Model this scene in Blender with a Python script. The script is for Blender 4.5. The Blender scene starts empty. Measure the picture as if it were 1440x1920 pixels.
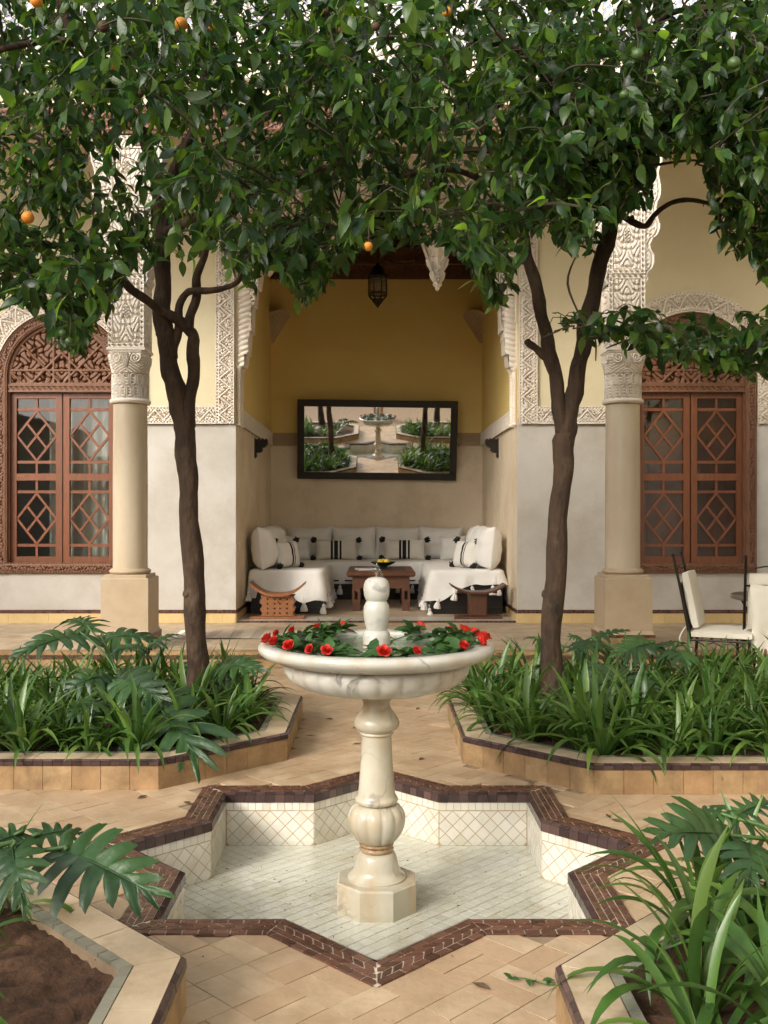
import bpy, math, random
import numpy as np
from mathutils import Vector, Matrix, Euler
from mathutils.geometry import delaunay_2d_cdt

random.seed(7)
RNG = np.random.default_rng(11)
PI = math.pi
scene = bpy.context.scene
COL = scene.collection

# ------------------------------------------------------------------ camera
F, CX, CY, HC = 1833.0, 706.0, 962.0, 1.359      # focal length in photo pixels, principal point, eye height
cam_d = bpy.data.cameras.new('camera')
cam = bpy.data.objects.new('camera', cam_d)
COL.objects.link(cam)
cam.location = (0, 0, HC)
cam.rotation_euler = (PI / 2, 0, 0)
cam_d.sensor_fit = 'VERTICAL'
cam_d.sensor_height = 36
cam_d.sensor_width = 27
cam_d.lens = F / 1920 * 36
cam_d.shift_x = 14 / 1920
cam_d.shift_y = 2 / 1920
cam_d.clip_start = 0.05
cam_d.clip_end = 400
scene.camera = cam

# ------------------------------------------------------------------ sky, sun, exposure
SUN_EL, SUN_AZ = math.radians(29), math.radians(-139)   # azimuth: clockwise from +Y (the view direction)
world = bpy.data.worlds.new('World')
scene.world = world
world.use_nodes = True
wn, wl = world.node_tree.nodes, world.node_tree.links
wn.clear()
sky = wn.new('ShaderNodeTexSky')
sky.sky_type = 'NISHITA'
sky.sun_disc = False
sky.sun_elevation = SUN_EL
sky.sun_rotation = SUN_AZ
sky.dust_density = 4.0
sky.air_density = 1.0
sky.ozone_density = 1.0
hsv = wn.new('ShaderNodeHueSaturation')
hsv.inputs['Saturation'].default_value = 0.42
bg = wn.new('ShaderNodeBackground')
bg.inputs['Strength'].default_value = 0.15
wo = wn.new('ShaderNodeOutputWorld')
wl.new(sky.outputs[0], hsv.inputs['Color'])
wl.new(hsv.outputs[0], bg.inputs['Color'])
wl.new(bg.outputs[0], wo.inputs['Surface'])

sun_d = bpy.data.lights.new('sun', 'SUN')
sun_d.energy = 0.95
sun_d.angle = math.radians(15)
sun_d.color = (1.0, 0.93, 0.82)
sun = bpy.data.objects.new('sun', sun_d)
COL.objects.link(sun)
sdir = Vector((math.sin(SUN_AZ) * math.cos(SUN_EL), math.cos(SUN_AZ) * math.cos(SUN_EL), math.sin(SUN_EL)))
sun.rotation_euler = sdir.to_track_quat('Z', 'Y').to_euler()
sun.location = (-6, -6, 9)

scene.view_settings.view_transform = 'Standard'
scene.view_settings.look = 'None'
scene.view_settings.gamma = 1
scene.view_settings.exposure = 1.1
scene.view_settings.use_curve_mapping = False
scene.render.engine = 'CYCLES'
scene.cycles.use_denoising = True
scene.cycles.max_bounces = 7
scene.cycles.diffuse_bounces = 5
scene.cycles.glossy_bounces = 4
scene.cycles.transparent_max_bounces = 12
scene.cycles.caustics_reflective = False
scene.cycles.caustics_refractive = False
scene.cycles.sample_clamp_indirect = 6

# ------------------------------------------------------------------ helpers
def at(x, y, Y):
    """photo pixel + depth -> point of the place"""
    return Vector(((x - CX) * Y / F, Y, HC + (CY - y) * Y / F))

def to_px(p):
    return CX + p[0] * F / p[1], CY - (p[2] - HC) * F / p[1]

def in_view(p, m=40):
    if p[1] < 0.3:
        return False
    x, y = to_px(p)
    return -m < x < 1440 + m and -m < y < 1920 + m

ORIGIN = {}

def link(name, data, parent=None):
    o = bpy.data.objects.new(name, data)
    COL.objects.link(o)
    if parent is not None:
        o.parent = parent
    return o

def tag(o, label=None, cat=None, group=None, kind=None):
    if label: o['label'] = label
    if cat: o['category'] = cat
    if group: o['group'] = group
    if kind: o['kind'] = kind
    return o

def thing(name, label, cat, loc=(0, 0, 0), rz=0, group=None, kind=None):
    o = link(name, None)
    o.location = loc
    o.rotation_euler = (0, 0, rz)
    o.empty_display_size = 0.1
    ORIGIN[o.name] = Vector(loc)
    return tag(o, label, cat, group, kind)

def structure(name):
    o = link(name, None)
    ORIGIN[o.name] = Vector((0, 0, 0))
    return tag(o, kind='structure')

def origin(o):
    v = Vector((0, 0, 0))
    while o is not None:
        v = v + ORIGIN.get(o.name, Vector((0, 0, 0)))
        o = o.parent
    return v

def raw_mesh(name, V, faces, mat=None, smooth=False):
    """V (n,3) array, faces: (m,k) int array or list of lists"""
    me = bpy.data.meshes.new(name)
    V = np.asarray(V, dtype=np.float32)
    if isinstance(faces, np.ndarray):
        k = faces.shape[1]
        m = faces.shape[0]
        me.vertices.add(len(V))
        me.vertices.foreach_set('co', V.ravel())
        me.loops.add(m * k)
        me.loops.foreach_set('vertex_index', faces.astype(np.int32).ravel())
        me.polygons.add(m)
        me.polygons.foreach_set('loop_start', np.arange(0, m * k, k, dtype=np.int32))
        me.polygons.foreach_set('loop_total', np.full(m, k, dtype=np.int32))
        me.update(calc_edges=True)
    else:
        me.from_pydata([tuple(map(float, v)) for v in V], [], faces)
        me.update()
    if smooth:
        me.polygons.foreach_set('use_smooth', np.ones(len(me.polygons), dtype=bool))
    if mat is not None:
        me.materials.append(mat)
    return me

class MB:
    """collects shapes in world coordinates (or local, with build(local=True))"""
    def __init__(s):
        s.v, s.f = [], []

    def add(s, vs, fs):
        b = len(s.v)
        s.v += [tuple(v) for v in vs]
        s.f += [[i + b for i in f] for f in fs]
        return s

    def box(s, x0, x1, y0, y1, z0, z1, bev=0.0):
        if bev <= 0:
            vs = [(x0, y0, z0), (x1, y0, z0), (x1, y1, z0), (x0, y1, z0), (x0, y0, z1), (x1, y0, z1), (x1, y1, z1), (x0, y1, z1)]
            return s.add(vs, [[0, 3, 2, 1], [4, 5, 6, 7], [0, 1, 5, 4], [1, 2, 6, 5], [2, 3, 7, 6], [3, 0, 4, 7]])
        b = bev
        vs = []
        for (z, i) in ((z0, b), (z0 + b, 0), (z1 - b, 0), (z1, b)):
            c = b - i if i == 0 else 0
            for (x, y) in ((x0 + i + (b if i == 0 else 0), y0 + i), (x1 - i - (b if i == 0 else 0), y0 + i), (x1 - i, y0 + i + (b if i == 0 else 0)), (x1 - i, y1 - i - (b if i == 0 else 0)),
                           (x1 - i - (b if i == 0 else 0), y1 - i), (x0 + i + (b if i == 0 else 0), y1 - i), (x0 + i, y1 - i - (b if i == 0 else 0)), (x0 + i, y0 + i + (b if i == 0 else 0))):
                vs.append((x, y, z))
        fs = [list(range(7, -1, -1)), list(range(24, 32))]
        for r in range(3):
            for k in range(8):
                fs.append([r * 8 + k, r * 8 + (k + 1) % 8, r * 8 + 8 + (k + 1) % 8, r * 8 + 8 + k])
        return s.add(vs, fs)

    def obox(s, c, ax, ay, az):
        """box from centre and three half-axis vectors"""
        c, ax, ay, az = map(Vector, (c, ax, ay, az))
        vs = [c + sx * ax + sy * ay + sz * az for sz in (-1, 1) for sx, sy in ((-1, -1), (1, -1), (1, 1), (-1, 1))]
        return s.add(vs, [[0, 3, 2, 1], [4, 5, 6, 7], [0, 1, 5, 4], [1, 2, 6, 5], [2, 3, 7, 6], [3, 0, 4, 7]])

    def tube(s, pts, rad, n=8, cap=True, wob=0.0):
        pts = [Vector(p) for p in pts]
        if not isinstance(rad, (list, tuple)):
            rad = [rad] * len(pts)
        up = Vector((0.13, 0.31, 0.94))
        rings = []
        b = len(s.v)
        for i, p in enumerate(pts):
            t = (pts[min(i + 1, len(pts) - 1)] - pts[max(i - 1, 0)])
            if t.length < 1e-9:
                t = Vector((0, 0, 1))
            t.normalize()
            a = t.cross(up)
            if a.length < 1e-3:
                a = t.cross(Vector((1, 0, 0)))
            a.normalize()
            up = a.cross(t).normalized()
            for k in range(n):
                th = 2 * PI * k / n
                r = rad[i] * (1 + (random.uniform(-wob, wob) if wob else 0))
                s.v.append(tuple(p + (a * math.cos(th) + up * math.sin(th)) * r))
        for i in range(len(pts) - 1):
            for k in range(n):
                s.f.append([b + i * n + k, b + i * n + (k + 1) % n, b + (i + 1) * n + (k + 1) % n, b + (i + 1) * n + k])
        if cap:
            s.f.append([b + k for k in range(n - 1, -1, -1)])
            s.f.append([b + (len(pts) - 1) * n + k for k in range(n)])
        return s

    def lathe(s, prof, n=32, c=(0, 0, 0), fn=None, close=True):
        b = len(s.v)
        for j, (r, z) in enumerate(prof):
            for k in range(n):
                th = 2 * PI * k / n
                rr = r if fn is None else fn(r, z, th, j)
                s.v.append((c[0] + rr * math.cos(th), c[1] + rr * math.sin(th), c[2] + z))
        for j in range(len(prof) - 1):
            for k in range(n):
                s.f.append([b + j * n + k, b + j * n + (k + 1) % n, b + (j + 1) * n + (k + 1) % n, b + (j + 1) * n + k])
        if close:
            s.f.append([b + k for k in range(n - 1, -1, -1)])
            s.f.append([b + (len(prof) - 1) * n + k for k in range(n)])
        return s

    def prism(s, poly, z0, z1, tf=None):
        """polygon (ccw list of 2-tuples) between z0 and z1; tf maps (x,y,z) -> point"""
        n = len(poly)
        tf = tf or (lambda x, y, z: (x, y, z))
        vs = [tf(x, y, z0) for x, y in poly] + [tf(x, y, z1) for x, y in poly]
        fs = [list(range(n - 1, -1, -1)), list(range(n, 2 * n))] + [[k, (k + 1) % n, n + (k + 1) % n, n + k] for k in range(n)]
        return s.add(vs, fs)

    def grid(s, P):
        """P[i][j] points"""
        b = len(s.v)
        nu, nv = len(P), len(P[0])
        for row in P:
            s.v += [tuple(p) for p in row]
        for i in range(nu - 1):
            for j in range(nv - 1):
                s.f.append([b + i * nv + j, b + (i + 1) * nv + j, b + (i + 1) * nv + j + 1, b + i * nv + j + 1])
        return s

    def build(s, name, mat, parent=None, smooth=False, local=False, angle=None):
        V = np.array(s.v, dtype=np.float32)
        if parent is not None and not local:
            V = V - np.array(origin(parent), dtype=np.float32)
        me = raw_mesh(name, V, s.f, mat, smooth or angle is not None)
        if angle is not None:
            me.set_sharp_from_angle(angle=math.radians(angle))
        return link(name, me, parent)

def relief(name, P, N, H, depth, mat, parent=None, mask=None, smooth=False):
    """height field on a surface: P (nu,nv,3) base points, N normals, H heights 0..1 -> real carved geometry"""
    V = P + N * (H * depth)[..., None]
    nu, nv = H.shape
    idx = np.arange(nu * nv).reshape(nu, nv)
    q = np.stack([idx[:-1, :-1], idx[1:, :-1], idx[1:, 1:], idx[:-1, 1:]], -1)
    if mask is not None:
        q = q[mask[:-1, :-1] & mask[1:, :-1] & mask[1:, 1:] & mask[:-1, 1:]]
    q = q.reshape(-1, 4)
    V = V.reshape(-1, 3)
    if parent is not None:
        V = V - np.array(origin(parent))
    me = raw_mesh(name, V, q, mat, smooth)
    return link(name, me, parent)

def plane_grid(o, du, dv, lu, lv, step):
    """grid of points on a plane from o along unit du (lu long) and dv (lv long); returns P, U, V"""
    nu, nv = max(2, int(round(lu / step)) + 1), max(2, int(round(lv / step)) + 1)
    u = np.linspace(0, lu, nu)
    v = np.linspace(0, lv, nv)
    U, Vv = np.meshgrid(u, v, indexing='ij')
    P = np.array(o)[None, None, :] + U[..., None] * np.array(du) + Vv[..., None] * np.array(dv)
    return P, U, Vv

def clip_poly(poly, a, b):
    """keep the part of a 2D polygon left of the line a->b"""
    out = []
    n = len(poly)
    def side(p):
        return (b[0] - a[0]) * (p[1] - a[1]) - (b[1] - a[1]) * (p[0] - a[0])
    for i in range(n):
        p, q = poly[i], poly[(i + 1) % n]
        sp, sq = side(p), side(q)
        if sp >= 0:
            out.append(p)
        if (sp > 0 and sq < 0) or (sp < 0 and sq > 0):
            t = sp / (sp - sq)
            out.append((p[0] + (q[0] - p[0]) * t, p[1] + (q[1] - p[1]) * t))
    return out

def clip_convex(poly, region):
    for i in range(len(region)):
        if len(poly) < 3:
            return []
        poly = clip_poly(poly, region[i], region[(i + 1) % len(region)])
    return poly if len(poly) >= 3 else []

def area2(poly):
    return 0.5 * sum(poly[i][0] * poly[(i + 1) % len(poly)][1] - poly[(i + 1) % len(poly)][0] * poly[i][1] for i in range(len(poly)))

def shrink(poly, g):
    """inset a small convex polygon by g"""
    n = len(poly)
    if area2(poly) < 0:
        poly = poly[::-1]
    res = poly
    for i in range(n):
        a, b = poly[i], poly[(i + 1) % n]
        dx, dy = b[0] - a[0], b[1] - a[1]
        l = math.hypot(dx, dy)
        if l < 1e-6:
            continue
        nx, ny = -dy / l * g, dx / l * g
        res = clip_poly(res, (a[0] + nx, a[1] + ny), (b[0] + nx, b[1] + ny))
        if len(res) < 3:
            return []
    return res

class Pieces:
    """tiles of one kind on one surface: the largest in view become objects, the rest one joined part"""
    def __init__(s, parent, name, rest, mat, limit=300, tilt=0.006, lift=0.0006):
        s.parent, s.name, s.rest, s.mat, s.limit, s.tilt, s.lift = parent, name, rest, mat, limit, tilt, lift
        s.items = []

    def add(s, pts, nrm, th):
        """pts: top polygon (world points, counter-clockwise seen from the normal side)"""
        s.items.append(([Vector(p) for p in pts], Vector(nrm).normalized(), th))

    def finish(s):
        scored = []
        for it in s.items:
            pts, n, th = it
            c = sum(pts, Vector()) / len(pts)
            a = 0.0
            if in_view(c) and n.dot(Vector((0, 0, HC)) - c) > 0:
                q = [to_px(p) for p in pts if p.y > 0.2]
                a = abs(area2(q)) if len(q) > 2 else 0
            scored.append((a, c, it))
        scored.sort(key=lambda t: -t[0])
        cache = {}
        org = origin(s.parent)
        mb = MB()
        for k, (a, c, (pts, n, th)) in enumerate(scored):
            rot = Euler((random.uniform(-s.tilt, s.tilt), random.uniform(-s.tilt, s.tilt), random.uniform(-s.tilt, s.tilt)))
            off = n * random.uniform(-s.lift, s.lift)
            loc = [p - c for p in pts]
            m = len(pts)
            fs = [list(range(m))] + [[(i + 1) % m, i, m + i, m + (i + 1) % m] for i in range(m)]
            if k < s.limit and a > 0:
                key = tuple(round(v, 3) for p in loc for v in p) + (round(th, 4),)
                me = cache.get(key)
                if me is None:
                    me = raw_mesh(s.name, [tuple(p) for p in loc] + [tuple(p - n * th) for p in loc], fs, s.mat)
                    cache[key] = me
                o = link(s.name, me, s.parent)
                o.location = c + off - org
                o.rotation_euler = rot
            else:
                R = rot.to_matrix()
                w = [c + off + R @ p for p in loc]
                mb.add(w + [p - n * th for p in w], fs)
        if mb.v:
            o = mb.build(s.rest, s.mat, s.parent)
            o['kind'] = 'stuff'

def catmull(pts, rad, sub=5):
    """smooth a polyline of Vectors with radii"""
    P, R = [], []
    n = len(pts)
    for i in range(n - 1):
        p0, p1, p2, p3 = pts[max(i - 1, 0)], pts[i], pts[i + 1], pts[min(i + 2, n - 1)]
        for k in range(sub):
            t = k / sub
            P.append(0.5 * ((2 * p1) + (p2 - p0) * t + (2 * p0 - 5 * p1 + 4 * p2 - p3) * t * t + (3 * p1 - p0 - 3 * p2 + p3) * t ** 3))
            R.append(rad[i] + (rad[i + 1] - rad[i]) * t)
    P.append(pts[-1])
    R.append(rad[-1])
    return P, R

# ------------------------------------------------------------------ materials
def mat_nodes(name):
    m = bpy.data.materials.new(name)
    m.use_nodes = True
    nt = m.node_tree
    nt.nodes.clear()
    return m, nt.nodes, nt.links

def rgba(c):
    return (c[0], c[1], c[2], 1)

def vary_node(nodes, links):
    """one random number per object and per loose piece of a joined mesh"""
    g = nodes.new('ShaderNodeNewGeometry')
    oi = nodes.new('ShaderNodeObjectInfo')
    a = nodes.new('ShaderNodeMath'); a.operation = 'ADD'
    links.new(g.outputs['Random Per Island'], a.inputs[0])
    links.new(oi.outputs['Random'], a.inputs[1])
    f = nodes.new('ShaderNodeMath'); f.operation = 'FRACT'
    links.new(a.outputs[0], f.inputs[0])
    return f.outputs[0]

def M(name, c1, c2=None, scale=4.0, detail=6, rough=0.6, rough_var=0.0, bump=0.0, bscale=40.0, bdetail=4, vary=0.0, c3=None,
      metal=0.0, spec=0.5, coat=0.0, trans=None, stain=None, stain_scale=1.5, stain_lo=0.55, stain_hi=0.75, stretch=(1, 1, 1), sheen=0.0, obj=False, bdist=0.01):
    m, N, L = mat_nodes(name)
    out = N.new('ShaderNodeOutputMaterial')
    b = N.new('ShaderNodeBsdfPrincipled')
    L.new(b.outputs[0], out.inputs['Surface'])
    b.inputs['Roughness'].default_value = rough
    b.inputs['Metallic'].default_value = metal
    b.inputs['Specular IOR Level'].default_value = spec
    b.inputs['Coat Weight'].default_value = coat
    b.inputs['Coat Roughness'].default_value = 0.08
    if sheen:
        b.inputs['Sheen Weight'].default_value = sheen
    if obj:
        tc = N.new('ShaderNodeTexCoord'); pos = tc.outputs['Object']
    else:
        g = N.new('ShaderNodeNewGeometry'); pos = g.outputs['Position']
    mp = N.new('ShaderNodeMapping')
    mp.inputs['Scale'].default_value = stretch
    L.new(pos, mp.inputs['Vector'])
    vec = mp.outputs[0]
    c2 = c2 or c1
    nz = N.new('ShaderNodeTexNoise')
    nz.inputs['Scale'].default_value = scale
    nz.inputs['Detail'].default_value = detail
    nz.inputs['Roughness'].default_value = 0.62
    L.new(vec, nz.inputs['Vector'])
    cr = N.new('ShaderNodeValToRGB')
    cr.color_ramp.elements[0].position = 0.32
    cr.color_ramp.elements[1].position = 0.68
    cr.color_ramp.elements[0].color = rgba(c1)
    cr.color_ramp.elements[1].color = rgba(c2)
    L.new(nz.outputs['Fac'], cr.inputs['Fac'])
    col = cr.outputs[0]
    if c3 is not None or vary:
        rv = vary_node(N, L)
    if c3 is not None:
        mx = N.new('ShaderNodeMix'); mx.data_type = 'RGBA'
        r2 = N.new('ShaderNodeMath'); r2.operation = 'POWER'
        L.new(rv, r2.inputs[0]); r2.inputs[1].default_value = 2.2
        L.new(r2.outputs[0], mx.inputs[0])
        L.new(col, mx.inputs[6]); mx.inputs[7].default_value = rgba(c3)
        col = mx.outputs[2]
    if vary:
        mr = N.new('ShaderNodeMapRange')
        mr.inputs['To Min'].default_value = 1 - vary
        mr.inputs['To Max'].default_value = 1 + vary
        ml = N.new('ShaderNodeMath'); ml.operation = 'MULTIPLY'; ml.inputs[1].default_value = 7.31
        fr = N.new('ShaderNodeMath'); fr.operation = 'FRACT'
        L.new(rv, ml.inputs[0]); L.new(ml.outputs[0], fr.inputs[0]); L.new(fr.outputs[0], mr.inputs['Value'])
        h = N.new('ShaderNodeHueSaturation')
        L.new(mr.outputs[0], h.inputs['Value'])
        L.new(col, h.inputs['Color'])
        col = h.outputs[0]
    if stain is not None:
        n2 = N.new('ShaderNodeTexNoise')
        n2.inputs['Scale'].default_value = stain_scale
        n2.inputs['Detail'].default_value = 7
        n2.inputs['Roughness'].default_value = 0.7
        L.new(vec, n2.inputs['Vector'])
        r = N.new('ShaderNodeValToRGB')
        r.color_ramp.elements[0].position = stain_lo
        r.color_ramp.elements[1].position = stain_hi
        L.new(n2.outputs['Fac'], r.inputs['Fac'])
        mx = N.new('ShaderNodeMix'); mx.data_type = 'RGBA'
        L.new(r.outputs[0], mx.inputs[0])
        L.new(col, mx.inputs[6]); mx.inputs[7].default_value = rgba(stain)
        col = mx.outputs[2]
    L.new(col, b.inputs['Base Color'])
    if rough_var:
        mr = N.new('ShaderNodeMapRange')
        mr.inputs['To Min'].default_value = max(0.02, rough - rough_var)
        mr.inputs['To Max'].default_value = min(1, rough + rough_var)
        L.new(nz.outputs['Fac'], mr.inputs['Value'])
        L.new(mr.outputs[0], b.inputs['Roughness'])
    if bump:
        n3 = N.new('ShaderNodeTexNoise')
        n3.inputs['Scale'].default_value = bscale
        n3.inputs['Detail'].default_value = bdetail
        L.new(vec, n3.inputs['Vector'])
        bp = N.new('ShaderNodeBump')
        bp.inputs['Strength'].default_value = bump
        bp.inputs['Distance'].default_value = bdist
        L.new(n3.outputs['Fac'], bp.inputs['Height'])
        L.new(bp.outputs[0], b.inputs['Normal'])
    if trans:
        tr = N.new('ShaderNodeBsdfTranslucent')
        h = N.new('ShaderNodeHueSaturation')
        h.inputs['Value'].default_value = trans[1]
        h.inputs['Hue'].default_value = 0.485
        h.inputs['Saturation'].default_value = 1.1
        L.new(col, h.inputs['Color'])
        L.new(h.outputs[0], tr.inputs['Color'])
        ms = N.new('ShaderNodeMixShader')
        ms.inputs[0].default_value = trans[0]
        L.new(b.outputs[0], ms.inputs[1])
        L.new(tr.outputs[0], ms.inputs[2])
        L.new(ms.outputs[0], out.inputs['Surface'])
    return m

PLASTER = M('plaster_cream', (0.46, 0.425, 0.372), (0.565, 0.54, 0.495), scale=1.3, detail=9, rough=0.6, rough_var=0.12, bump=0.16, bscale=7, bdetail=9, stain=(0.40, 0.355, 0.295), stain_scale=1.4, stain_lo=0.46, stain_hi=0.74)
NICHE_LOW = M('plaster_tan', (0.74, 0.62, 0.45), (0.82, 0.71, 0.55), scale=1.6, detail=9, rough=0.55, rough_var=0.1, bump=0.14, bscale=8, bdetail=8, stain=(0.58, 0.45, 0.30), stain_scale=1.3, stain_lo=0.46, stain_hi=0.74)
PLASTER_Y = M('plaster_yellow', (0.63, 0.55, 0.355), (0.69, 0.615, 0.42), scale=1.6, detail=9, rough=0.7, bump=0.14, bscale=8, bdetail=8, stain=(0.57, 0.48, 0.29), stain_scale=1.1, stain_lo=0.52, stain_hi=0.85)
NICHE_Y = M('plaster_ochre', (0.78, 0.58, 0.20), (0.84, 0.65, 0.25), scale=1.1, rough=0.7, bump=0.06, bscale=18)
STUCCO = M('carved_stucco', (0.72, 0.63, 0.52), (0.79, 0.72, 0.63), scale=3, rough=0.8, bump=0.1, bscale=60)
STONE = M('beige_stone', (0.44, 0.335, 0.21), (0.51, 0.40, 0.275), scale=5, rough=0.45, rough_var=0.1, bump=0.05, bscale=25, stain=(0.44, 0.32, 0.19), stain_scale=2.2, stain_lo=0.6, stain_hi=0.85)
SHAFT = M('polished_marble', (0.52, 0.425, 0.30), (0.61, 0.51, 0.375), scale=3.5, rough=0.22, stain=(0.46, 0.35, 0.22), stain_scale=1.7, stain_lo=0.5, stain_hi=0.85, stretch=(1, 1, 0.45))
PAVE = M('sand_paving_tile', (0.45, 0.325, 0.20), (0.60, 0.455, 0.30), scale=9, detail=10, rough=0.5, rough_var=0.16, vary=0.055, c3=(0.47, 0.315, 0.19), bump=0.25, bscale=45, bdetail=8, stain=(0.33, 0.225, 0.13), stain_scale=2.6, stain_lo=0.42, stain_hi=0.74)
PAVE_LIGHT = M('sand_slab', (0.50, 0.38, 0.25), (0.60, 0.475, 0.33), scale=6, rough=0.5, rough_var=0.1, vary=0.07, bump=0.1, bscale=45, stain=(0.31, 0.22, 0.12), stain_scale=4.2, stain_lo=0.44, stain_hi=0.72)
CURB_FACE = M('ochre_curb_tile', (0.32, 0.21, 0.10), (0.46, 0.315, 0.16), scale=9, detail=9, rough=0.5, vary=0.09, c3=(0.36, 0.215, 0.10), bump=0.2, bscale=40, bdetail=7, stain=(0.17, 0.10, 0.048), stain_scale=5, stain_lo=0.42, stain_hi=0.72)
GROUT = M('sand_grout', (0.24, 0.165, 0.10), (0.34, 0.245, 0.155), scale=12, rough=0.95)
PALE_GROUT = M('pale_grout', (0.50, 0.41, 0.31), (0.62, 0.53, 0.42), scale=14, rough=0.95)
RUST_GROUT = M('rusty_grout', (0.33, 0.23, 0.11), (0.48, 0.37, 0.22), scale=5, rough=0.9)
FLOOR_GROUT = M('brown_pool_grout', (0.22, 0.145, 0.07), (0.36, 0.26, 0.145), scale=5, rough=0.9)
DARK_TILE = M('dark_brown_tile', (0.070, 0.031, 0.020), (0.120, 0.054, 0.034), scale=16, rough=0.3, rough_var=0.12, vary=0.35, c3=(0.13, 0.062, 0.042), bump=0.15, bscale=35)
PLUM_TILE = M('plum_glazed_tile', (0.040, 0.024, 0.025), (0.062, 0.036, 0.034), scale=14, rough=0.22, rough_var=0.1, vary=0.3, c3=(0.10, 0.06, 0.05))
WHITE_TILE = M('white_glazed_tile', (0.67, 0.635, 0.55), (0.75, 0.72, 0.645), scale=8, rough=0.2, rough_var=0.1, vary=0.045, c3=(0.63, 0.60, 0.50), stain=(0.50, 0.42, 0.28), stain_scale=4.0, stain_lo=0.50, stain_hi=0.8)
GREY_TILE = M('grey_green_tile', (0.20, 0.20, 0.15), (0.28, 0.27, 0.21), scale=9, rough=0.2, vary=0.12)
YELLOW_TILE = M('yellow_skirting_tile', (0.58, 0.42, 0.19), (0.66, 0.50, 0.25), scale=6, rough=0.4, vary=0.06)
SOIL = M('soil', (0.042, 0.019, 0.009), (0.120, 0.058, 0.028), scale=22, detail=10, rough=0.95, bump=0.9, bscale=50, bdetail=8, stain=(0.17, 0.088, 0.044), stain_scale=3.5, stain_lo=0.5, stain_hi=0.7)
WOOD = M('red_brown_wood', (0.150, 0.047, 0.017), (0.225, 0.078, 0.030), scale=9, rough=0.42, vary=0.12, stretch=(5, 5, 0.6), bump=0.06, bscale=50)
WOOD_CARVED = M('carved_brown_wood', (0.135, 0.055, 0.025), (0.20, 0.09, 0.044), scale=7, rough=0.55, stretch=(3, 3, 1))
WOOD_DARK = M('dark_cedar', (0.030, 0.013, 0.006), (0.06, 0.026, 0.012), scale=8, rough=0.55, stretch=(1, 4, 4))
STOOL_WOOD = M('orange_brown_wood', (0.20, 0.072, 0.022), (0.30, 0.12, 0.042), scale=12, rough=0.5, stretch=(6, 6, 1), bump=0.08)
STOOL_DARK = M('walnut_wood', (0.075, 0.026, 0.011), (0.12, 0.045, 0.019), scale=12, rough=0.45, stretch=(6, 6, 1), bump=0.08)
BLACK_WOOD = M('black_brown_wood', (0.010, 0.006, 0.004), (0.018, 0.011, 0.007), scale=8, rough=0.4)
LINEN = M('white_linen', (0.78, 0.75, 0.70), (0.84, 0.82, 0.78), scale=5, rough=0.9, bump=0.25, bscale=22, sheen=0.2)
CREAM = M('cream_canvas', (0.66, 0.61, 0.50), (0.72, 0.67, 0.57), scale=6, rough=0.9, bump=0.2, bscale=30, sheen=0.15)
BLACK_WOOL = M('black_wool', (0.006, 0.005, 0.005), (0.014, 0.012, 0.011), scale=30, rough=0.95, bump=0.8, bscale=120)
IRON = M('black_iron', (0.012, 0.008, 0.006), (0.026, 0.016, 0.011), scale=20, rough=0.42, metal=0.5)
BARK = M('orange_bark', (0.020, 0.010, 0.005), (0.070, 0.038, 0.018), scale=13, detail=10, rough=0.85, bump=1.0, bscale=22, bdetail=8, stretch=(1, 1, 0.45), stain=(0.115, 0.078, 0.045), stain_scale=6, stain_lo=0.54, stain_hi=0.74, bdist=0.03)
TWIG = M('green_twig', (0.028, 0.026, 0.010), (0.048, 0.032, 0.014), rough=0.7)
LEAF = M('orange_leaf', (0.009, 0.030, 0.008), (0.021, 0.056, 0.013), scale=14, rough=0.36, rough_var=0.1, vary=0.5, c3=(0.070, 0.125, 0.018), bump=0.25, bscale=60, trans=(0.36, 3.8), spec=0.42)
STRAP = M('strap_leaf', (0.034, 0.090, 0.016), (0.064, 0.142, 0.028), scale=10, rough=0.34, vary=0.30, c3=(0.130, 0.215, 0.044), trans=(0.30, 1.8), spec=0.55)
PHILO = M('lobed_leaf', (0.020, 0.052, 0.017), (0.038, 0.082, 0.030), scale=12, rough=0.42, bump=0.3, bscale=40, vary=0.2, trans=(0.2, 1.5), spec=0.5, c3=(0.04, 0.10, 0.022))
STALK = M('green_stalk', (0.045, 0.10, 0.022), (0.065, 0.13, 0.03), rough=0.45)
ORANGE = M('orange_peel', (0.62, 0.20, 0.018), (0.70, 0.28, 0.03), scale=12, rough=0.45, bump=0.3, bscale=250, vary=0.1)
DRY_FRUIT = M('dried_fruit_peel', (0.055, 0.025, 0.012), (0.10, 0.045, 0.02), scale=20, rough=0.8, bump=0.5, bscale=90, vary=0.2)
GREEN_FRUIT = M('green_peel', (0.035, 0.075, 0.018), (0.06, 0.10, 0.02), scale=12, rough=0.4, bump=0.3, bscale=200)
LEMON = M('lemon_peel', (0.72, 0.46, 0.03), (0.78, 0.53, 0.05), scale=12, rough=0.4, bump=0.2, bscale=160)
ROSE = M('red_rose_petal', (0.55, 0.022, 0.012), (0.68, 0.045, 0.022), scale=20, rough=0.55, vary=0.18, trans=(0.2, 1.1))
ROSE_LEAF = M('rose_leaf', (0.030, 0.085, 0.020), (0.055, 0.125, 0.030), scale=20, rough=0.45, vary=0.25, trans=(0.2, 1.5))
GREEN_GLAZE = M('green_glaze', (0.012, 0.040, 0.014), (0.02, 0.06, 0.02), rough=0.15)
PAPER = M('paper_cover', (0.45, 0.43, 0.40), (0.6, 0.58, 0.55), scale=8, rough=0.6)
RUG = None
SKIN = M('skin', (0.52, 0.27, 0.17), (0.58, 0.32, 0.21), scale=8, rough=0.5)
WHITE_PLASTIC = M('white_plastic', (0.7, 0.67, 0.6), rough=0.4)
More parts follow.
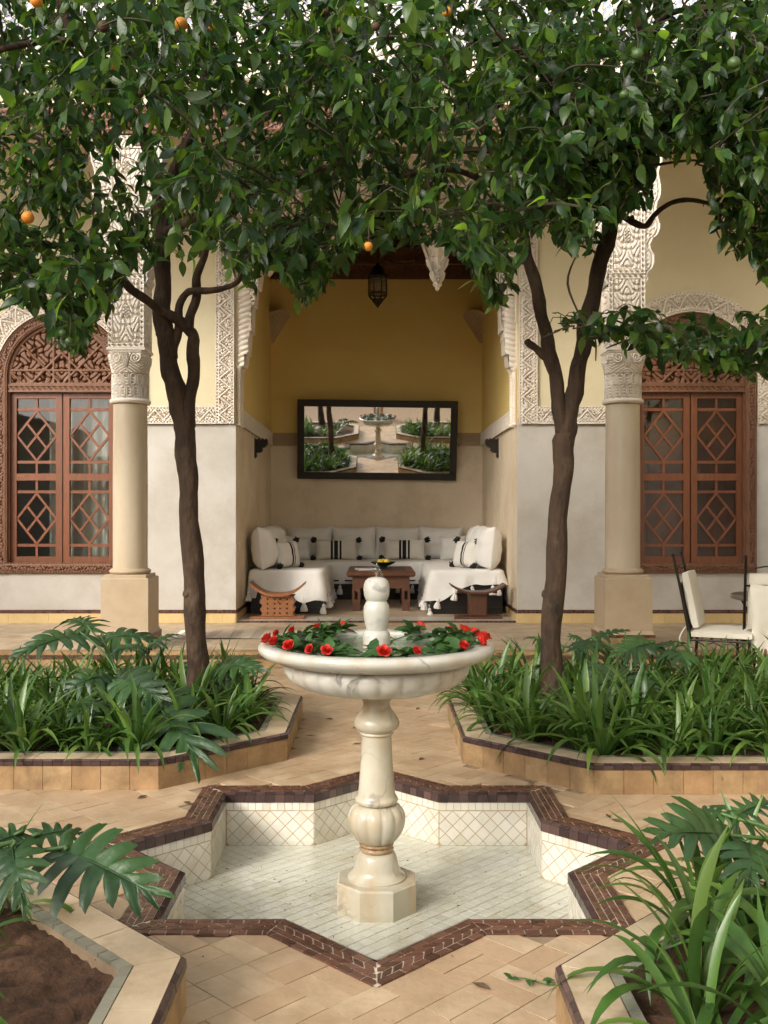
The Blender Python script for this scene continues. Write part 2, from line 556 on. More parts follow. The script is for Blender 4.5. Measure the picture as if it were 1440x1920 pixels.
DEBRIS = M('dry_leaf_bits', (0.07, 0.04, 0.02), (0.14, 0.09, 0.04), scale=30, rough=0.8, vary=0.4)

def marble(name, wet):
    m, N, L = mat_nodes(name)
    out = N.new('ShaderNodeOutputMaterial')
    b = N.new('ShaderNodeBsdfPrincipled')
    L.new(b.outputs[0], out.inputs['Surface'])
    g = N.new('ShaderNodeNewGeometry')
    n1 = N.new('ShaderNodeTexNoise'); n1.inputs['Scale'].default_value = 3.2; n1.inputs['Detail'].default_value = 8; n1.inputs['Distortion'].default_value = 1.4
    L.new(g.outputs['Position'], n1.inputs['Vector'])
    # veins: thin ridges of the noise
    s = N.new('ShaderNodeMath'); s.operation = 'SUBTRACT'; s.inputs[1].default_value = 0.5
    a = N.new('ShaderNodeMath'); a.operation = 'ABSOLUTE'
    L.new(n1.outputs['Fac'], s.inputs[0]); L.new(s.outputs[0], a.inputs[0])
    r = N.new('ShaderNodeValToRGB')
    r.color_ramp.elements[0].position = 0.0; r.color_ramp.elements[1].position = 0.030
    r.color_ramp.elements[0].color = (1, 1, 1, 1); r.color_ramp.elements[1].color = (0, 0, 0, 1)
    L.new(a.outputs[0], r.inputs['Fac'])
    n2 = N.new('ShaderNodeTexNoise'); n2.inputs['Scale'].default_value = 5; n2.inputs['Detail'].default_value = 4
    L.new(g.outputs['Position'], n2.inputs['Vector'])
    r2 = N.new('ShaderNodeValToRGB'); r2.color_ramp.elements[0].position = 0.5; r2.color_ramp.elements[1].position = 0.72
    L.new(n2.outputs['Fac'], r2.inputs['Fac'])
    vm = N.new('ShaderNodeMath'); vm.operation = 'MULTIPLY'
    L.new(r.outputs[0], vm.inputs[0]); L.new(r2.outputs[0], vm.inputs[1])
    base = N.new('ShaderNodeValToRGB')
    base.color_ramp.elements[0].position = 0.3; base.color_ramp.elements[1].position = 0.7
    base.color_ramp.elements[0].color = (0.44, 0.40, 0.305, 1) if wet else (0.47, 0.455, 0.385, 1)
    base.color_ramp.elements[1].color = (0.60, 0.56, 0.45, 1) if wet else (0.62, 0.60, 0.535, 1)
    L.new(n2.outputs['Fac'], base.inputs['Fac'])
    mx = N.new('ShaderNodeMix'); mx.data_type = 'RGBA'
    L.new(vm.outputs[0], mx.inputs[0]); L.new(base.outputs[0], mx.inputs[6]); mx.inputs[7].default_value = (0.20, 0.19, 0.17, 1)
    col = mx.outputs[2]
    # rusty water marks running down the stone, strongest where water lies
    n3 = N.new('ShaderNodeTexNoise'); n3.inputs['Scale'].default_value = 7; n3.inputs['Detail'].default_value = 7
    mp = N.new('ShaderNodeMapping'); mp.inputs['Scale'].default_value = (1, 1, 0.35)
    L.new(g.outputs['Position'], mp.inputs['Vector']); L.new(mp.outputs[0], n3.inputs['Vector'])
    r3 = N.new('ShaderNodeValToRGB'); r3.color_ramp.elements[0].position = 0.44 if wet else 0.52; r3.color_ramp.elements[1].position = 0.70
    L.new(n3.outputs['Fac'], r3.inputs['Fac'])
    m3 = N.new('ShaderNodeMath'); m3.operation = 'MULTIPLY'; m3.inputs[1].default_value = 0.62 if wet else 0.4
    L.new(r3.outputs[0], m3.inputs[0])
    mx2 = N.new('ShaderNodeMix'); mx2.data_type = 'RGBA'
    L.new(m3.outputs[0], mx2.inputs[0]); L.new(col, mx2.inputs[6]); mx2.inputs[7].default_value = (0.42, 0.26, 0.10, 1)
    L.new(mx2.outputs[2], b.inputs['Base Color'])
    b.inputs['Roughness'].default_value = 0.22 if wet else 0.3
    b.inputs['Subsurface Weight'].default_value = 0.0
    return m

MARBLE = marble('white_marble', False)
MARBLE_WET = marble('wet_stained_marble', True)
RUST_MARBLE = M('rust_stained_marble', (0.24, 0.135, 0.055), (0.50, 0.39, 0.25), scale=26, rough=0.25)

def clear(name, tint, bump, bscale, ior=1.33, rough=0.02, body=0.0, body_col=(0.3, 0.4, 0.35)):
    """thin clear sheet: Fresnel mirror over a see-through body"""
    m, N, L = mat_nodes(name)
    out = N.new('ShaderNodeOutputMaterial')
    lw = N.new('ShaderNodeLayerWeight'); lw.inputs['Blend'].default_value = 0.5      # Schlick's mirror share, the same from both sides
    pw = N.new('ShaderNodeMath'); pw.operation = 'POWER'; pw.inputs[1].default_value = 5
    L.new(lw.outputs['Facing'], pw.inputs[0])
    fr = N.new('ShaderNodeMath'); fr.operation = 'MULTIPLY_ADD'
    f0 = ((ior - 1) / (ior + 1)) ** 2
    fr.inputs[1].default_value = 1 - f0; fr.inputs[2].default_value = f0
    L.new(pw.outputs[0], fr.inputs[0])
    tr = N.new('ShaderNodeBsdfTransparent'); tr.inputs['Color'].default_value = rgba(tint)
    gl = N.new('ShaderNodeBsdfGlossy'); gl.inputs['Roughness'].default_value = rough
    ms = N.new('ShaderNodeMixShader')
    L.new(fr.outputs[0], ms.inputs[0])
    last = tr.outputs[0]
    if body:
        df = N.new('ShaderNodeBsdfDiffuse'); df.inputs['Color'].default_value = rgba(body_col)
        m2 = N.new('ShaderNodeMixShader'); m2.inputs[0].default_value = body
        L.new(last, m2.inputs[1]); L.new(df.outputs[0], m2.inputs[2])
        last = m2.outputs[0]
    L.new(last, ms.inputs[1]); L.new(gl.outputs[0], ms.inputs[2])
    L.new(ms.outputs[0], out.inputs['Surface'])
    if bump:
        g = N.new('ShaderNodeNewGeometry')
        nz = N.new('ShaderNodeTexNoise'); nz.inputs['Scale'].default_value = bscale; nz.inputs['Detail'].default_value = 2
        L.new(g.outputs['Position'], nz.inputs['Vector'])
        bp = N.new('ShaderNodeBump'); bp.inputs['Strength'].default_value = bump; bp.inputs['Distance'].default_value = 0.02
        L.new(nz.outputs['Fac'], bp.inputs['Height'])
        L.new(bp.outputs[0], gl.inputs['Normal']); L.new(bp.outputs[0], lw.inputs['Normal'])
    return m

WATER = clear('water', (0.97, 0.99, 0.98), 0.35, 14)
BOWL_WATER = clear('bowl_water', (0.80, 0.88, 0.80), 0.2, 12, body=0.12, body_col=(0.35, 0.42, 0.34))
GLASS = clear('window_glass', (0.80, 0.82, 0.82), 0.06, 1.5, ior=1.5)
LANTERN_GLASS = clear('lantern_glass', (0.6, 0.55, 0.45), 0, 1, ior=1.5, rough=0.1, body=0.35, body_col=(0.35, 0.3, 0.22))

def mirror_mat():
    m, N, L = mat_nodes('mirror_silver')
    out = N.new('ShaderNodeOutputMaterial')
    b = N.new('ShaderNodeBsdfPrincipled')
    b.inputs['Base Color'].default_value = (0.86, 0.86, 0.84, 1)
    b.inputs['Metallic'].default_value = 1
    b.inputs['Roughness'].default_value = 0.015
    L.new(b.outputs[0], out.inputs['Surface'])
    return m
MIRROR = mirror_mat()

def stripes(name, base, dark, axis, bands, soft=0.002, rough=0.9):
    """woven stripes across one object axis: bands = list of (from, to)"""
    m, N, L = mat_nodes(name)
    out = N.new('ShaderNodeOutputMaterial')
    b = N.new('ShaderNodeBsdfPrincipled')
    b.inputs['Roughness'].default_value = rough
    L.new(b.outputs[0], out.inputs['Surface'])
    tc = N.new('ShaderNodeTexCoord')
    sp = N.new('ShaderNodeSeparateXYZ')
    L.new(tc.outputs['Object'], sp.inputs[0])
    last = None
    for (lo, hi) in bands:
        a = N.new('ShaderNodeMath'); a.operation = 'COMPARE'
        a.inputs[1].default_value = (lo + hi) / 2
        a.inputs[2].default_value = (hi - lo) / 2
        L.new(sp.outputs[axis], a.inputs[0])
        if last is None:
            last = a.outputs[0]
        else:
            mx = N.new('ShaderNodeMath'); mx.operation = 'MAXIMUM'
            L.new(last, mx.inputs[0]); L.new(a.outputs[0], mx.inputs[1])
            last = mx.outputs[0]
    mix = N.new('ShaderNodeMix'); mix.data_type = 'RGBA'
    L.new(last, mix.inputs[0])
    nz = N.new('ShaderNodeTexNoise'); nz.inputs['Scale'].default_value = 60
    L.new(tc.outputs['Object'], nz.inputs['Vector'])
    bp = N.new('ShaderNodeBump'); bp.inputs['Strength'].default_value = 0.3; bp.inputs['Distance'].default_value = 0.005
    L.new(nz.outputs['Fac'], bp.inputs['Height']); L.new(bp.outputs[0], b.inputs['Normal'])
    mix.inputs[6].default_value = rgba(base); mix.inputs[7].default_value = rgba(dark)
    L.new(mix.outputs[2], b.inputs['Base Color'])
    return m
KILIM = stripes('striped_kilim', (0.70, 0.66, 0.58), (0.012, 0.010, 0.010), 0, [(-0.078, -0.045), (-0.03, 0.025), (0.047, 0.075)])
KILIM_SIDE = stripes('thin_striped_kilim', (0.72, 0.69, 0.63), (0.012, 0.010, 0.010), 0, [(-0.004, 0.028), (0.044, 0.058)])
RUG = stripes('striped_rug', (0.56, 0.47, 0.36), (0.40, 0.33, 0.25), 0, [(-1.4 + 0.22 * k, -1.4 + 0.22 * k + 0.10) for k in range(13)])

# ------------------------------------------------------------------ ground, star pool, paving
FC = (0.0, 4.0)                       # fountain centre on the ground
R_OUT, W_BORDER = 1.211, 0.129
R_IN = R_OUT - W_BORDER * math.sqrt(2)
K_IN = math.cos(PI / 4) / math.cos(PI / 8)
FLOOR_Z = -0.25

def star(R):
    pts = []
    for k in range(16):
        th = k * PI / 8
        r = R if k % 2 == 0 else R * K_IN
        pts.append((FC[0] + r * math.sin(-th), FC[1] + r * math.cos(-th)))   # counter-clockwise from the far tip
    return pts

def in_star(x, y, R):
    x, y = x - FC[0], y - FC[1]
    return (abs(x) <= R * math.cos(PI / 4) and abs(y) <= R * math.cos(PI / 4)) or (abs(x) + abs(y) <= R)

S_OUT, S_IN = star(R_OUT), star(R_IN)
S_MID = star(R_IN + 0.02)

ground = structure('ground')
mb = MB()
n = 16
far = [(FC[0] + 90 * math.sin(-k * PI / 8), FC[1] + 90 * math.cos(-k * PI / 8)) for k in range(16)]
mb.add([(x, y, -0.007) for x, y in S_MID] + [(x, y, -0.007) for x, y in far], [[k, n + k, n + (k + 1) % n, (k + 1) % n][::-1] for k in range(n)])
mb.build('mortar_bed', GROUT, ground)

BEDS = {}
def octagon(x0, x1, y0, y1, ch):
    return [(x0 + ch, y0), (x1 - ch, y0), (x1, y0 + ch), (x1, y1 - ch), (x1 - ch, y1), (x0 + ch, y1), (x0, y1 - ch), (x0, y0 + ch)]
BED_BOX = {'far_left': (-3.5, -0.49, 4.80, 7.06), 'far_right': (0.47, 3.5, 4.72, 7.06), 'near_left': (-3.5, -0.52, 0.94, 3.25), 'near_right': (0.48, 3.5, 0.94, 3.20)}
for kk, bxs in BED_BOX.items():
    BEDS[kk] = octagon(*bxs, 0.58)

def inside(poly, x, y, m=0.0):
    for i in range(len(poly)):
        a, b = poly[i], poly[(i + 1) % len(poly)]
        l = math.hypot(b[0] - a[0], b[1] - a[1])
        if ((b[0] - a[0]) * (y - a[1]) - (b[1] - a[1]) * (x - a[0])) / l < m:
            return False
    return True

# basket-weave paving laid on the diagonal: squares of two long tiles
paving = Pieces(ground, 'paving_tile', 'paving_tiles', PAVE, 300, tilt=0.0045, lift=0.0007)
CELL = 0.186
c45 = math.sqrt(0.5)
for i in range(-46, 47):
    for j in range(-46, 47):
        u, v = i * CELL, j * CELL
        x, y = FC[0] + (u - v) * c45, FC[1] + (u + v) * c45
        if y > 8.66 or y < 0.9 or abs(x) > 3.4 or abs(x) > 0.62 * y + 1.0:
            continue
        for k in range(2):
            o = (k - 0.5) * CELL / 2
            a, b = (CELL / 2, CELL / 4)
            du, dv = (0, o)
            if (i + j) % 2:
                a, b, du, dv = b, a, o, 0
            cu, cv = u + du, v + dv
            px_, py_ = FC[0] + (cu - cv) * c45, FC[1] + (cu + cv) * c45
            if in_star(px_, py_, R_OUT - 0.02) or py_ > 8.62 or any(inside(B, px_, py_, 0.05) for B in BEDS.values()):
                continue
            g = 0.0013
            pts = []
            for su, sv in ((-1, -1), (1, -1), (1, 1), (-1, 1)):
                uu, vv = cu + su * (a - g), cv + sv * (b - g)
                pts.append((FC[0] + (uu - vv) * c45, FC[1] + (uu + vv) * c45, 0))
            paving.add(pts, (0, 0, 1), 0.008)
paving.finish()

pool = structure('star_pool')
# shell: floor sheet and wall sheets (mortar), tiles on top of them
mb = MB()
mb.add([(x, y, FLOOR_Z - 0.002) for x, y in S_MID] + [(FC[0], FC[1], FLOOR_Z - 0.006)], [[k, (k + 1) % 16, 16] for k in range(16)])
mb.build('floor_bed', FLOOR_GROUT, pool)
S_WALL = star(R_IN + 0.0025)
S_BED, S_BEO = star(R_IN + 0.018 * math.sqrt(2)), star(R_OUT - 0.003)
mb = MB()
for k in range(16):
    a, b = S_WALL[k], S_WALL[(k + 1) % 16]
    mb.add([(a[0], a[1], FLOOR_Z - 0.01), (b[0], b[1], FLOOR_Z - 0.01), (b[0], b[1], -0.006), (a[0], a[1], -0.006)], [[3, 2, 1, 0]])
mb.build('wall_bed', RUST_GROUT, pool)
mb = MB()
for k in range(16):
    a, b, c, d = S_BED[k], S_BED[(k + 1) % 16], S_BEO[(k + 1) % 16], S_BEO[k]
    mb.add([(p[0], p[1], 0.0045) for p in (a, b, c, d)], [[0, 3, 2, 1]])
mb.build('border_bed', PALE_GROUT, pool)
mb = MB()
for k in range(16):
    a, b, c, d = S_WALL[k], S_WALL[(k + 1) % 16], S_BED[(k + 1) % 16], S_BED[k]
    mb.add([(p[0], p[1], -0.0065) for p in (a, b, c, d)], [[0, 3, 2, 1]])
mb.build('edge_bed', RUST_GROUT, pool)

border = Pieces(pool, 'border_tile', 'border_tiles', DARK_TILE, 300, tilt=0.012, lift=0.0008)
nose = Pieces(pool, 'edge_tile', 'edge_tiles', PLUM_TILE, 200, tilt=0.01)
walls_t = Pieces(pool, 'wall_tile', 'wall_tiles', WHITE_TILE, 300, tilt=0.008, lift=0.0005)
for k in range(16):
    ai, bi, ao, bo = Vector(S_IN[k]), Vector(S_IN[(k + 1) % 16]), Vector(S_OUT[k]), Vector(S_OUT[(k + 1) % 16])
    d = (bi - ai).normalized()
    nrm = Vector((-d.y, d.x))                       # points into the pool (counter-clockwise outline)
    out = -nrm
    L = (bi - ai).length
    # border: local coordinates s along the inner edge, t outward
    loc = lambda p: ((p - ai).dot(d), (p - ai).dot(out))
    trap = [loc(ai), loc(bi), loc(bo), loc(ao)]
    if area2(trap) < 0:
        trap = trap[::-1]
    smin, smax = min(p[0] for p in trap), max(p[0] for p in trap)
    rows = [(0.018, 0.045), (0.045, 0.100), (0.100, W_BORDER)]
    for ri, (t0, t1) in enumerate(rows):
        step = 0.052 if ri != 1 else 0.046
        m = int((smax - smin) / step) + 4
        for q in range(-2, m):
            s0 = smin + q * step + (0.02 if ri == 2 else 0)
            if ri == 1:                              # slanting tiles between two plain rows
                sh = 0.034 if q % 1 == 0 else 0
                mid = (t0 + t1) / 2
                polys = [[(s0, t0), (s0 + step, t0), (s0 + step + sh, mid), (s0 + sh, mid)], [(s0 + sh, mid), (s0 + step + sh, mid), (s0 + step, t1), (s0, t1)]]
            else:
                polys = [[(s0, t0), (s0 + step, t0), (s0 + step, t1), (s0, t1)]]
            for po in polys:
                po = clip_convex(po, trap)
                po = shrink(po, 0.0021) if po else po
                if len(po) >= 3 and area2(po) > 1.2e-4:
                    pts = [ai + d * s + out * t for s, t in po]
                    pts = [(p.x, p.y, 0.007) for p in pts]
                    if area2(pts) < 0:
                        pts = pts[::-1]
                    border.add(pts, (0, 0, 1), 0.009)
    # rounded plum edge: a sloping top strip and an upright strip
    m = max(1, int(round(L / 0.045)))
    for q in range(m):
        s0, s1 = L * q / m + 0.001, L * (q + 1) / m - 0.001
        def W(s, t, z):
            p = ai + d * s + out * t
            return (p.x, p.y, z)
        k0 = (s0 / L - 0.5) * 2
        nose.add([W(s0, 0.016, 0.007), W(s0, -0.003, -0.002), W(s1, -0.003, -0.002), W(s1, 0.016, 0.007)], (nrm.x * 0.5, nrm.y * 0.5, 0.85), 0.008)
        nose.add([W(s0, -0.004, -0.003), W(s0, -0.004, -0.040), W(s1, -0.004, -0.040), W(s1, -0.004, -0.003)], (nrm.x, nrm.y, 0), 0.008)
    # wall: one upright row, diagonal squares under it
    m = max(1, int(round(L / 0.037)))
    for q in range(m):
        s0, s1 = L * q / m + 0.0012, L * (q + 1) / m - 0.0012
        walls_t.add([W(s0, 0, -0.042), W(s0, 0, -0.078), W(s1, 0, -0.078), W(s1, 0, -0.042)], (nrm.x, nrm.y, 0), 0.006)
    e = 0.0365
    reg = [(0.001, FLOOR_Z), (L - 0.001, FLOOR_Z), (L - 0.001, -0.081), (0.001, -0.081)]
    for i in range(-1, int(L / e) + 2):
        for j in range(0, 7):
            if (i + j) % 2:
                continue
            cs, cz = i * e + L / 2 - int(L / 2 / e) * e, -0.081 - j * e
            po = clip_convex([(cs - e, cz), (cs, cz - e), (cs + e, cz), (cs, cz + e)], reg)
            po = shrink(po, 0.0017) if po else po
            if len(po) >= 3 and abs(area2(po)) > 1e-4:
                if area2(po) < 0:
                    po = po[::-1]
                walls_t.add([W(s, 0, z) for s, z in po][::-1], (nrm.x, nrm.y, 0), 0.006)
border.finish(); nose.finish(); walls_t.finish()

floor_t = Pieces(pool, 'floor_tile', 'floor_tiles', WHITE_TILE, 300, tilt=0.006, lift=0.0004)
e = 0.052
for i in range(-30, 31):
    for j in range(-30, 31):
        u, v = i * e, j * e
        x, y = FC[0] + (u - v) * c45, FC[1] + (u + v) * c45
        if not in_star(x, y, R_IN + 0.045):
            continue
        h = e / 2 - 0.0021
        floor_t.add([(FC[0] + (u + a * h - v - b * h) * c45, FC[1] + (u + a * h + v + b * h) * c45, FLOOR_Z) for a, b in ((-1, -1), (1, -1), (1, 1), (-1, 1))], (0, 0, 1), 0.006)
floor_t.finish()
mb = MB()
mb.add([(x, y, FLOOR_Z + 0.022) for x, y in S_IN] + [(FC[0], FC[1], FLOOR_Z + 0.022)], [[k, (k + 1) % 16, 16] for k in range(16)])
tag(mb.build('pool_water', WATER), kind='structure')

# ------------------------------------------------------------------ planters
def inset_poly(poly, w):
    """parallel offset of a convex polygon"""
    n = len(poly)
    lines = []
    for i in range(n):
        a, b = Vector(poly[i]), Vector(poly[(i + 1) % n])
        d = (b - a).normalized()
        nn = Vector((-d.y, d.x))
        lines.append((a + nn * w, d))
    res = []
    for i in range(n):
        (p, d), (q, e2) = lines[i - 1], lines[i]
        t = ((q - p).x * e2.y - (q - p).y * e2.x) / (d.x * e2.y - d.y * e2.x)
        res.append(tuple(p + d * t))
    return res

CURB_H, CURB_W = 0.150, 0.165
def planter(key, label):
    poly = BEDS[key]
    cx, cy = sum(p[0] for p in poly) / 8, sum(p[1] for p in poly) / 8
    root = thing('planter', label, 'planter', (cx, cy, 0))
    inner = inset_poly(poly, CURB_W)
    core_o, core_i = inset_poly(poly, 0.008), inset_poly(poly, CURB_W - 0.004)
    n = 8
    mb = MB()
    for k in range(n):
        a, b, c, d = core_o[k], core_o[(k + 1) % n], core_i[(k + 1) % n], core_i[k]
        mb.add([(a[0], a[1], -0.01), (b[0], b[1], -0.01), (b[0], b[1], CURB_H - 0.006), (a[0], a[1], CURB_H - 0.006), (c[0], c[1], CURB_H - 0.006), (d[0], d[1], CURB_H - 0.006), (c[0], c[1], 0), (d[0], d[1], 0)],
               [[0, 1, 2, 3], [3, 2, 4, 5], [5, 4, 6, 7]])
    mb.build('curb', GROUT, root)
    slabs = Pieces(root, 'top_slab', 'top_slabs', PAVE_LIGHT, 80, tilt=0.004, lift=0.001)
    faces = Pieces(root, 'face_tile', 'face_tiles', CURB_FACE, 80, tilt=0.004)
    dark = Pieces(root, 'edge_tile', 'edge_tiles', PLUM_TILE, 160, tilt=0.008)
    lining = Pieces(root, 'lining_tile', 'lining_tiles', GREY_TILE, 120, tilt=0.008)
    mid1, mid2 = inset_poly(poly, 0.004), inset_poly(poly, CURB_W - 0.035)
    for k in range(n):
        a, b = Vector(poly[k]), Vector(poly[(k + 1) % n])
        d = (b - a).normalized()
        nn = Vector((-d.y, d.x))
        L = (b - a).length
        def W(s, t, z):
            p = a + d * s + nn * t
            return (p.x, p.y, z)
        m = max(1, int(round(L / 0.145)))
        for q in range(m):
            s0, s1 = L * q / m + 0.0012, L * (q + 1) / m - 0.0012
            faces.add([W(s0, 0, 0.0), W(s1, 0, 0.0), W(s1, 0, 0.116), W(s0, 0, 0.116)], (-nn.x, -nn.y, 0), 0.008)
        m = max(1, int(round(L / 0.047)))
        for q in range(m):
            s0, s1 = L * q / m + 0.0012, L * (q + 1) / m - 0.0012
            dark.add([W(s0, -0.003, 0.1185), W(s1, -0.003, 0.1185), W(s1, -0.001, 0.139), W(s0, -0.001, 0.139)], (-nn.x, -nn.y, 0.1), 0.009)
            dark.add([W(s0, -0.001, 0.1405), W(s1, -0.001, 0.1405), W(s1, 0.010, 0.1495), W(s0, 0.010, 0.1495)], (-nn.x * .7, -nn.y * .7, 0.7), 0.006)
        def strip(P0, P1, step, pieces, z, th):
            # mitred strip between two parallel outlines
            p0, p1, q0, q1 = Vector(P0[k]), Vector(P0[(k + 1) % n]), Vector(P1[k]), Vector(P1[(k + 1) % n])
            reg = [tuple(p0), tuple(p1), tuple(q1), tuple(q0)]
            l = (p1 - p0).length
            m = max(1, int(round(l / step)))
            w = (q0 - p0).dot(nn)
            for q in range(m):
                s0, s1 = l * q / m, l * (q + 1) / m
                po = [tuple(p0 + d * s0), tuple(p0 + d * s1), tuple(p0 + d * s1 + nn * w), tuple(p0 + d * s0 + nn * w)]
                po = clip_convex(po, reg)
                po = shrink(po, 0.002) if po else po
                if len(po) >= 3 and area2(po) > 1e-4:
                    pieces.add([(x, y, z) for x, y in po], (0, 0, 1), th)
        strip(inset_poly(poly, 0.012), mid2, 0.29, slabs, CURB_H, 0.012)
        strip(mid2, inner, 0.062, lining, CURB_H - 0.001, 0.012)
    for pc in (slabs, faces, dark, lining):
        pc.finish()
    # lumpy soil
    ii = inset_poly(poly, CURB_W - 0.002)
    x0, x1, y0, y1 = min(p[0] for p in ii), max(p[0] for p in ii), min(p[1] for p in ii), max(p[1] for p in ii)
    st = 0.03
    nx, ny = int((x1 - x0) / st) + 1, int((y1 - y0) / st) + 1
    X, Y = np.meshgrid(np.linspace(x0, x1, nx), np.linspace(y0, y1, ny), indexing='ij')
    Z = 0.108 + 0.012 * np.sin(X * 5.1 + 1) * np.cos(Y * 4.3) + 0.008 * np.sin(X * 23 + 2 * np.sin(Y * 17)) * np.cos(Y * 27) + RNG.normal(0, 0.009, X.shape)
    msk = np.ones(X.shape, bool)
    for i in range(8):
        a, b = ii[i], ii[(i + 1) % 8]
        msk &= ((b[0] - a[0]) * (Y - a[1]) - (b[1] - a[1]) * (X - a[0])) / math.hypot(b[0] - a[0], b[1] - a[1]) > -0.035
    o = relief('soil', np.stack([X, Y, Z], -1), np.array((0, 0, 1.0)), np.zeros(X.shape), 0, SOIL, root, msk, True)
    return root

P_FL = planter('far_left', 'tiled raised planter with a tree, left of the fountain on its far side')
P_FR = planter('far_right', 'tiled raised planter with a tree, right of the fountain on its far side')
P_NL = planter('near_left', 'tiled raised planter with bare brown soil in the near left corner')
P_NR = planter('near_right', 'tiled raised planter under arching strap leaves in the near right corner')

# ------------------------------------------------------------------ gallery floor and step
GZ, GY, WY = 0.141, 8.59, 10.84          # gallery floor height, step edge, wall plane
gal = structure('gallery_floor')
mb = MB()
mb.box(-6.5, 6.5, GY + 0.006, WY + 4.6, -0.02, GZ - 0.006)
mb.build('slab', GROUT, gal)
tiles = Pieces(gal, 'floor_tile', 'floor_tiles', PAVE_LIGHT, 160, tilt=0.002, lift=0.0004)
e = 0.30
for i in range(-22, 23):
    for j in range(0, 8):
        x0, y0 = i * e, GY + 0.13 + j * e
        if y0 + 0.01 > WY - 0.01 or abs(x0) > 6:
            continue
        tiles.add([(x0 + 0.0015, y0 + 0.0015, GZ), (x0 + e - 0.0015, y0 + 0.0015, GZ), (x0 + e - 0.0015, min(y0 + e, WY + 0.02) - 0.0015, GZ), (x0 + 0.0015, min(y0 + e, WY + 0.02) - 0.0015, GZ)], (0, 0, 1), 0.008)
tiles.finish()
st1 = Pieces(gal, 'step_edge_tile', 'step_edge_tiles', CURB_FACE, 120, tilt=0.003)
st2 = Pieces(gal, 'dark_strip_tile', 'dark_strip_tiles', DARK_TILE, 260, tilt=0.006)
for i in range(-30, 30):
    x0 = i * 0.2
    st1.add([(x0 + .0012, GY - 0.012, GZ + 0.001), (x0 + .1988, GY - 0.012, GZ + 0.001), (x0 + .1988, GY + 0.128, GZ + 0.001), (x0 + .0012, GY + 0.128, GZ + 0.001)], (0, 0, 1), 0.03)
    st1.add([(x0 + .0012, GY, 0.0), (x0 + .1988, GY, 0.0), (x0 + .1988, GY, 0.072), (x0 + .0012, GY, 0.072)], (0, -1, 0), 0.008)
for i in range(-120, 120):
    x0 = i * 0.05
    st2.add([(x0 + .001, GY - 0.002, 0.075), (x0 + .049, GY - 0.002, 0.075), (x0 + .049, GY - 0.002, 0.101), (x0 + .001, GY - 0.002, 0.101)], (0, -1, 0), 0.008)
st1.finish(); st2.finish()
# niche floor: a low marble step with a dark strip
NB, NHW = 14.42, 1.56                    # niche back wall, half width
NZ = GZ + 0.022
mb = MB(); mb.box(-NHW, NHW, WY + 0.05, NB + 0.02, GZ - 0.002, NZ - 0.002)
mb.build('niche_slab', PAVE_LIGHT, gal)
mb = MB(); mb.box(-NHW, NHW, WY + 0.02, WY + 0.42, NZ - 0.014, NZ + 0.002)
mb.build('marble_sill', MARBLE, gal)
st3 = Pieces(gal, 'threshold_tile', 'threshold_tiles', DARK_TILE, 70, tilt=0.004)
for i in range(60):
    x0 = -NHW + i * (2 * NHW / 60)
    st3.add([(x0 + .001, WY + 0.014, GZ + 0.001), (x0 + .051, WY + 0.014, GZ + 0.001), (x0 + .051, WY + 0.014, NZ + 0.001), (x0 + .001, WY + 0.014, NZ + 0.001)], (0, -1, 0), 0.008)
st3.finish()

# ------------------------------------------------------------------ carved patterns (heights 0..1)
def soft(x, lo, hi):
    return np.clip((x - lo) / (hi - lo), 0, 1)

def tri(x):
    return np.abs((x % 1.0) * 2 - 1)

def pat_lattice(u, v, p, bar=0.26):
    a, b = tri((u + v) / p), tri((u - v) / p)
    return soft(np.maximum(a, b), 1 - bar - 0.2, 1 - bar)

def pat_vines(u, v, s):
    f = np.sin(u * s + 1.9 * np.sin(v * s * 0.55)) + 0.9 * np.cos(v * s * 0.85 + 1.3 * np.cos(u * s * 0.6))
    return soft(np.abs(f), 0.24, 0.42)

def pat_band(u, v, w, P=0.20, bw=0.042):
    """stucco border: dotted lattice edges, zigzag with vines between"""
    H = np.ones_like(u)
    edge = (u < bw) | (u > w - bw)
    ue = np.where(u < bw, u, w - u)
    rim = (ue < 0.008) | (ue > bw - 0.007)
    H = np.where(edge & ~rim, pat_lattice(ue - bw / 2, v, 0.036, 0.42), H)
    fu = (u - bw) / (w - 2 * bw)
    t = tri(v / P)
    zig = np.abs(fu - t) < 0.13
    vin = pat_vines((fu - 0.5) * 0.12, v, 120)
    groove = np.abs(np.abs(fu - t) - 0.19) < 0.06
    Hf = np.where(zig, 1.0, np.where(groove, 0.0, vin))
    return np.where(edge, H, Hf)

def pat_panel(u, v, w, h, rep=0.62, border=True):
    """tall arabesque panel, mirrored about its middle"""
    bw = 0.036 if border else 0.0
    uu = np.abs(u - w / 2)
    s = 2 * PI / 0.066
    vv = (v % rep) - rep / 2
    f = np.sin(uu * s + 2.2 * np.sin(vv * s * 0.30)) * 1.1 + np.cos(vv * s * 0.62 - 2.0 * np.cos(uu * s * 0.55))
    H = soft(np.abs(f), 0.34, 0.62)
    drop = (uu / 0.030) ** 2 + (vv / 0.06) ** 2
    H = np.where(drop < 1, np.where(drop < 0.62, pat_lattice(uu, vv, 0.03, .35), 1.0), H)
    H = np.where((drop >= 1) & (drop < 1.35), 0.0, H)
    if border:
        d = np.minimum(np.minimum(u, w - u), np.minimum(v, h - v))
        H = np.where(d < bw, np.where((d < 0.009) | (d > bw - 0.008), 1.0, soft(tri((u + v) / 0.05), 0.3, 0.5)), H)
        H = np.where((d >= bw) & (d < bw + 0.009), 0.0, H)
    return H

def pat_rope(u, v, w, p=0.045):
    """twisted rope: slanting rounded strands"""
    prof = np.sqrt(np.clip(1 - ((u / w - 0.5) * 2) ** 2, 0, 1))
    return prof * (0.55 + 0.45 * np.abs(np.sin(PI * (v / p + u / w * 0.9))))

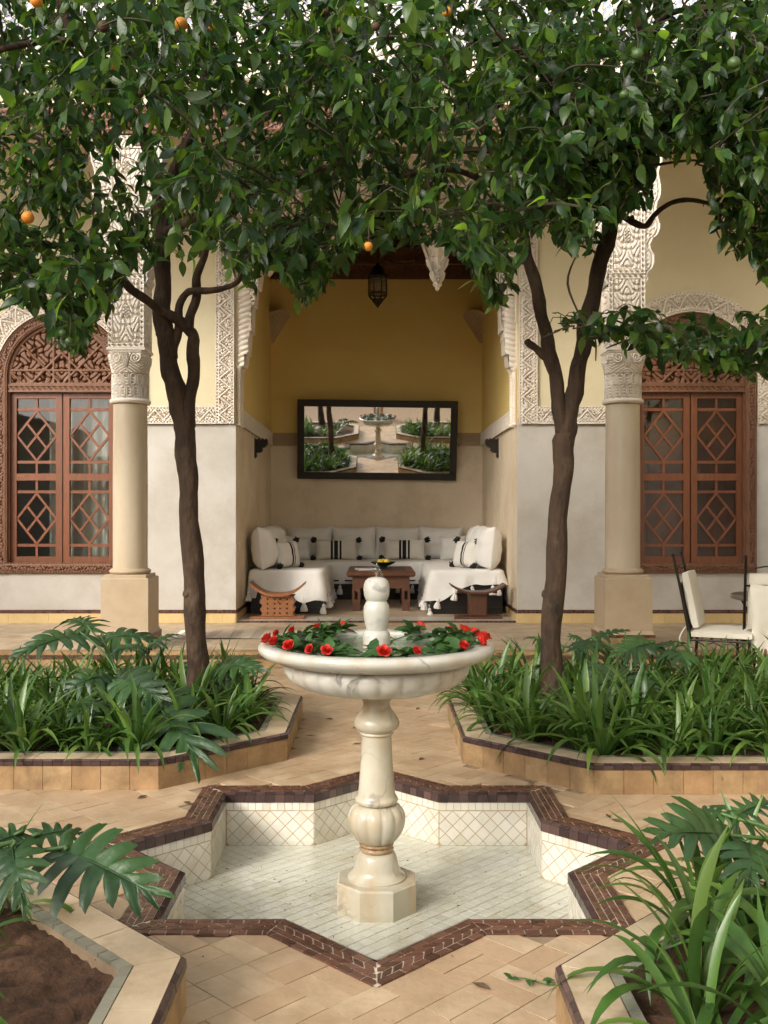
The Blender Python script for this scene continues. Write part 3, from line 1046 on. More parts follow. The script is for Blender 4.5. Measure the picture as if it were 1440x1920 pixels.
def carve_plane(name, o, du, dv, lu, lv, H, depth, mat, parent, step=0.006):
    """H(u, v) carved on a plane; raised faces point along du x dv"""
    P, U, V = plane_grid(o, du, dv, lu, lv, step)
    N = np.cross(np.array(du, float), np.array(dv, float))
    return relief(name, P, N, H(U, V), depth, mat, parent)

# ------------------------------------------------------------------ the building
bld = thing('courtyard_house', 'cream plastered courtyard house with a carved arched alcove and two wooden windows', 'house', (0, WY, 0))
WX, WHALF = 3.496, 0.713                  # windows: centre, outer half width
WB, WARC = 0.69, 2.867                    # sill bottom, arch centre height
WALL_TOP = 5.62
DADO0, DADO1 = 2.346, 2.54
XJ, XEND = NHW, 6.5                       # wall from the niche jamb outward

def wall_with_window(sgn):
    hole = WHALF - 0.03
    xl, xr = WX - hole, WX + hole
    def add_quad(mb, x0, x1, z0, z1):
        vs = [(sgn * x0, WY, z0), (sgn * x1, WY, z0), (sgn * x1, WY, z1), (sgn * x0, WY, z1)]
        mb.add(vs, [[0, 1, 2, 3] if sgn > 0 else [3, 2, 1, 0]])
    low, up = MB(), MB()
    zm = DADO0 + 0.06
    for (x0, x1) in ((XJ, xl), (xr, XEND)):
        add_quad(low, x0, x1, GZ - 0.01, zm)
        add_quad(up, x0, x1, zm, WALL_TOP)
    add_quad(low, xl, xr, GZ - 0.01, WB + 0.03)
    n = 24
    for k in range(n):
        a0, a1 = PI * k / n, PI * (k + 1) / n
        xa, xb = WX - hole * math.cos(a0), WX - hole * math.cos(a1)
        za, zb = WARC + hole * math.sin(a0), WARC + hole * math.sin(a1)
        vs = [(sgn * xa, WY, za), (sgn * xb, WY, zb), (sgn * xb, WY, WALL_TOP), (sgn * xa, WY, WALL_TOP)]
        up.add(vs, [[0, 1, 2, 3] if sgn > 0 else [3, 2, 1, 0]])
    low.build('lower_wall', PLASTER, bld)
    up.build('upper_wall', PLASTER_Y, bld)
for s in (-1, 1):
    wall_with_window(s)

# niche walls
def niche_walls():
    for s in (-1, 1):
        low, up = MB(), MB()
        for mbx, z0, z1 in ((low, GZ - 0.01, DADO0 + 0.02), (up, DADO0 + 0.02, 5.5)):
            vs = [(s * NHW, WY, z0), (s * NHW, NB, z0), (s * NHW, NB, z1), (s * NHW, WY, z1)]
            mbx.add(vs, [[3, 2, 1, 0] if s < 0 else [0, 1, 2, 3]])
        low.build('niche_lower_wall', NICHE_LOW, bld)
        up.build('niche_upper_wall', NICHE_Y, bld)
    mb = MB(); mb.add([(-NHW, NB, GZ - 0.01), (NHW, NB, GZ - 0.01), (NHW, NB, DADO0 + 0.02), (-NHW, NB, DADO0 + 0.02)], [[0, 1, 2, 3]])
    mb.build('niche_lower_wall', NICHE_LOW, bld)
    mb = MB(); mb.add([(-NHW, NB, DADO0 + 0.02), (NHW, NB, DADO0 + 0.02), (NHW, NB, 5.5), (-NHW, NB, 5.5)], [[0, 1, 2, 3]])
    mb.build('niche_upper_wall', NICHE_Y, bld)
    # wooden ceiling and carved cornice
    mb = MB(); mb.box(-NHW, NHW, WY + 0.3, NB, 5.32, 5.42)
    for k in range(12):
        y = WY + 0.55 + k * 0.27
        mb.box(-NHW, NHW, y, y + 0.08, 5.24, 5.319)
    mb.build('niche_ceiling', WOOD_DARK, bld)
    for (z0, z1, dep) in ((4.78, 4.99, 0.03), (5.0, 5.24, 0.05)):
        carve_plane('niche_cornice', (-NHW, NB - 0.03 - dep * 2, z0), (1, 0, 0), (0, 0, 1), 2 * NHW, z1 - z0, lambda u, v, h=z1 - z0: pat_band(v, u, h, P=0.16, bw=0.035), 0.025, WOOD_CARVED, bld, 0.008)
    for s in (-1, 1):
        o = (s * (NHW - 0.05), NB, 4.78) if s > 0 else (-(NHW - 0.05), WY + 0.4, 4.78)
        d = (0, -1, 0) if s > 0 else (0, 1, 0)
        carve_plane('niche_cornice', o, d, (0, 0, 1), NB - WY - 0.4, 0.42, lambda u, v: pat_band(v, u, 0.42, P=0.2, bw=0.04), 0.025, WOOD_CARVED, bld, 0.012)
niche_walls()

# dado bands of carved stucco
DW = DADO1 - DADO0
def dado_wall(sgn):
    x0, x1 = 1.78, 2.60
    o = (-x1, WY - 0.006, DADO0) if sgn < 0 else (x0, WY - 0.006, DADO0)
    carve_plane('stucco_band', o, (1, 0, 0), (0, 0, 1), x1 - x0, DW, lambda u, v: pat_band(v, u + 0.05, DW), 0.034, STUCCO, bld, 0.005)
    # beyond the window
    x0, x1 = WX + WHALF + 0.24, 5.6
    o = (-x1, WY - 0.006, DADO0) if sgn < 0 else (x0, WY - 0.006, DADO0)
    carve_plane('stucco_band', o, (1, 0, 0), (0, 0, 1), x1 - x0, DW, lambda u, v: pat_band(v, u, DW), 0.034, STUCCO, bld, 0.012)
    # upright band at the niche, from the dado to the frieze
    xj = 1.575
    o = (-1.78, WY - 0.008, DADO0) if sgn < 0 else (xj, WY - 0.008, DADO0)
    carve_plane('stucco_jamb', o, (1, 0, 0), (0, 0, 1), 1.78 - xj, 5.33 - DADO0, lambda u, v: pat_band(u, v, 1.78 - xj), 0.034, STUCCO, bld, 0.005)
    # inside the niche
    if sgn < 0:
        carve_plane('niche_band', (-NHW + 0.004, WY + 0.25, DADO0), (0, 1, 0), (0, 0, 1), NB - WY - 0.25, DW, lambda u, v: pat_band(v, u, DW), 0.03, STUCCO, bld, 0.009)
    else:
        carve_plane('niche_band', (NHW - 0.004, NB, DADO0), (0, -1, 0), (0, 0, 1), NB - WY - 0.25, DW, lambda u, v: pat_band(v, u, DW), 0.03, STUCCO, bld, 0.009)
for s in (-1, 1):
    dado_wall(s)
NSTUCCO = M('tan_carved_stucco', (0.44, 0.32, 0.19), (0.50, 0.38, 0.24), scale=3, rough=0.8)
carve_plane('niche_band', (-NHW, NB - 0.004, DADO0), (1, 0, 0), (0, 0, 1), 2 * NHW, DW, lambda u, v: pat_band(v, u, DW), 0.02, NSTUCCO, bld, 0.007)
carve_plane('stucco_frieze', (-1.78, WY - 0.010, 5.13), (1, 0, 0), (0, 0, 1), 3.56, 0.20, lambda u, v: pat_band(v, u, 0.20), 0.024, STUCCO, bld, 0.007)

# lambrequin arch of carved stucco hanging in the opening
def arch_edge(x):
    """lower edge of the hanging arch at |x|"""
    x = abs(x)
    pts = [(0, 4.92), (0.12, 4.86), (0.20, 4.70), (0.30, 4.72), (0.42, 4.62), (0.50, 4.42), (0.56, 4.25), (0.62, 4.06), (0.68, 3.90), (0.74, 4.06), (0.80, 4.25), (0.88, 4.40), (0.96, 4.52),
           (1.04, 4.42), (1.10, 4.28), (1.16, 4.10), (1.22, 4.02), (1.28, 4.08), (1.31, 3.86), (1.345, 3.86), (1.35, 3.66), (1.385, 3.66), (1.39, 3.40), (1.42, 3.40), (1.425, 3.12), (1.46, 3.12), (1.465, 2.98), (1.56, 2.98)]
    for (a, za), (b, zb) in zip(pts, pts[1:]):
        if a <= x <= b:
            return za + (zb - za) * (x - a) / max(1e-6, b - a)
    return 2.98

def lambrequin():
    st = 0.012
    for yy, dep, nm in ((WY + 0.05, 0.055, 'arch_face'),):
        P, U, V = plane_grid((-1.57, yy, 2.96), (1, 0, 0), (0, 0, 1), 3.14, 5.14 - 2.96, 0.0085)
        X, Z = P[..., 0], P[..., 2]
        E = np.interp(np.abs(X), np.linspace(0, 1.57, 400), [arch_edge(t) for t in np.linspace(0, 1.57, 400)])
        d = Z - E
        # net of small holes inside, raised rolls along the edge
        H = pat_lattice(X, Z, 0.075, 0.34)
        H = np.where(d < 0.10, soft(np.abs(np.sin(d / 0.10 * PI * 2)), 0.25, 0.6), H)
        big = pat_vines(np.abs(X), Z, 42)
        H = np.where(Z > 4.85, big, H)
        H = np.where(np.abs(X) > 1.40, pat_rope(np.abs(X) - 1.40, Z, 0.16, 0.06), H)
        relief(nm, P, np.array((0, -1.0, 0)), H, dep, STUCCO, bld, d >= 0)
    # the soffit: thickness of the arch
    mb = MB()
    xs = np.linspace(-1.56, 1.56, 261)
    mb.grid([[(x, WY + 0.02, arch_edge(x)), (x, WY + 0.17, arch_edge(x) + 0.012), (x, WY + 0.34, arch_edge(x) + 0.03)] for x in xs][::-1])
    mb.build('arch_soffit', STUCCO, bld)
    mb = MB()
    mb.grid([[(x, WY + 0.34, arch_edge(x) + 0.03), (x, WY + 0.34, 5.40)] for x in xs])
    mb.build('arch_back', STUCCO, bld)
    # pendants: stepped drops
    for s in (-1, 1):
        for (xp, tip, w, top) in ((0.68, 3.84, 0.13, 4.32), (1.22, 4.02, 0.085, 4.34)):
            mb = MB()
            hh = top - tip
            prof = []
            tiers = [(0.02, 0.0), (0.16, 0.05), (0.17, 0.09), (0.38, 0.15), (0.30, 0.20), (0.55, 0.30), (0.62, 0.42), (0.52, 0.46), (0.80, 0.60), (0.90, 0.74), (0.78, 0.78), (1.0, 0.92), (1.0, 1.0)]
            for (r, t) in tiers:
                prof.append((w * r, tip + hh * t))
            mb.lathe(prof, 32, (s * xp, WY + 0.10, 0), fn=lambda r, z, th, j: r * (1 + 0.13 * math.cos(8 * th)))
            mb.build('pendant', STUCCO, bld)
        # jamb colonnettes with rope edges and stepped consoles
        for (dx, y) in ((0.025, WY + 0.05), (0.025, WY + 0.26)):
            mb = MB()
            prof = [(0.026, z) for z in np.linspace(2.36, 2.94, 60)]
            mb.lathe([(0.034, 2.33), (0.034, 2.36)] + prof + [(0.036, 2.95), (0.05, 2.99)], 14, (s * (NHW - dx), y, 0), fn=lambda r, z, th, j: r * (1 + 0.10 * math.sin(z * 170 + th)))
            mb.build('colonnette', STUCCO, bld, smooth=True)
        mb = MB()
        for q in range(6):
            o = 0.02 + q * 0.028
            mb.box(*sorted((s * (NHW - o - 0.012), s * (NHW + 0.005))), WY + 0.015 + 0.001 * q, WY + 0.345 - 0.001 * q, 2.965 + q * 0.085, 2.965 + q * 0.085 + 0.083)
        mb.build('console', STUCCO, bld)
        # fluted jamb strip above the console on the reveal
        mb = MB()
        for q in range(7):
            y = WY + 0.03 + q * 0.044
            mb.tube([(s * (NHW - 0.012), y, 3.48), (s * (NHW - 0.012), y, 5.2)], 0.02, 6)
        mb.build('jamb_flutes', STUCCO, bld)
lambrequin()

# skirting: yellow tiles under two rows of small dark tiles
def skirting(a, b, nrm, sub=0.05):
    a, b = Vector(a), Vector(b)
    d = (b - a).normalized()
    L = (b - a).length
    nn = Vector((nrm[0], nrm[1], 0))
    base = nn * 0.012
    rows = [(GZ + 0.001, 0.104, 0.15, sk_y), (GZ + 0.106, 0.019, sub, sk_d), (GZ + 0.127, 0.019, sub, sk_d)]
    for z, h, w, pc in rows:
        m = max(1, int(round(L / w)))
        for q in range(m):
            p, r = a + base + d * (L * q / m + 0.001), a + base + d * (L * (q + 1) / m - 0.001)
            pts = [(p.x, p.y, z), (r.x, r.y, z), (r.x, r.y, z + h), (p.x, p.y, z + h)]
            nv = (Vector(pts[1]) - Vector(pts[0])).cross(Vector(pts[2]) - Vector(pts[1]))
            if nv.dot(nn) < 0:
                pts = pts[::-1]
            pc.add(pts, nn, 0.010)
sk_y = Pieces(bld, 'skirting_tile', 'skirting_tiles', YELLOW_TILE, 60, tilt=0.002)
sk_d = Pieces(bld, 'dark_skirting_tile', 'dark_skirting_tiles', DARK_TILE, 200, tilt=0.003)
skirting((-6.0, WY, 0), (-NHW - 0.0, WY, 0), (0, -1))
skirting((NHW + 0.0, WY, 0), (6.0, WY, 0), (0, -1))
skirting((-NHW, WY, 0), (-NHW, NB, 0), (1, 0))
skirting((NHW, WY, 0), (NHW, NB, 0), (-1, 0))
sk_y.finish(); sk_d.finish()

# windows: carved frame, fanlight, two glazed leaves with a lozenge grid
def window(sgn, curtain):
    cx = sgn * WX
    w = link('window', None, bld)
    w['label'] = 'brown wooden window with pale curtains behind the glass' if curtain else 'red-brown wooden window with dark glass behind the chairs'
    # frame path: up the left side, round the arch, down the right side, along the sill
    path, nrm = [], []
    for z in np.linspace(WB, WARC, 60):
        path.append((-WHALF, z)); nrm.append((1, 0))
    for a in np.linspace(0, PI, 80)[1:]:
        path.append((-WHALF * math.cos(a), WARC + WHALF * math.sin(a))); nrm.append((math.cos(a), -math.sin(a)))
    for z in np.linspace(WARC, WB, 60)[1:]:
        path.append((WHALF, z)); nrm.append((-1, 0))
    path, nrm = np.array(path), np.array(nrm)
    # finer along
    t = np.linspace(0, len(path) - 1, 900)
    path = np.stack([np.interp(t, np.arange(len(path)), path[:, i]) for i in (0, 1)], -1)
    nrm = np.stack([np.interp(t, np.arange(len(nrm)), nrm[:, i]) for i in (0, 1)], -1)
    s = np.concatenate([[0], np.cumsum(np.linalg.norm(np.diff(path, axis=0), axis=1))])
    fw = 0.125
    u = np.linspace(0, fw, 26)
    U, S = np.meshgrid(u, s, indexing='ij')
    XZ = path[None] + nrm[None] * U[..., None]
    P = np.stack([cx + XZ[..., 0], np.full_like(U, WY - 0.005), XZ[..., 1]], -1)
    def frame_H(U, S):
        H = np.where(U < 0.028, pat_rope(U, S, 0.028, 0.03), 0.8)
        H = np.where((U > 0.034) & (U < 0.082), np.where(pat_vines(U - 0.058, S, 110) > 0.5, 0.85, 0.25), H)
        H = np.where(U > 0.1, pat_rope(U - 0.1, S, 0.025, 0.03) * 0.7, H)
        H[0, :] = 0; H[-1, :] = -1.2
        return H
    relief('frame', P, np.array((0, -1.0, 0)), frame_H(U, S), 0.035, WOOD_CARVED, w)
    ins = WHALF - fw
    carve_plane('sill', (cx - WHALF, WY - 0.008, WB), (1, 0, 0), (0, 0, 1), 2 * WHALF, 0.12, lambda u, v: frame_H(v, u) * (v > 0) * np.where(v > 0.118, 0, 1), 0.04, WOOD_CARVED, w, 0.005)
    carve_plane('transom', (cx - ins, WY + 0.01, 2.70), (1, 0, 0), (0, 0, 1), 2 * ins, 0.085, lambda u, v: np.where((v > 0.02) & (v < 0.065), np.where(tri((u + v) / 0.06) > 0.4, 0.8, 0.2), 1.0), 0.02, WOOD_CARVED, w, 0.005)
    # fanlight: pierced wood in front of a dark board
    P, U, V = plane_grid((cx - ins - 0.005, WY + 0.065, 2.785), (1, 0, 0), (0, 0, 1), 2 * ins + 0.01, ins + 0.09, 0.0065)
    X, Z = P[..., 0] - cx, P[..., 2]
    msk = np.where(Z < WARC, np.abs(X) < ins + 0.01, X ** 2 + (Z - WARC) ** 2 < (ins + 0.01) ** 2)
    zz = Z - 2.785
    ax = np.abs(X)
    scroll = pat_vines(ax * 1.0, zz, 60)
    lines = np.zeros_like(X, bool)
    for (a, b, c) in ((0, 1, -0.16), (1, 0, -0.085), (0.707, 0.707, -0.25), (0.707, -0.707, 0.0), (0.707, -0.707, -0.30)):
        lines |= np.abs(a * ax + b * zz + c) < 0.013
    rim = (np.where(Z < WARC, ins - ax, ins - np.sqrt(X ** 2 + (Z - WARC) ** 2)) < 0.03) | (zz < 0.02)
    H = np.where(lines | rim, 1.0, scroll * 0.8)
    relief('fanlight', P, np.array((0, -1.0, 0)), H, 0.06, WOOD_CARVED, w, msk)
    # leaves
    z_lv = dict(bottom=0.80, top=2.70)
    yb = WY + 0.075
    half = ins - 0.005
    bars = []
    for ls in (-1, 1):
        c = cx + ls * (half / 2 + 0.003)
        hw = half / 2 - 0.004
        gw = hw - 0.068                        # glazed half width
        mb = MB()
        mb.box(c - hw, c - gw, yb - 0.025, yb + 0.025, 0.80, 2.70)
        mb.box(c + gw, c + hw, yb - 0.025, yb + 0.025, 0.80, 2.70)
        for (z0, z1) in ((0.80, 0.875), (1.722, 1.80), (2.636, 2.70)):
            mb.box(c - gw, c + gw, yb - 0.024, yb + 0.024, z0, z1)
        mb.build('leaf_frame', WOOD, w)
        def bar(x0, z0, x1, z1, t=0.0125):
            m2 = MB()
            p, q = Vector((x0, yb, z0)), Vector((x1, yb, z1))
            d = (q - p); l = d.length; d.normalize()
            side = Vector((d.z, 0, -d.x))
            dy = random.uniform(0.0105, 0.0125)
            m2.obox((p + q) / 2, d * l / 2, Vector((0, dy, 0)), side * t)
            m2.build('muntin', WOOD, w)
        for (ra, rb, sq0, sq1, rc, rd) in ((2.53, 2.636, 1.944, 2.497, 1.80, 1.909), (1.613, 1.722, 1.016, 1.578, 0.875, 0.983)):
            bar(c - gw, (ra + sq1) / 2, c + gw, (ra + sq1) / 2, 0.016)
            bar(c - gw, (sq0 + rd) / 2, c + gw, (sq0 + rd) / 2, 0.016)
            bar(c, ra, c, rb); bar(c, rc, c, rd)
            zc, hh = (sq0 + sq1) / 2, (sq1 - sq0) / 2
            T, B, Lf, Rt = (c, zc + hh), (c, zc - hh), (c - gw, zc), (c + gw, zc)
            for p, q in ((T, Lf), (Lf, B), (B, Rt), (Rt, T)):
                bar(*p, *q)
            mids = [((T[0] + Lf[0]) / 2, (T[1] + Lf[1]) / 2), ((B[0] + Rt[0]) / 2, (B[1] + Rt[1]) / 2), ((T[0] + Rt[0]) / 2, (T[1] + Rt[1]) / 2), ((B[0] + Lf[0]) / 2, (B[1] + Lf[1]) / 2)]
            bar(*mids[0], *mids[1]); bar(*mids[2], *mids[3])
        for (z0, z1) in ((0.86, 1.73), (1.79, 2.65)):
            m2 = MB(); m2.box(c - gw - 0.005, c + gw + 0.005, yb + 0.004, yb + 0.008, z0, z1)
            m2.build('pane', GLASS, w)
    # the room behind: dark box
    mb = MB()
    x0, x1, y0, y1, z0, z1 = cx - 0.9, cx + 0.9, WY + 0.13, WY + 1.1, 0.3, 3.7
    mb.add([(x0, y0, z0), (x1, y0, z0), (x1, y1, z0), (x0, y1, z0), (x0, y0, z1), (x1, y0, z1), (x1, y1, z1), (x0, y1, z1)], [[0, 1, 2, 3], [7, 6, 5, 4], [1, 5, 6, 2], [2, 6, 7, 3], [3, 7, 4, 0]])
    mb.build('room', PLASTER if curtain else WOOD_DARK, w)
    mb = MB()
    mb.box(cx - 0.66, cx - 0.575, WY + 0.01, WY + 0.13, 0.75, 3.4); mb.box(cx + 0.575, cx + 0.66, WY + 0.01, WY + 0.13, 0.75, 3.4)
    mb.build('reveal', WOOD_CARVED, w)
    if curtain:
        for (xa, xb) in ((cx - 0.20, cx + 0.58),):
            xs = np.linspace(xa, xb, 70)
            mb = MB()
            mb.grid([[(x, WY + 0.26 + 0.03 * math.sin(x * 48) + 0.02 * math.sin(x * 21), z) for z in (0.4, 1.2, 2.0, 3.0)] for x in xs])
            mb.build('curtain', CREAM, w, smooth=True)
    else:
        # inner shutters with raised panels
        mb = MB()
        for ls in (-1, 1):
            c = cx + ls * 0.29
            for z0, z1 in ((0.85, 1.4), (1.5, 2.0), (2.1, 2.65)):
                mb.box(c - 0.2, c + 0.2, WY + 0.23, WY + 0.25, z0, z1)
                mb.box(c - 0.13, c + 0.13, WY + 0.215, WY + 0.2301, z0 + 0.08, z1 - 0.08)
            mb.box(c - 0.28, c + 0.28, WY + 0.2501, WY + 0.28, 0.7, 2.8)
        mb.build('inner_shutters', WOOD, w)
    # stucco round the arch
    aa = np.linspace(0, PI, 360)
    arc = [(-math.cos(a), math.sin(a)) for a in aa]
    r0, r1 = WHALF + 0.005, WHALF + 0.235
    rr = np.linspace(r0, r1, 40)
    Rr, A = np.meshgrid(rr, aa, indexing='ij')
    P = np.stack([cx - Rr * np.cos(A), np.full_like(Rr, WY - 0.006), WARC + Rr * np.sin(A)], -1)
    relief('stucco_arch', P, np.array((0, -1.0, 0)), pat_band(Rr - r0, A * 0.8, r1 - r0), 0.034, STUCCO, w)
    for ls in (-1, 1):
        x0 = cx - r1 if ls < 0 else cx + r0
        carve_plane('stucco_side', (x0, WY - 0.006, DADO0), (1, 0, 0), (0, 0, 1), r1 - r0, WARC - DADO0, lambda u, v: pat_band(u, v, r1 - r0), 0.034, STUCCO, w, 0.006)
window(-1, True)
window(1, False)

# gallery beam, ceiling, ledge and the lattice above
BY0, BY1 = 8.77, 9.09
mb = MB(); mb.box(-6.5, 6.5, BY0 + 0.03, BY1 - 0.02, 4.76, 5.22)
mb.build('gallery_beam', PLASTER_Y, bld)
carve_plane('carved_beam_face', (-6.5, BY0 + 0.02, 4.76), (1, 0, 0), (0, 0, 1), 13, 0.26, lambda u, v: pat_band(v, u, 0.26, P=0.24, bw=0.05), 0.03, WOOD_CARVED, bld, 0.012)
mb = MB(); mb.box(-6.5, 6.5, BY0 - 0.06, BY1 + 0.1, 5.223, 5.30, 0.015)
mb.build('ledge', STUCCO, bld)
mb = MB(); mb.box(-6.5, 6.5, BY1 - 0.05, WY + 0.35, 5.56, 5.66)
mb.build('gallery_ceiling', STUCCO, bld)
mb = MB(); mb.box(-6.5, 6.5, WY + 0.34, NB + 0.3, 5.50, 5.62)
mb.build('roof', PLASTER, bld)
lat = link('lattice_screen', None, bld)
yl = BY0 + 0.05
for k in range(14):
    mb = MB()
    x = -5.2 + k * 0.8
    mb.box(x - 0.03, x + 0.03, yl - 0.03, yl + 0.03, 5.3, 6.7)
    mb.build('post', STUCCO, lat)
for k in range(13):
    mb = MB()
    x0, x1, z0, z1 = -5.2 + k * 0.8 + 0.03, -5.2 + (k + 1) * 0.8 - 0.03, 5.36, 6.66
    p = 0.085
    nn = int((x1 - x0 + z1 - z0) / p) + 2
    for q in range(nn):
        for sg in (1, -1):
            c = q * p
            # line x - x0 + (z - z0) = c or mirrored
            pts = []
            for (x, z) in ((x0 + min(c, x1 - x0), z0 + c - min(c, x1 - x0)), (x0 + max(0, c - (z1 - z0)), z0 + min(c, z1 - z0))):
                pts.append(Vector((x if sg > 0 else x0 + x1 - x, yl + 0.004 * sg, z)))
            d = pts[1] - pts[0]
            if d.length < 0.05:
                continue
            l = d.length; d.normalize()
            mb.obox((pts[0] + pts[1]) / 2, d * l / 2, (0, 0.0035, 0), Vector((d.z, 0, -d.x)) * 0.011)
    mb.box(x0, x1, yl - 0.02, yl + 0.02, 5.30, 5.36)
    mb.build('lattice_panel', STUCCO, lat)

# unseen wings added round the courtyard, their heights set to shade and bounce light
for nm, (x0, x1, y0, y1, h), lab in (('wing', (4.9, 5.4, -7.0, 10.6, 6.6), 'plain plastered wing, unseen, added on the right to block sky light'), ('wing', (-9.0, 5.4, -7.6, -7.05, 2.9), 'plain plastered wing, unseen, added behind the camera to cut low sky light'), ('wing', (-9.0, -8.5, -7.0, 10.6, 3.6), 'low plastered wing, unseen, added on the left and kept low for the sun')):
    wg = thing('added_light_wing', lab, 'building', ((x0 + x1) / 2, (y0 + y1) / 2, 0))
    mb = MB(); mb.box(x0, x1, y0, y1, -0.01, 2.4); mb.build('lower_wall', PLASTER, wg)
    mb = MB(); mb.box(x0 + 0.003, x1 - 0.003, y0 + 0.003, y1 - 0.003, 2.4, h); mb.build('upper_wall', PLASTER_Y, wg)
    mb = MB(); mb.box(x0 - 0.08, x1 + 0.08, y0 - 0.08, y1 + 0.08, h, h + 0.12); mb.build('coping', CURB_FACE, wg)

# ------------------------------------------------------------------ columns
def column(sgn, label):
    c = (sgn * 2.25, 8.935, 0)
    root = thing('column', label, 'column', (c[0], c[1], GZ))
    x, y = c[0], c[1]
    mb = MB()
    mb.box(x - 0.235, x + 0.235, y - 0.235, y + 0.235, GZ - 0.003, GZ + 0.105)
    mb.build('plinth_foot', CURB_FACE, root)
    pc = Pieces(root, 'dark_strip_tile', 'dark_strip_tiles', DARK_TILE, 40, tilt=0.004)
    for q in range(9):
        a, b = -0.235 + q * 0.0522, -0.235 + (q + 1) * 0.0522 - 0.002
        pc.add([(x + a, y - 0.238, GZ + 0.107), (x + b, y - 0.238, GZ + 0.107), (x + b, y - 0.238, GZ + 0.132), (x + a, y - 0.238, GZ + 0.132)], (0, -1, 0), 0.02)
        sx = -sgn
        pts = [(x + sx * 0.238, y + a, GZ + 0.107), (x + sx * 0.238, y + b, GZ + 0.107), (x + sx * 0.238, y + b, GZ + 0.132), (x + sx * 0.238, y + a, GZ + 0.132)]
        pc.add(pts if sx > 0 else pts[::-1], (sx, 0, 0), 0.02)
    pc.finish()
    mb = MB()
    n = 4
    secs = [(0.228, GZ + 0.105), (0.228, GZ + 0.135), (0.212, GZ + 0.165), (0.212, 0.768), (0.206, 0.777)]
    vs = [(x + sx * h, y + sy * h, z) for h, z in secs for sx, sy in ((-1, -1), (1, -1), (1, 1), (-1, 1))]
    fs = [[j * 4 + k, j * 4 + (k + 1) % 4, j * 4 + 4 + (k + 1) % 4, j * 4 + 4 + k] for j in range(len(secs) - 1) for k in range(4)] + [[16, 17, 18, 19]]
    mb.add(vs, fs)
    mb.build('plinth', STONE, root)
    mb = MB(); mb.box(x - 0.188, x + 0.188, y - 0.188, y + 0.188, 0.774, 0.806, 0.004)
    mb.build('cap_slab', STONE, root)
    mb = MB()
    prof = [(0.17, 0.804)] + [(0.166 + 0.022 * math.sin(PI * t), 0.806 + 0.048 * t) for t in np.linspace(0, 1, 10)] + [(0.160, 0.858)]
    mb.lathe(prof, 48, (x, y, 0)); mb.build('base_ring', STONE, root, angle=40)
    mb = MB(); mb.lathe([(0.158, 0.856), (0.156, 0.9), (0.157, 1.6), (0.153, 2.345)], 56, (x, y, 0)); mb.build('shaft', SHAFT, root, angle=50)
    # rope ring
    nt, ns = 120, 14
    Tt, Ss = np.meshgrid(np.linspace(0, 2 * PI, nt + 1), np.linspace(0, 2 * PI, ns + 1), indexing='ij')
    rr = 0.024 * (0.82 + 0.18 * np.abs(np.sin(Tt * 18 + Ss * 0.8)))
    R = 0.162 + rr * np.cos(Ss)
    P = np.stack([x + R * np.cos(Tt), y + R * np.sin(Tt), 2.372 + rr * np.sin(Ss)], -1)
    relief('rope_ring', P, np.array((0, 0, 1.0)), np.zeros(Tt.shape), 0, STUCCO, root, smooth=True)
    # capital, lower drum: interlaced arches
    nt, nz = 260, 46
    Tt, Z = np.meshgrid(np.linspace(2 * PI, 0, nt + 1), np.linspace(0, 1, nz), indexing='ij')
    m = 16
    ph = (Tt / (2 * PI) * m)
    w1 = np.where(Z < 0.45, 0.5, np.where(Z < 0.6, 0.5, 0.5))
    cell = np.abs((ph % 1) - 0.5) * 2
    sh = np.clip((Z - 0.42) / 0.16, 0, 1) * 0.5
    cell = np.abs(((ph + sh) % 1) - 0.5) * 2
    arch = np.where(Z > 0.80, np.sqrt(cell ** 2 + ((Z - 0.80) / 0.18) ** 2), np.where(Z < 0.15, np.sqrt(cell ** 2 + ((0.15 - Z) / 0.2) ** 2), cell))
    H = np.where((arch > 0.62) & (arch < 0.88), 1.0, np.where(arch > 0.88, 0.1, np.where((arch > 0.3) & (arch < 0.5), 0.9, 0.05)))
    H = np.where((arch < 0.3), soft(tri(Z * 9), 0.35, 0.6) * 0.8, H)
    H[:, 0] = 1; H[:, -1] = 1
    R0 = 0.136
    P = np.stack([x + R0 * np.cos(Tt), y + R0 * np.sin(Tt), 2.392 + Z * 0.235], -1)
    Nn = np.stack([np.cos(Tt), np.sin(Tt), np.zeros_like(Tt)], -1)
    relief('capital_drum', P, Nn, H, 0.032, STUCCO, root)
    # upper block: swells from round to square, volutes and a pine cone on every side
    nt, nz = 320, 44
    Tt, Z = np.meshgrid(np.linspace(2 * PI, 0, nt + 1), np.linspace(0, 1, nz), indexing='ij')
    sq = 1 / np.maximum(np.abs(np.cos(Tt)), np.abs(np.sin(Tt)))
    k = np.clip(Z * 1.3, 0, 1)
    Rb = (1 - k) * 0.158 + k * np.minimum(0.150 * sq, 0.198)
    bulge = 0.015 * np.sin(np.clip(Z, 0, 1) * PI)
    face = ((Tt + PI / 4) % (PI / 2)) / (PI / 2) - 0.5       # -0.5..0.5 across each side
    fx, fz = np.abs(face) * 0.34, Z * 0.2
    def volute(cx_, cz_, rad):
        dx, dz = fx - cx_, fz - cz_
        r = np.sqrt(dx ** 2 + dz ** 2)
        th = np.arctan2(dz, dx)
        ins_ = r < rad
        return ins_, soft(np.abs(((r / (rad / 2.4) - th / (2 * PI)) % 1) - 0.5), 0.14, 0.24)
    H = soft(np.abs(np.sin((fz * 1.1 + 0.5 * fx) * 110)), 0.25, 0.5) * 0.7
    cone = (fx / 0.032) ** 2 + ((fz - 0.115) / 0.065) ** 2
    H = np.where(cone < 1.5, np.where(cone < 1, pat_lattice(fx, fz, 0.02, 0.4), 0.0), H)
    i_, h_ = volute(0.098, 0.135, 0.058)
    H = np.where(i_, h_, H)
    H = np.where(Z > 0.93, 1.0, H)
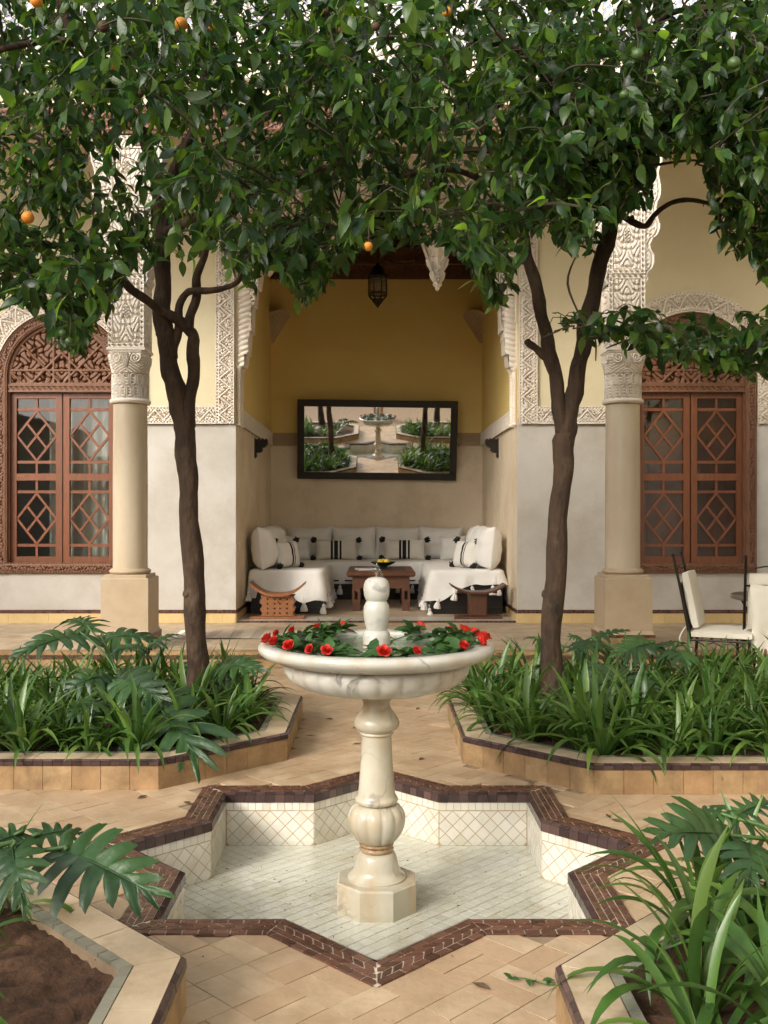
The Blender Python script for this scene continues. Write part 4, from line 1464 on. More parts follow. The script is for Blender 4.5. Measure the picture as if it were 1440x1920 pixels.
    H = np.where((Z > 0.88) & (Z <= 0.93), 0.2, H)
    Rb = Rb + bulge - 0.016
    P = np.stack([x + Rb * np.cos(Tt), y + Rb * np.sin(Tt), 2.622 + Z * 0.20], -1)
    relief('capital_block', P, Nn[:1, :1] * 0 + np.stack([np.cos(Tt), np.sin(Tt), np.zeros_like(Tt)], -1), H, 0.030, STUCCO, root)
    mb = MB(); mb.box(x - 0.172, x + 0.172, y - 0.172, y + 0.172, 2.824, 2.846)
    mb.build('abacus', STUCCO, root)
    # carved pier
    hp = 0.132
    mb = MB(); mb.box(x - hp, x + hp, y - hp, y + hp, 2.846, 4.76)
    mb.build('pier', STUCCO, root)
    for (z0, z1) in ((2.85, 3.50), (3.51, 4.20), (4.21, 4.75)):
        H = lambda u, v, h=z1 - z0: pat_panel(u, v, 0.324, h, rep=h)
        carve_plane('pier_panel', (x - 0.162, y - hp + 0.012, z0), (1, 0, 0), (0, 0, 1), 0.324, z1 - z0, H, 0.04, STUCCO, root, 0.005)
        if sgn > 0:
            carve_plane('pier_side_panel', (x - hp + 0.012, y + 0.162, z0), (0, -1, 0), (0, 0, 1), 0.324, z1 - z0, H, 0.04, STUCCO, root, 0.007)
        else:
            carve_plane('pier_side_panel', (x + hp - 0.012, y - 0.162, z0), (0, 1, 0), (0, 0, 1), 0.324, z1 - z0, H, 0.04, STUCCO, root, 0.007)
    # stepped scroll corbels on both sides
    for cs in (-1, 1):
        prof = [(0.165, 3.42), (0.175, 3.42), (0.20, 3.47), (0.185, 3.50), (0.20, 3.53), (0.235, 3.56), (0.255, 3.62), (0.250, 3.69), (0.225, 3.73), (0.215, 3.78), (0.24, 3.83), (0.28, 3.86), (0.30, 3.90),
                (0.305, 3.96), (0.285, 4.02), (0.27, 4.10), (0.28, 4.16), (0.305, 4.20), (0.315, 4.27), (0.305, 4.35), (0.29, 4.42), (0.305, 4.48), (0.325, 4.53), (0.33, 4.60), (0.33, 4.74), (0.165, 4.74)]
        poly = [(x + cs * px_, pz) for px_, pz in prof]
        mb = MB()
        mb.prism(poly, 0, 1, tf=lambda a, b, t: (a, y - 0.11 + 0.22 * t, b))
        if cs < 0:
            mb.f = [f[::-1] for f in mb.f]
        mb.build('corbel', PLASTER, root)
        # carved front of the corbel
        P, U, V = plane_grid((min(x + cs * 0.165, x + cs * 0.34), y - 0.112, 3.42), (1, 0, 0), (0, 0, 1), 0.175, 1.32, 0.0065)
        X = np.abs(P[..., 0] - x); Z = P[..., 2]
        pz = np.array([p[1] for p in prof[:-1]]); pxx = np.array([p[0] for p in prof[:-1]])
        edge = np.interp(Z, pz, pxx)
        d = edge - X
        H = np.where(d < 0.02, 1.0, np.where(d < 0.032, 0.0, np.where(d < 0.045, 1.0, pat_vines(X, Z, 115))))
        relief('corbel_carving', P, np.array((0, -1.0, 0)), H, 0.03, STUCCO, root, d > 0.0)
    return root
column(-1, 'polished beige column with carved capital on a tall plinth, beside the left window')
column(1, 'polished beige column with carved capital on a tall plinth, beside the right window')

# ------------------------------------------------------------------ fountain
ft = thing('fountain', 'white marble pedestal fountain with a scalloped bowl standing in the star pool', 'fountain', (FC[0], FC[1], FLOOR_Z))
C0 = (FC[0], FC[1], 0)
mb = MB()
octa = [(FC[0] + 0.172 * math.cos(PI / 8 + k * PI / 4), FC[1] + 0.172 * math.sin(PI / 8 + k * PI / 4)) for k in range(8)]
oct2 = [(FC[0] + 0.165 * math.cos(PI / 8 + k * PI / 4), FC[1] + 0.165 * math.sin(PI / 8 + k * PI / 4)) for k in range(8)]
vs = [(x, y, FLOOR_Z - 0.004) for x, y in octa] + [(x, y, -0.137) for x, y in octa] + [(x, y, -0.130) for x, y in oct2]
mb.add(vs, [[r * 8 + k, r * 8 + (k + 1) % 8, r * 8 + 8 + (k + 1) % 8, r * 8 + 8 + k] for r in range(2) for k in range(8)] + [list(range(16, 24))])
mb.build('base_block', MARBLE_WET, ft)
def prof_px(l):
    return [(w * 4 / F, 1.359 - (1280 + v / 4.173 - 962) * 4 / F) for v, w in l]
mb = MB()
mb.lathe([(0.118, -0.132), (0.119, -0.122)] + prof_px([(1500, 52), (1480, 48), (1470, 45), (1440, 42.5), (1400, 40), (1350, 37), (1325, 34), (1312, 30)]), 48, C0)
mb.build('bell_foot', MARBLE_WET, ft, angle=45)
mb = MB()
mb.lathe(prof_px([(1314, 29), (1304, 31.5), (1292, 32.5), (1280, 31), (1274, 29.5), (1266, 31.5), (1255, 32.5), (1244, 31), (1238, 29)]), 48, C0)
mb.build('collar', RUST_MARBLE, ft, angle=50)
mb = MB()
lob = lambda n, amp: (lambda r, z, th, j: r * (1 - amp + amp * abs(math.cos(n * th / 2 + 0.3)) ** 0.6 * 1.15))
mb.lathe(prof_px([(1240, 31), (1225, 36), (1200, 42), (1160, 48), (1120, 51.5), (1080, 53.5), (1040, 53.5), (1000, 51), (975, 47.5), (955, 42), (944, 34)]), 132, C0, fn=lob(12, 0.07))
mb.build('ribbed_bulb', MARBLE_WET, ft, smooth=True)
mb = MB()
mb.lathe(prof_px([(944, 30), (936, 36), (925, 39), (908, 40.5), (895, 39.5), (885, 37), (872, 35.8), (850, 34.5), (800, 33), (700, 31.4), (600, 30), (500, 28.9), (410, 28)]), 48, C0)
mb.build('shaft', MARBLE_WET, ft, angle=50)
mb = MB()
mb.lathe(prof_px([(411, 28), (402, 29.5), (394, 32), (384, 32), (378, 30.5), (370, 33), (355, 38.5), (335, 42), (310, 43), (285, 41.5), (255, 37), (225, 31.5), (200, 27.5), (180, 25.3), (168, 24.6), (150, 24.8), (135, 26.5), (120, 30), (106, 36), (96, 40.5), (82, 41)]), 48, C0)
mb.build('vase_neck', MARBLE_WET, ft, angle=50)
# bowl: scalloped underside and a broad lip
mb = MB()
under = [(0.06, 0.618), (0.10, 0.622), (0.20, 0.634), (0.28, 0.650), (0.33, 0.668), (0.362, 0.690), (0.378, 0.715), (0.380, 0.736), (0.371, 0.752), (0.356, 0.760)]
nl = 27
def scal(r, z, th, j):
    if j == 0 or j >= 9:
        return r
    w = min(1, j / 3)
    return r * (1 - 0.052 * w + 0.052 * w * abs(math.cos(nl * th / 2 + 0.2)) ** 0.5)
mb.lathe(under, nl * 10, C0, fn=scal)
mb.build('scalloped_bowl', MARBLE, ft, smooth=True)
mb = MB()
lip = [(0.352, 0.757), (0.375, 0.761), (0.400, 0.764), (0.418, 0.766), (0.422, 0.772), (0.440, 0.776), (0.460, 0.783), (0.474, 0.793), (0.4815, 0.806), (0.4805, 0.818), (0.473, 0.827), (0.462, 0.831), (0.440, 0.831), (0.418, 0.829), (0.404, 0.824), (0.398, 0.815), (0.385, 0.790), (0.33, 0.76), (0.2, 0.735), (0.05, 0.73)]
mb.lathe(lip, 128, C0)
mb.build('bowl_lip', MARBLE, ft, angle=50)
mb = MB(); mb.lathe([(0.3995, 0.8125), (0.2, 0.8125), (0.002, 0.8125)], 96, C0, close=False)
tag(mb.build('bowl_water', BOWL_WATER, ft), 'still water in the bowl')
mb = MB()
fin = [(0.055, 0.735), (0.056, 0.81), (0.0560, 0.835), (0.0565, 0.850), (0.055, 0.866), (0.050, 0.874), (0.0430, 0.880), (0.0440, 0.892), (0.049, 0.912), (0.0525, 0.940), (0.0535, 0.960), (0.051, 0.980), (0.0445, 0.993), (0.0405, 1.000),
       (0.0465, 1.008), (0.0515, 1.024), (0.0535, 1.045), (0.052, 1.065), (0.046, 1.082), (0.036, 1.092), (0.02, 1.097), (0.006, 1.098)]
mb.lathe(fin, 48, C0)
mb.build('finial', MARBLE, ft, angle=45)
mb = MB(); mb.lathe([(0.0575, 0.818), (0.0582, 0.822), (0.0575, 0.826)], 40, C0, close=False)
mb.build('rust_line', RUST_MARBLE, ft)
mb = MB(); mb.tube([(FC[0], FC[1], 1.095), (FC[0], FC[1], 1.118)], 0.004, 8)
mb.build('nozzle', RUST_MARBLE, ft)
JET = clear('clear_water_jet', (0.95, 0.97, 0.97), 0.6, 60, ior=1.5)
mb = MB()
for (dx, dz, r) in ((-0.006, 1.118, .009), (-0.002, 1.130, .012), (0.004, 1.140, .010), (0.002, 1.152, .006), (0.010, 1.122, .009), (0.016, 1.108, .010), (0.020, 1.098, .009)):
    mb.lathe([(0.001, -r * 1.1), (r * .7, -r * .7), (r, 0), (r * .7, r * .8), (0.001, r * 1.2)], 10, (FC[0] + dx, FC[1] - 0.01, dz))
tag(mb.build('water_jet', JET, ft, smooth=True), 'short clear jet of water on the finial')

# ------------------------------------------------------------------ roses on the lip
def rose_bloom():
    mb = MB()
    R0 = 0.022
    op = random.uniform(0.5, 1.7)
    for ring, (n, r, lean, h, wd) in enumerate(((3, 0.004, 0.02, 0.036, 0.014), (4, 0.008, 0.10, 0.037, 0.018), (5, 0.014, 0.22, 0.034, 0.023), (5, 0.019, 0.50, 0.028, 0.026))):
        for k in range(n):
            a = 2 * PI * (k + 0.37 * ring) / n
            e_r, e_t = Vector((math.cos(a), math.sin(a), 0)), Vector((-math.sin(a), math.cos(a), 0))
            rows = []
            for v in (0, 0.35, 0.7, 0.92, 1.0):
                row = []
                for u in (-1, -0.5, 0, 0.5, 1):
                    w = wd * (0.35 + 0.65 * math.sin(PI * min(1, v * 0.75 + 0.12))) * u
                    cup = (u * u) * 0.5 * wd * (1 - 0.4 * v)
                    lean_ = lean * op
                    rad = r * (0.3 + 0.7 * min(1, v * 2)) + lean_ * h * v ** 1.6 - cup + (0.004 * v ** 6)
                    z = h * v * (1 - 0.12 * u * u) - (0.003 * lean * v ** 8 * 3) + random.uniform(-.0012, .0012) * v
                    p = e_r * rad + e_t * w + Vector((0, 0, z))
                    row.append(p)
                rows.append(row)
            mb.grid(rows)
    return raw_mesh('bloom', mb.v, mb.f, ROSE, True)
def flat_leaf(L, W, mat, name='leaf', teeth=0):
    rows = []
    n = 7
    for i in range(n + 1):
        t = i / n
        w = W * math.sin(PI * min(1, t ** 0.8)) ** 0.85 * (1 - 0.15 * t) + (0.0004)
        if teeth and 0 < i < n:
            w *= 1 + (0.12 if i % 2 else -0.08)
        z = 0.25 * L * t * (0.6 - t)
        rows.append([(-w, L * t, z + w * 0.25), (0, L * t, z), (w, L * t, z + w * 0.25)])
    mb = MB().grid(rows)
    return raw_mesh(name, mb.v, mb.f, mat, True)
BLOOMS = [rose_bloom() for _ in range(5)]
RLEAF = [flat_leaf(0.050, 0.014, ROSE_LEAF, teeth=1), flat_leaf(0.042, 0.013, ROSE_LEAF, teeth=1)]
def sepal_mesh():
    mb = MB()
    mb.lathe([(0.002, -0.012), (0.007, -0.010), (0.009, -0.004), (0.011, 0.002)], 10)
    for k in range(5):
        a = 2 * PI * k / 5
        d = Vector((math.cos(a), math.sin(a), 0)); t = Vector((-math.sin(a), math.cos(a), 0))
        mb.grid([[d * 0.009 - t * 0.004, d * 0.009 + t * 0.004], [d * 0.018 - t * 0.004 + Vector((0, 0, 0.002)), d * 0.018 + t * 0.004 + Vector((0, 0, 0.002))], [d * 0.027 - t * 0.0006 + Vector((0, 0, -0.004)), d * 0.027 + t * 0.0006 + Vector((0, 0, -0.004))]])
    return raw_mesh('calyx', mb.v, mb.f, ROSE_LEAF, True)
CALYX = sepal_mesh()
ROSE_N = {}
ORD = ('first', 'second', 'third', 'fourth', 'fifth', 'sixth', 'seventh', 'eighth', 'ninth', 'tenth', 'eleventh', 'twelfth', 'thirteenth')
ROSE_PX = [(504, 1199), (520, 1187), (526, 1203), (552, 1210), (562, 1183), (596, 1214), (616, 1218), (601, 1177), (644, 1174), (719, 1221), (773, 1218), (779, 1176), (834, 1181), (849, 1209), (861, 1184), (886, 1201), (906, 1195), (881, 1188)]
for i, (rx, ry) in enumerate(ROSE_PX):
    Y = (HC - 0.852) * F / (ry - CY)
    X = (rx - CX) * Y / F
    v = Vector((X - FC[0], Y - FC[1]))
    if v.length > 0.462:
        v = v.normalized() * 0.462
    if v.length < 0.425:
        v = v.normalized() * 0.425
    side = 'left' if X < -0.12 else ('right' if X > 0.12 else 'near')
    part = 'front' if v.y < -0.05 else 'back'
    lab = {'left': 'red rose lying on the left half of the bowl lip, stem in the water', 'right': 'red rose lying on the right half of the bowl lip, stem in the water', 'near': 'single red rose at the front middle of the bowl lip'}
    ROSE_N[side] = ROSE_N.get(side, 0) + 1
    root = thing('rose', 'red rose %s on the bowl lip, %s' % (ORD[ROSE_N[side] - 1], {'left': 'left part, counted from the far left', 'right': 'right part, counted towards the right', 'near': 'front middle'}[side]), 'rose', (FC[0] + v.x, FC[1] + v.y, 0.831), 0, 'roses around the fountain bowl')
    inward = Vector((-v.x, -v.y, 0)).normalized()
    tang = Vector((-inward.y, inward.x, 0))
    axis = (-inward * random.uniform(0.5, 1.0) + tang * random.uniform(-0.5, 0.5) + Vector((0, 0, random.uniform(0.45, 1.1)))).normalized()
    q = axis.to_track_quat('Z', 'Y')
    scl = random.uniform(0.55, 0.88)
    for me in (BLOOMS[i % 5], CALYX):
        o = link(me.name.split('.')[0], me, root)
        o.rotation_euler = q.to_euler()
        o.location = (0, 0, 0.016)
        o.scale = (scl, scl, scl)
    dirn = (inward + tang * random.uniform(-0.9, 0.9)).normalized()
    p0 = Vector((0, 0, 0.014)) - axis * 0.012
    pts = [p0, p0 + dirn * 0.03 + Vector((0, 0, -0.004)), p0 + dirn * 0.08 + Vector((0, 0, -0.016)), p0 + dirn * random.uniform(0.17, 0.25) + Vector((0, 0, -0.028))]
    P, R = catmull(pts, [0.0022] * 4, 4)
    mb = MB().tube(P, R, 5)
    mb.build('stem', ROSE_LEAF, root, local=True)
    for k in range(random.randint(15, 20)):
        t = random.randint(2, len(P) - 2)
        o = link('leaf', RLEAF[k % 2], root)
        d2 = (dirn * random.uniform(-0.2, 1) + tang * random.uniform(-1, 1) + Vector((0, 0, random.uniform(-0.15, 0.35)))).normalized()
        o.rotation_euler = (Matrix.Rotation(math.atan2(-d2.x, d2.y), 4, 'Z') @ Matrix.Rotation(math.asin(max(-1, min(1, d2.z))), 4, 'X') @ Matrix.Rotation(random.uniform(-0.7, 0.7), 4, 'Y')).to_euler()
        o.location = P[t] + Vector((0, 0, 0.004))
        s = random.uniform(1.0, 1.8)
        o.scale = (s, s, s)

# ------------------------------------------------------------------ alcove furniture
def pillow_mesh(w, h, t, mat, name='cover', seed=0, pinch=0.10):
    rng = random.Random(seed)
    n = 18
    ph = [rng.uniform(0, 6) for _ in range(4)]
    top, bot = [], []
    for i in range(n + 1):
        r1, r2 = [], []
        for j in range(n + 1):
            u, v = -1 + 2 * i / n, -1 + 2 * j / n
            x = u * w / 2 * (1 - pinch * (1 - v * v) * u * u)
            y = v * h / 2 * (1 - pinch * (1 - u * u) * v * v)
            k = max(0.0, (1 - abs(u) ** 3.0) * (1 - abs(v) ** 3.0)) ** 0.42
            wr = 1 + 0.05 * math.sin(5 * u + ph[0]) * math.cos(4 * v + ph[1]) + 0.03 * math.sin(11 * v + ph[2])
            r1.append((x, y, t / 2 * k * wr)); r2.append((x, y, -t / 2 * k * (2 - wr)))
        top.append(r1); bot.append(r2)
    mb = MB().grid(top)
    mb.grid([r[::-1] for r in bot])
    return raw_mesh(name, mb.v, mb.f, mat, True)

def pom_mesh(r, mat, name='pompom', seed=0):
    rng = random.Random(seed)
    mb = MB()
    for k in range(34):
        d = Vector((rng.gauss(0, 1), rng.gauss(0, 1), rng.gauss(0, 1) - 0.3)).normalized()
        s = d.cross(Vector((0.3, 0.5, 0.8))).normalized()
        l = r * rng.uniform(0.85, 1.2)
        mb.add([d * r * 0.2 - s * r * 0.22, d * r * 0.2 + s * r * 0.22, d * l + s * r * 0.14, d * l - s * r * 0.14], [[0, 1, 2, 3]])
    mb.lathe([(0.001, -r * .8), (r * .6, -r * .5), (r * .8, 0), (r * .6, r * .5), (0.001, r * .8)], 8)
    return raw_mesh(name, mb.v, mb.f, mat)

def tassel_mesh(mat):
    mb = MB()
    mb.tube([(0, 0, 0.02), (0, 0, -0.03)], 0.004, 5)
    mb.lathe([(0.006, -0.025), (0.018, -0.035), (0.022, -0.048), (0.016, -0.060)], 10)
    f = lambda r, z, th, j: r * (1 + 0.14 * math.sin(7 * th) + 0.08 * math.sin(13 * th + z * 50))
    mb.lathe([(0.013, -0.058), (0.024, -0.075), (0.032, -0.10), (0.036, -0.125), (0.033, -0.135)], 28, fn=f)
    return raw_mesh('tassel', mb.v, mb.f, mat, True)
POM = [pom_mesh(0.048, BLACK_WOOL, seed=k) for k in range(3)]
TASSEL = tassel_mesh(LINEN)

SEAT = 0.69
def drape(x0, x1, y0, y1, ztop, drops, seed, rad=0.10, flare=0.03):
    """cloth over a bench: drops(side param) gives the hem height per side (front, inner, outer)"""
    rng = random.Random(seed)
    per = []
    def corner(cx, cy, a0):
        for k in range(6):
            a = a0 + (PI / 2) * k / 5
            per.append((cx + rad * math.cos(a), cy + rad * math.sin(a), a))
    def line(p, q, a, n):
        for k in range(1, n):
            t = k / n
            per.append((p[0] + (q[0] - p[0]) * t, p[1] + (q[1] - p[1]) * t, a))
    corner(x1 - rad, y0 + rad, -PI / 2); line((x1, y0 + rad), (x1, y1 - rad), 0, 26)
    corner(x1 - rad, y1 - rad, 0); line((x1 - rad, y1), (x0 + rad, y1), PI / 2, 16)
    corner(x0 + rad, y1 - rad, PI / 2); line((x0, y1 - rad), (x0, y0 + rad), PI, 26)
    corner(x0 + rad, y0 + rad, PI); line((x0 + rad, y0), (x1 - rad, y0), -PI / 2, 30)
    cx, cy = (x0 + x1) / 2, (y0 + y1) / 2
    rows = []
    m = len(per)
    f1, f2 = rng.uniform(0, 6), rng.uniform(0, 6)
    s = 0
    cols = []
    for i, (x, y, a) in enumerate(per):
        if i:
            s += math.hypot(x - per[i - 1][0], y - per[i - 1][1])
        nx, ny = math.cos(a), math.sin(a)
        hem = drops(x, y, a)
        col = []
        for t in (0.0, 0.35, 0.7, 0.88):
            px_, py_ = cx + (x - cx) * t, cy + (y - cy) * t
            col.append((px_, py_, ztop + 0.012 * math.sin(px_ * 7 + f1) * math.cos(py_ * 5 + f2)))
        e = 0.05
        for q in range(1, 5):
            th = PI / 2 * q / 4
            col.append((x - nx * e * (1 - math.sin(th)), y - ny * e * (1 - math.sin(th)), ztop - e * (1 - math.cos(th))))
        for q in range(1, 7):
            t = q / 6
            wave = t * (0.022 * math.sin(s * 13 + f1) + 0.014 * math.sin(s * 29 + f2) + flare)
            col.append((x + nx * wave, y + ny * wave, ztop - e - (ztop - e - hem) * t))
        cols.append(col)
    cols.append(cols[0])
    mb = MB().grid(cols)
    return mb, per

def bench(name, label, x0, x1, y0, y1, hemf, seed, wood=True, flare=0.03):
    root = thing(name, label, 'sofa', ((x0 + x1) / 2, (y0 + y1) / 2, NZ))
    mb = MB()
    mb.box(x0 + 0.03, x1 - 0.03, y0 + 0.04, y1 - 0.03, NZ + 0.0, SEAT - 0.14)
    for k in range(2):
        z = NZ + 0.06 + k * 0.12
        mb.box(x0 + 0.022, x1 - 0.022, y0 + 0.030, y1 - 0.04, z, z + 0.02)
    mb.build('box_base', BLACK_WOOD, root)
    mb = MB(); mb.box(x0 + 0.025, x1 - 0.025, y0 + 0.03, y1 - 0.02, SEAT - 0.14, SEAT - 0.02, 0.04)
    mb.build('mattress', LINEN, root)
    mb, per = drape(x0, x1, y0, y1, SEAT, hemf, seed, flare=flare)
    mb.build('cover', LINEN, root, smooth=True)
    return root

def tassels(root, pts):
    og = origin(root)
    for p in pts:
        o = link('tassel', TASSEL, root)
        o.location = Vector(p) - og
        s = random.uniform(0.95, 1.15)
        o.scale = (s, s, s)
        o.rotation_euler = (random.uniform(-.15, .15), random.uniform(-.15, .15), random.uniform(0, 6))

YF = 11.56                                # front of the side benches
def hem_l(x, y, a):
    t = (x + NHW) / 0.9
    if abs(a + PI / 2) < 0.9 or a < -0.2:  # front edge: swags
        return NZ + 0.30 - 0.17 * t + 0.03 * math.sin(x * 16)
    return NZ + 0.20 + 0.025 * math.sin(y * 9)
B_L = bench('sofa', 'left arm of the white built-in sofa, its throw edged with white tassels', -NHW + 0.035, -0.62, YF, NB - 0.95, hem_l, 1, flare=0.035)
def hem_r(x, y, a):
    t = (x - 0.62) / 0.9
    if a < -0.2 and a > -PI + 0.2:
        return NZ + 0.07 + 0.30 * min(1, t * 1.6) ** 0.8 - 0.10 * max(0, t - 0.6) + 0.015 * math.sin(x * 14)
    return NZ + 0.17 + 0.025 * math.sin(y * 9)
B_R = bench('sofa', 'right arm of the white built-in sofa, its throw swagged high at the front', 0.62, NHW - 0.035, YF, NB - 0.95, hem_r, 2, flare=0.035)
B_B = bench('sofa', 'white built-in sofa along the alcove back wall with a black hem stripe', -NHW + 0.04, NHW - 0.04, NB - 0.93, NB - 0.03, lambda x, y, a: NZ + 0.22, 3, flare=0.01)
mb = MB(); mb.box(-0.66, 0.66, NB - 0.953, NB - 0.949, NZ + 0.255, NZ + 0.275)
mb.build('hem_stripe', BLACK_WOOL, B_B)
tassels(B_L, [(-1.50, YF - 0.05, NZ + 0.30), (-1.33, YF - 0.05, NZ + 0.27), (-1.05, YF - 0.055, NZ + 0.24), (-0.86, YF - 0.055, NZ + 0.19), (-0.62, YF - 0.02, NZ + 0.15)] + [(-0.575, YF + 0.12 + k * 0.16, NZ + 0.21) for k in range(10)])
tassels(B_R, [(0.62, YF - 0.03, NZ + 0.10), (0.73, YF - 0.055, NZ + 0.21), (0.93, YF - 0.055, NZ + 0.31), (1.12, YF - 0.055, NZ + 0.36), (1.37, YF - 0.055, NZ + 0.37), (1.44, YF - 0.05, NZ + 0.36)] + [(0.575, YF + 0.12 + k * 0.16, NZ + 0.19) for k in range(10)])
tassels(B_B, [(-0.5 + k * 0.2, NB - 0.965, NZ + 0.23) for k in range(6)])

def pillow(label, mesh, loc, rot, group, poms=(), size=None, cat='cushion', pseed=0):
    root = thing('cushion', label, cat, loc, 0, group)
    root.rotation_euler = rot
    o = link('cover', mesh, root)
    for k, (px_, py_, pz_) in enumerate(poms):
        p = link('pompom', POM[k % 3], root)
        p.location = (px_, py_, pz_)
    return root
BACKP = [pillow_mesh(0.68, 0.50, 0.26, LINEN, seed=k) for k in range(4)]
for k, cxp in enumerate((-0.965, -0.325, 0.300, 0.93)):
    names = ('first', 'second', 'third', 'fourth')
    pillow('plain white back cushion against the alcove wall, %s from the left' % names[k], BACKP[k], (cxp, NB - 0.19, SEAT + 0.235), (PI / 2 - 0.16, random.uniform(-.03, .03), random.uniform(-.04, .04)), 'white back cushions')
SQ = pillow_mesh(0.40, 0.36, 0.18, LINEN, seed=9)
pillow('small plain white cushion in the left sofa corner', SQ, (-1.13, NB - 0.42, SEAT + 0.165), (PI / 2 - 0.2, 0.05, 0.15), 'small white cushions')
pillow('small plain white cushion in the right sofa corner', SQ, (1.10, NB - 0.42, SEAT + 0.165), (PI / 2 - 0.2, -0.03, -0.12), 'small white cushions')
LUM = pillow_mesh(0.62, 0.30, 0.17, KILIM, seed=12)
pm = [(-0.32, 0.14, 0.02), (-0.33, -0.13, 0.03), (0.32, 0.14, 0.02), (0.33, -0.13, 0.03)]
pillow('white lumbar cushion with three black stripes, on the left of the back sofa', LUM, (-0.575, NB - 0.50, SEAT + 0.145), (PI / 2 - 0.2, 0, 0.05), 'striped lumbar cushions', pm)
pillow('white lumbar cushion with three black stripes, on the right of the back sofa', LUM, (0.40, NB - 0.50, SEAT + 0.150), (PI / 2 - 0.2, 0, -0.05), 'striped lumbar cushions', pm)
SIDEP = [pillow_mesh(0.62, 0.52, 0.30, LINEN, seed=20 + k, pinch=0.06) for k in range(3)]
for s, nm in ((-1, 'left'), (1, 'right')):
    lab = ['large plump white cushion standing at the front end of the %s sofa arm' % nm, 'white side cushion second from the front on the %s sofa arm' % nm, 'white side cushion at the far end of the %s sofa arm' % nm]
    for k in range(3):
        pillow(lab[k], SIDEP[k], (s * (NHW - 0.215 - 0.0 * k), YF + 0.30 + k * 0.60, SEAT + 0.25), (PI / 2 - 0.10, 0, s * -PI / 2 + (0.10 if k == 0 else -0.05) * s), 'plump side cushions')
    SK = pillow_mesh(0.40, 0.34, 0.18, KILIM_SIDE, seed=30 + s)
    pillow('small white cushion with thin black stripes and pompoms leaning on the %s sofa arm' % nm, SK, (s * (NHW - 0.46), YF + 0.40, SEAT + 0.165), (PI / 2 - 0.22, 0, s * -0.95), 'striped side cushions', [(-0.2, 0.17, 0.02), (-0.2, -0.15, 0.03), (0.2, 0.17, 0.02), (0.2, -0.15, 0.03)])

# low table, bowl of lemons, books
tb = thing('low_table', 'dark carved wooden low table in the middle of the alcove', 'table', (0.045, 12.45, NZ))
tx, ty0, ty1, TZ = 0.055, 11.9, 13.1, 0.648
mb = MB(); mb.box(tx - 0.42, tx + 0.42, ty0, ty1, TZ - 0.066, TZ, 0.018)
mb.build('table_top', STOOL_DARK, tb)
mb = MB(); mb.box(tx - 0.31, tx + 0.31, ty0 + 0.14, ty1 - 0.14, TZ - 0.002, TZ + 0.002)
mb.build('top_inlay', WOOD_DARK, tb)
mb = MB(); mb.box(tx - 0.35, tx + 0.35, ty0 + 0.06, ty1 - 0.06, TZ - 0.21, TZ - 0.066)
mb.build('apron', STOOL_DARK, tb)
for sx in (-1, 1):
    for yy in (ty0 + 0.1, ty1 - 0.1):
        mb = MB()
        cxl = tx + sx * 0.305
        mb.box(cxl - 0.05, cxl - 0.02, yy - 0.045, yy + 0.045, NZ + 0.10, TZ - 0.21)
        mb.box(cxl + 0.02, cxl + 0.05, yy - 0.045, yy + 0.045, NZ + 0.10, TZ - 0.21)
        mb.box(cxl - 0.02, cxl + 0.02, yy - 0.045, yy + 0.045, TZ - 0.24, TZ - 0.21)
        mb.box(cxl - 0.02, cxl + 0.02, yy - 0.045, yy + 0.045, NZ + 0.10, NZ + 0.14)
        mb.box(cxl - 0.045, cxl + 0.045, yy - 0.05, yy + 0.05, NZ, NZ + 0.098)
        mb.build('leg', STOOL_DARK, tb)
bo = thing('fruit_bowl', 'dark green glazed bowl holding lemons on the low table', 'bowl', (0.085, 12.55, TZ + 0.003))
mb = MB(); mb.lathe([(0.05, 0.0), (0.055, 0.012), (0.04, 0.02), (0.10, 0.045), (0.15, 0.07), (0.168, 0.085), (0.160, 0.085), (0.10, 0.055), (0.02, 0.035)], 40, (0, 0, 0))
mb.build('dish', GREEN_GLAZE, bo, angle=40, local=True)
for k, (dx, dy) in enumerate(((-0.04, -0.02), (0.05, 0.0), (0.0, 0.06))):
    mb = MB()
    mb.lathe([(0.002, -0.045), (0.012, -0.040), (0.030, -0.022), (0.036, 0.0), (0.030, 0.022), (0.012, 0.040), (0.002, 0.047)], 18)
    me = raw_mesh('lemon', mb.v, mb.f, LEMON, True)
    o = link('lemon', me)
    o.location = (0.085 + dx, 12.55 + dy, TZ + 0.003 + 0.085)
    o.rotation_euler = (PI / 2 + 0.2, 0.3 * k, 1.1 + k)
    tag(o, ['left yellow lemon in the green bowl', 'right yellow lemon in the green bowl', 'yellow lemon at the back of the green bowl'][k], 'lemon', 'lemons in the bowl')
mb = MB(); mb.box(-0.11, 0.11, -0.14, 0.14, 0, 0.018)
o = mb.build('book', PAPER); o.location = (-0.14, 12.2, TZ + 0.003); o.rotation_euler = (0, 0, 0.2)
tag(o, 'grey covered book lying on the low table', 'book')

# stools
def curved_seat(W, D, rise, th, mat, root, zs, flat=0.5):
    rows_t, rows_b = [], []
    for i in range(25):
        u = -1 + 2 * i / 24
        z = zs + rise * max(0, abs(u) - 0.15) ** 2.0 / 0.7225
        rows_t.append([(u * W / 2, v * D / 2, z) for v in (-1, 1)])
        rows_b.append([(u * W / 2 * 0.985, v * D / 2, z - th) for v in (-1, 1)])
    mb = MB().grid(rows_t).grid([r[::-1] for r in rows_b])
    for side in (0, 1):
        mb.grid([[rows_t[i][side], rows_b[i][side]] if side else [rows_b[i][side], rows_t[i][side]] for i in range(25)])
    for e in (0, 24):
        mb.add([rows_t[e][0], rows_t[e][1], rows_b[e][1], rows_b[e][0]], [[0, 1, 2, 3] if e == 0 else [3, 2, 1, 0]])
    mb.build('seat', mat, root, local=True)

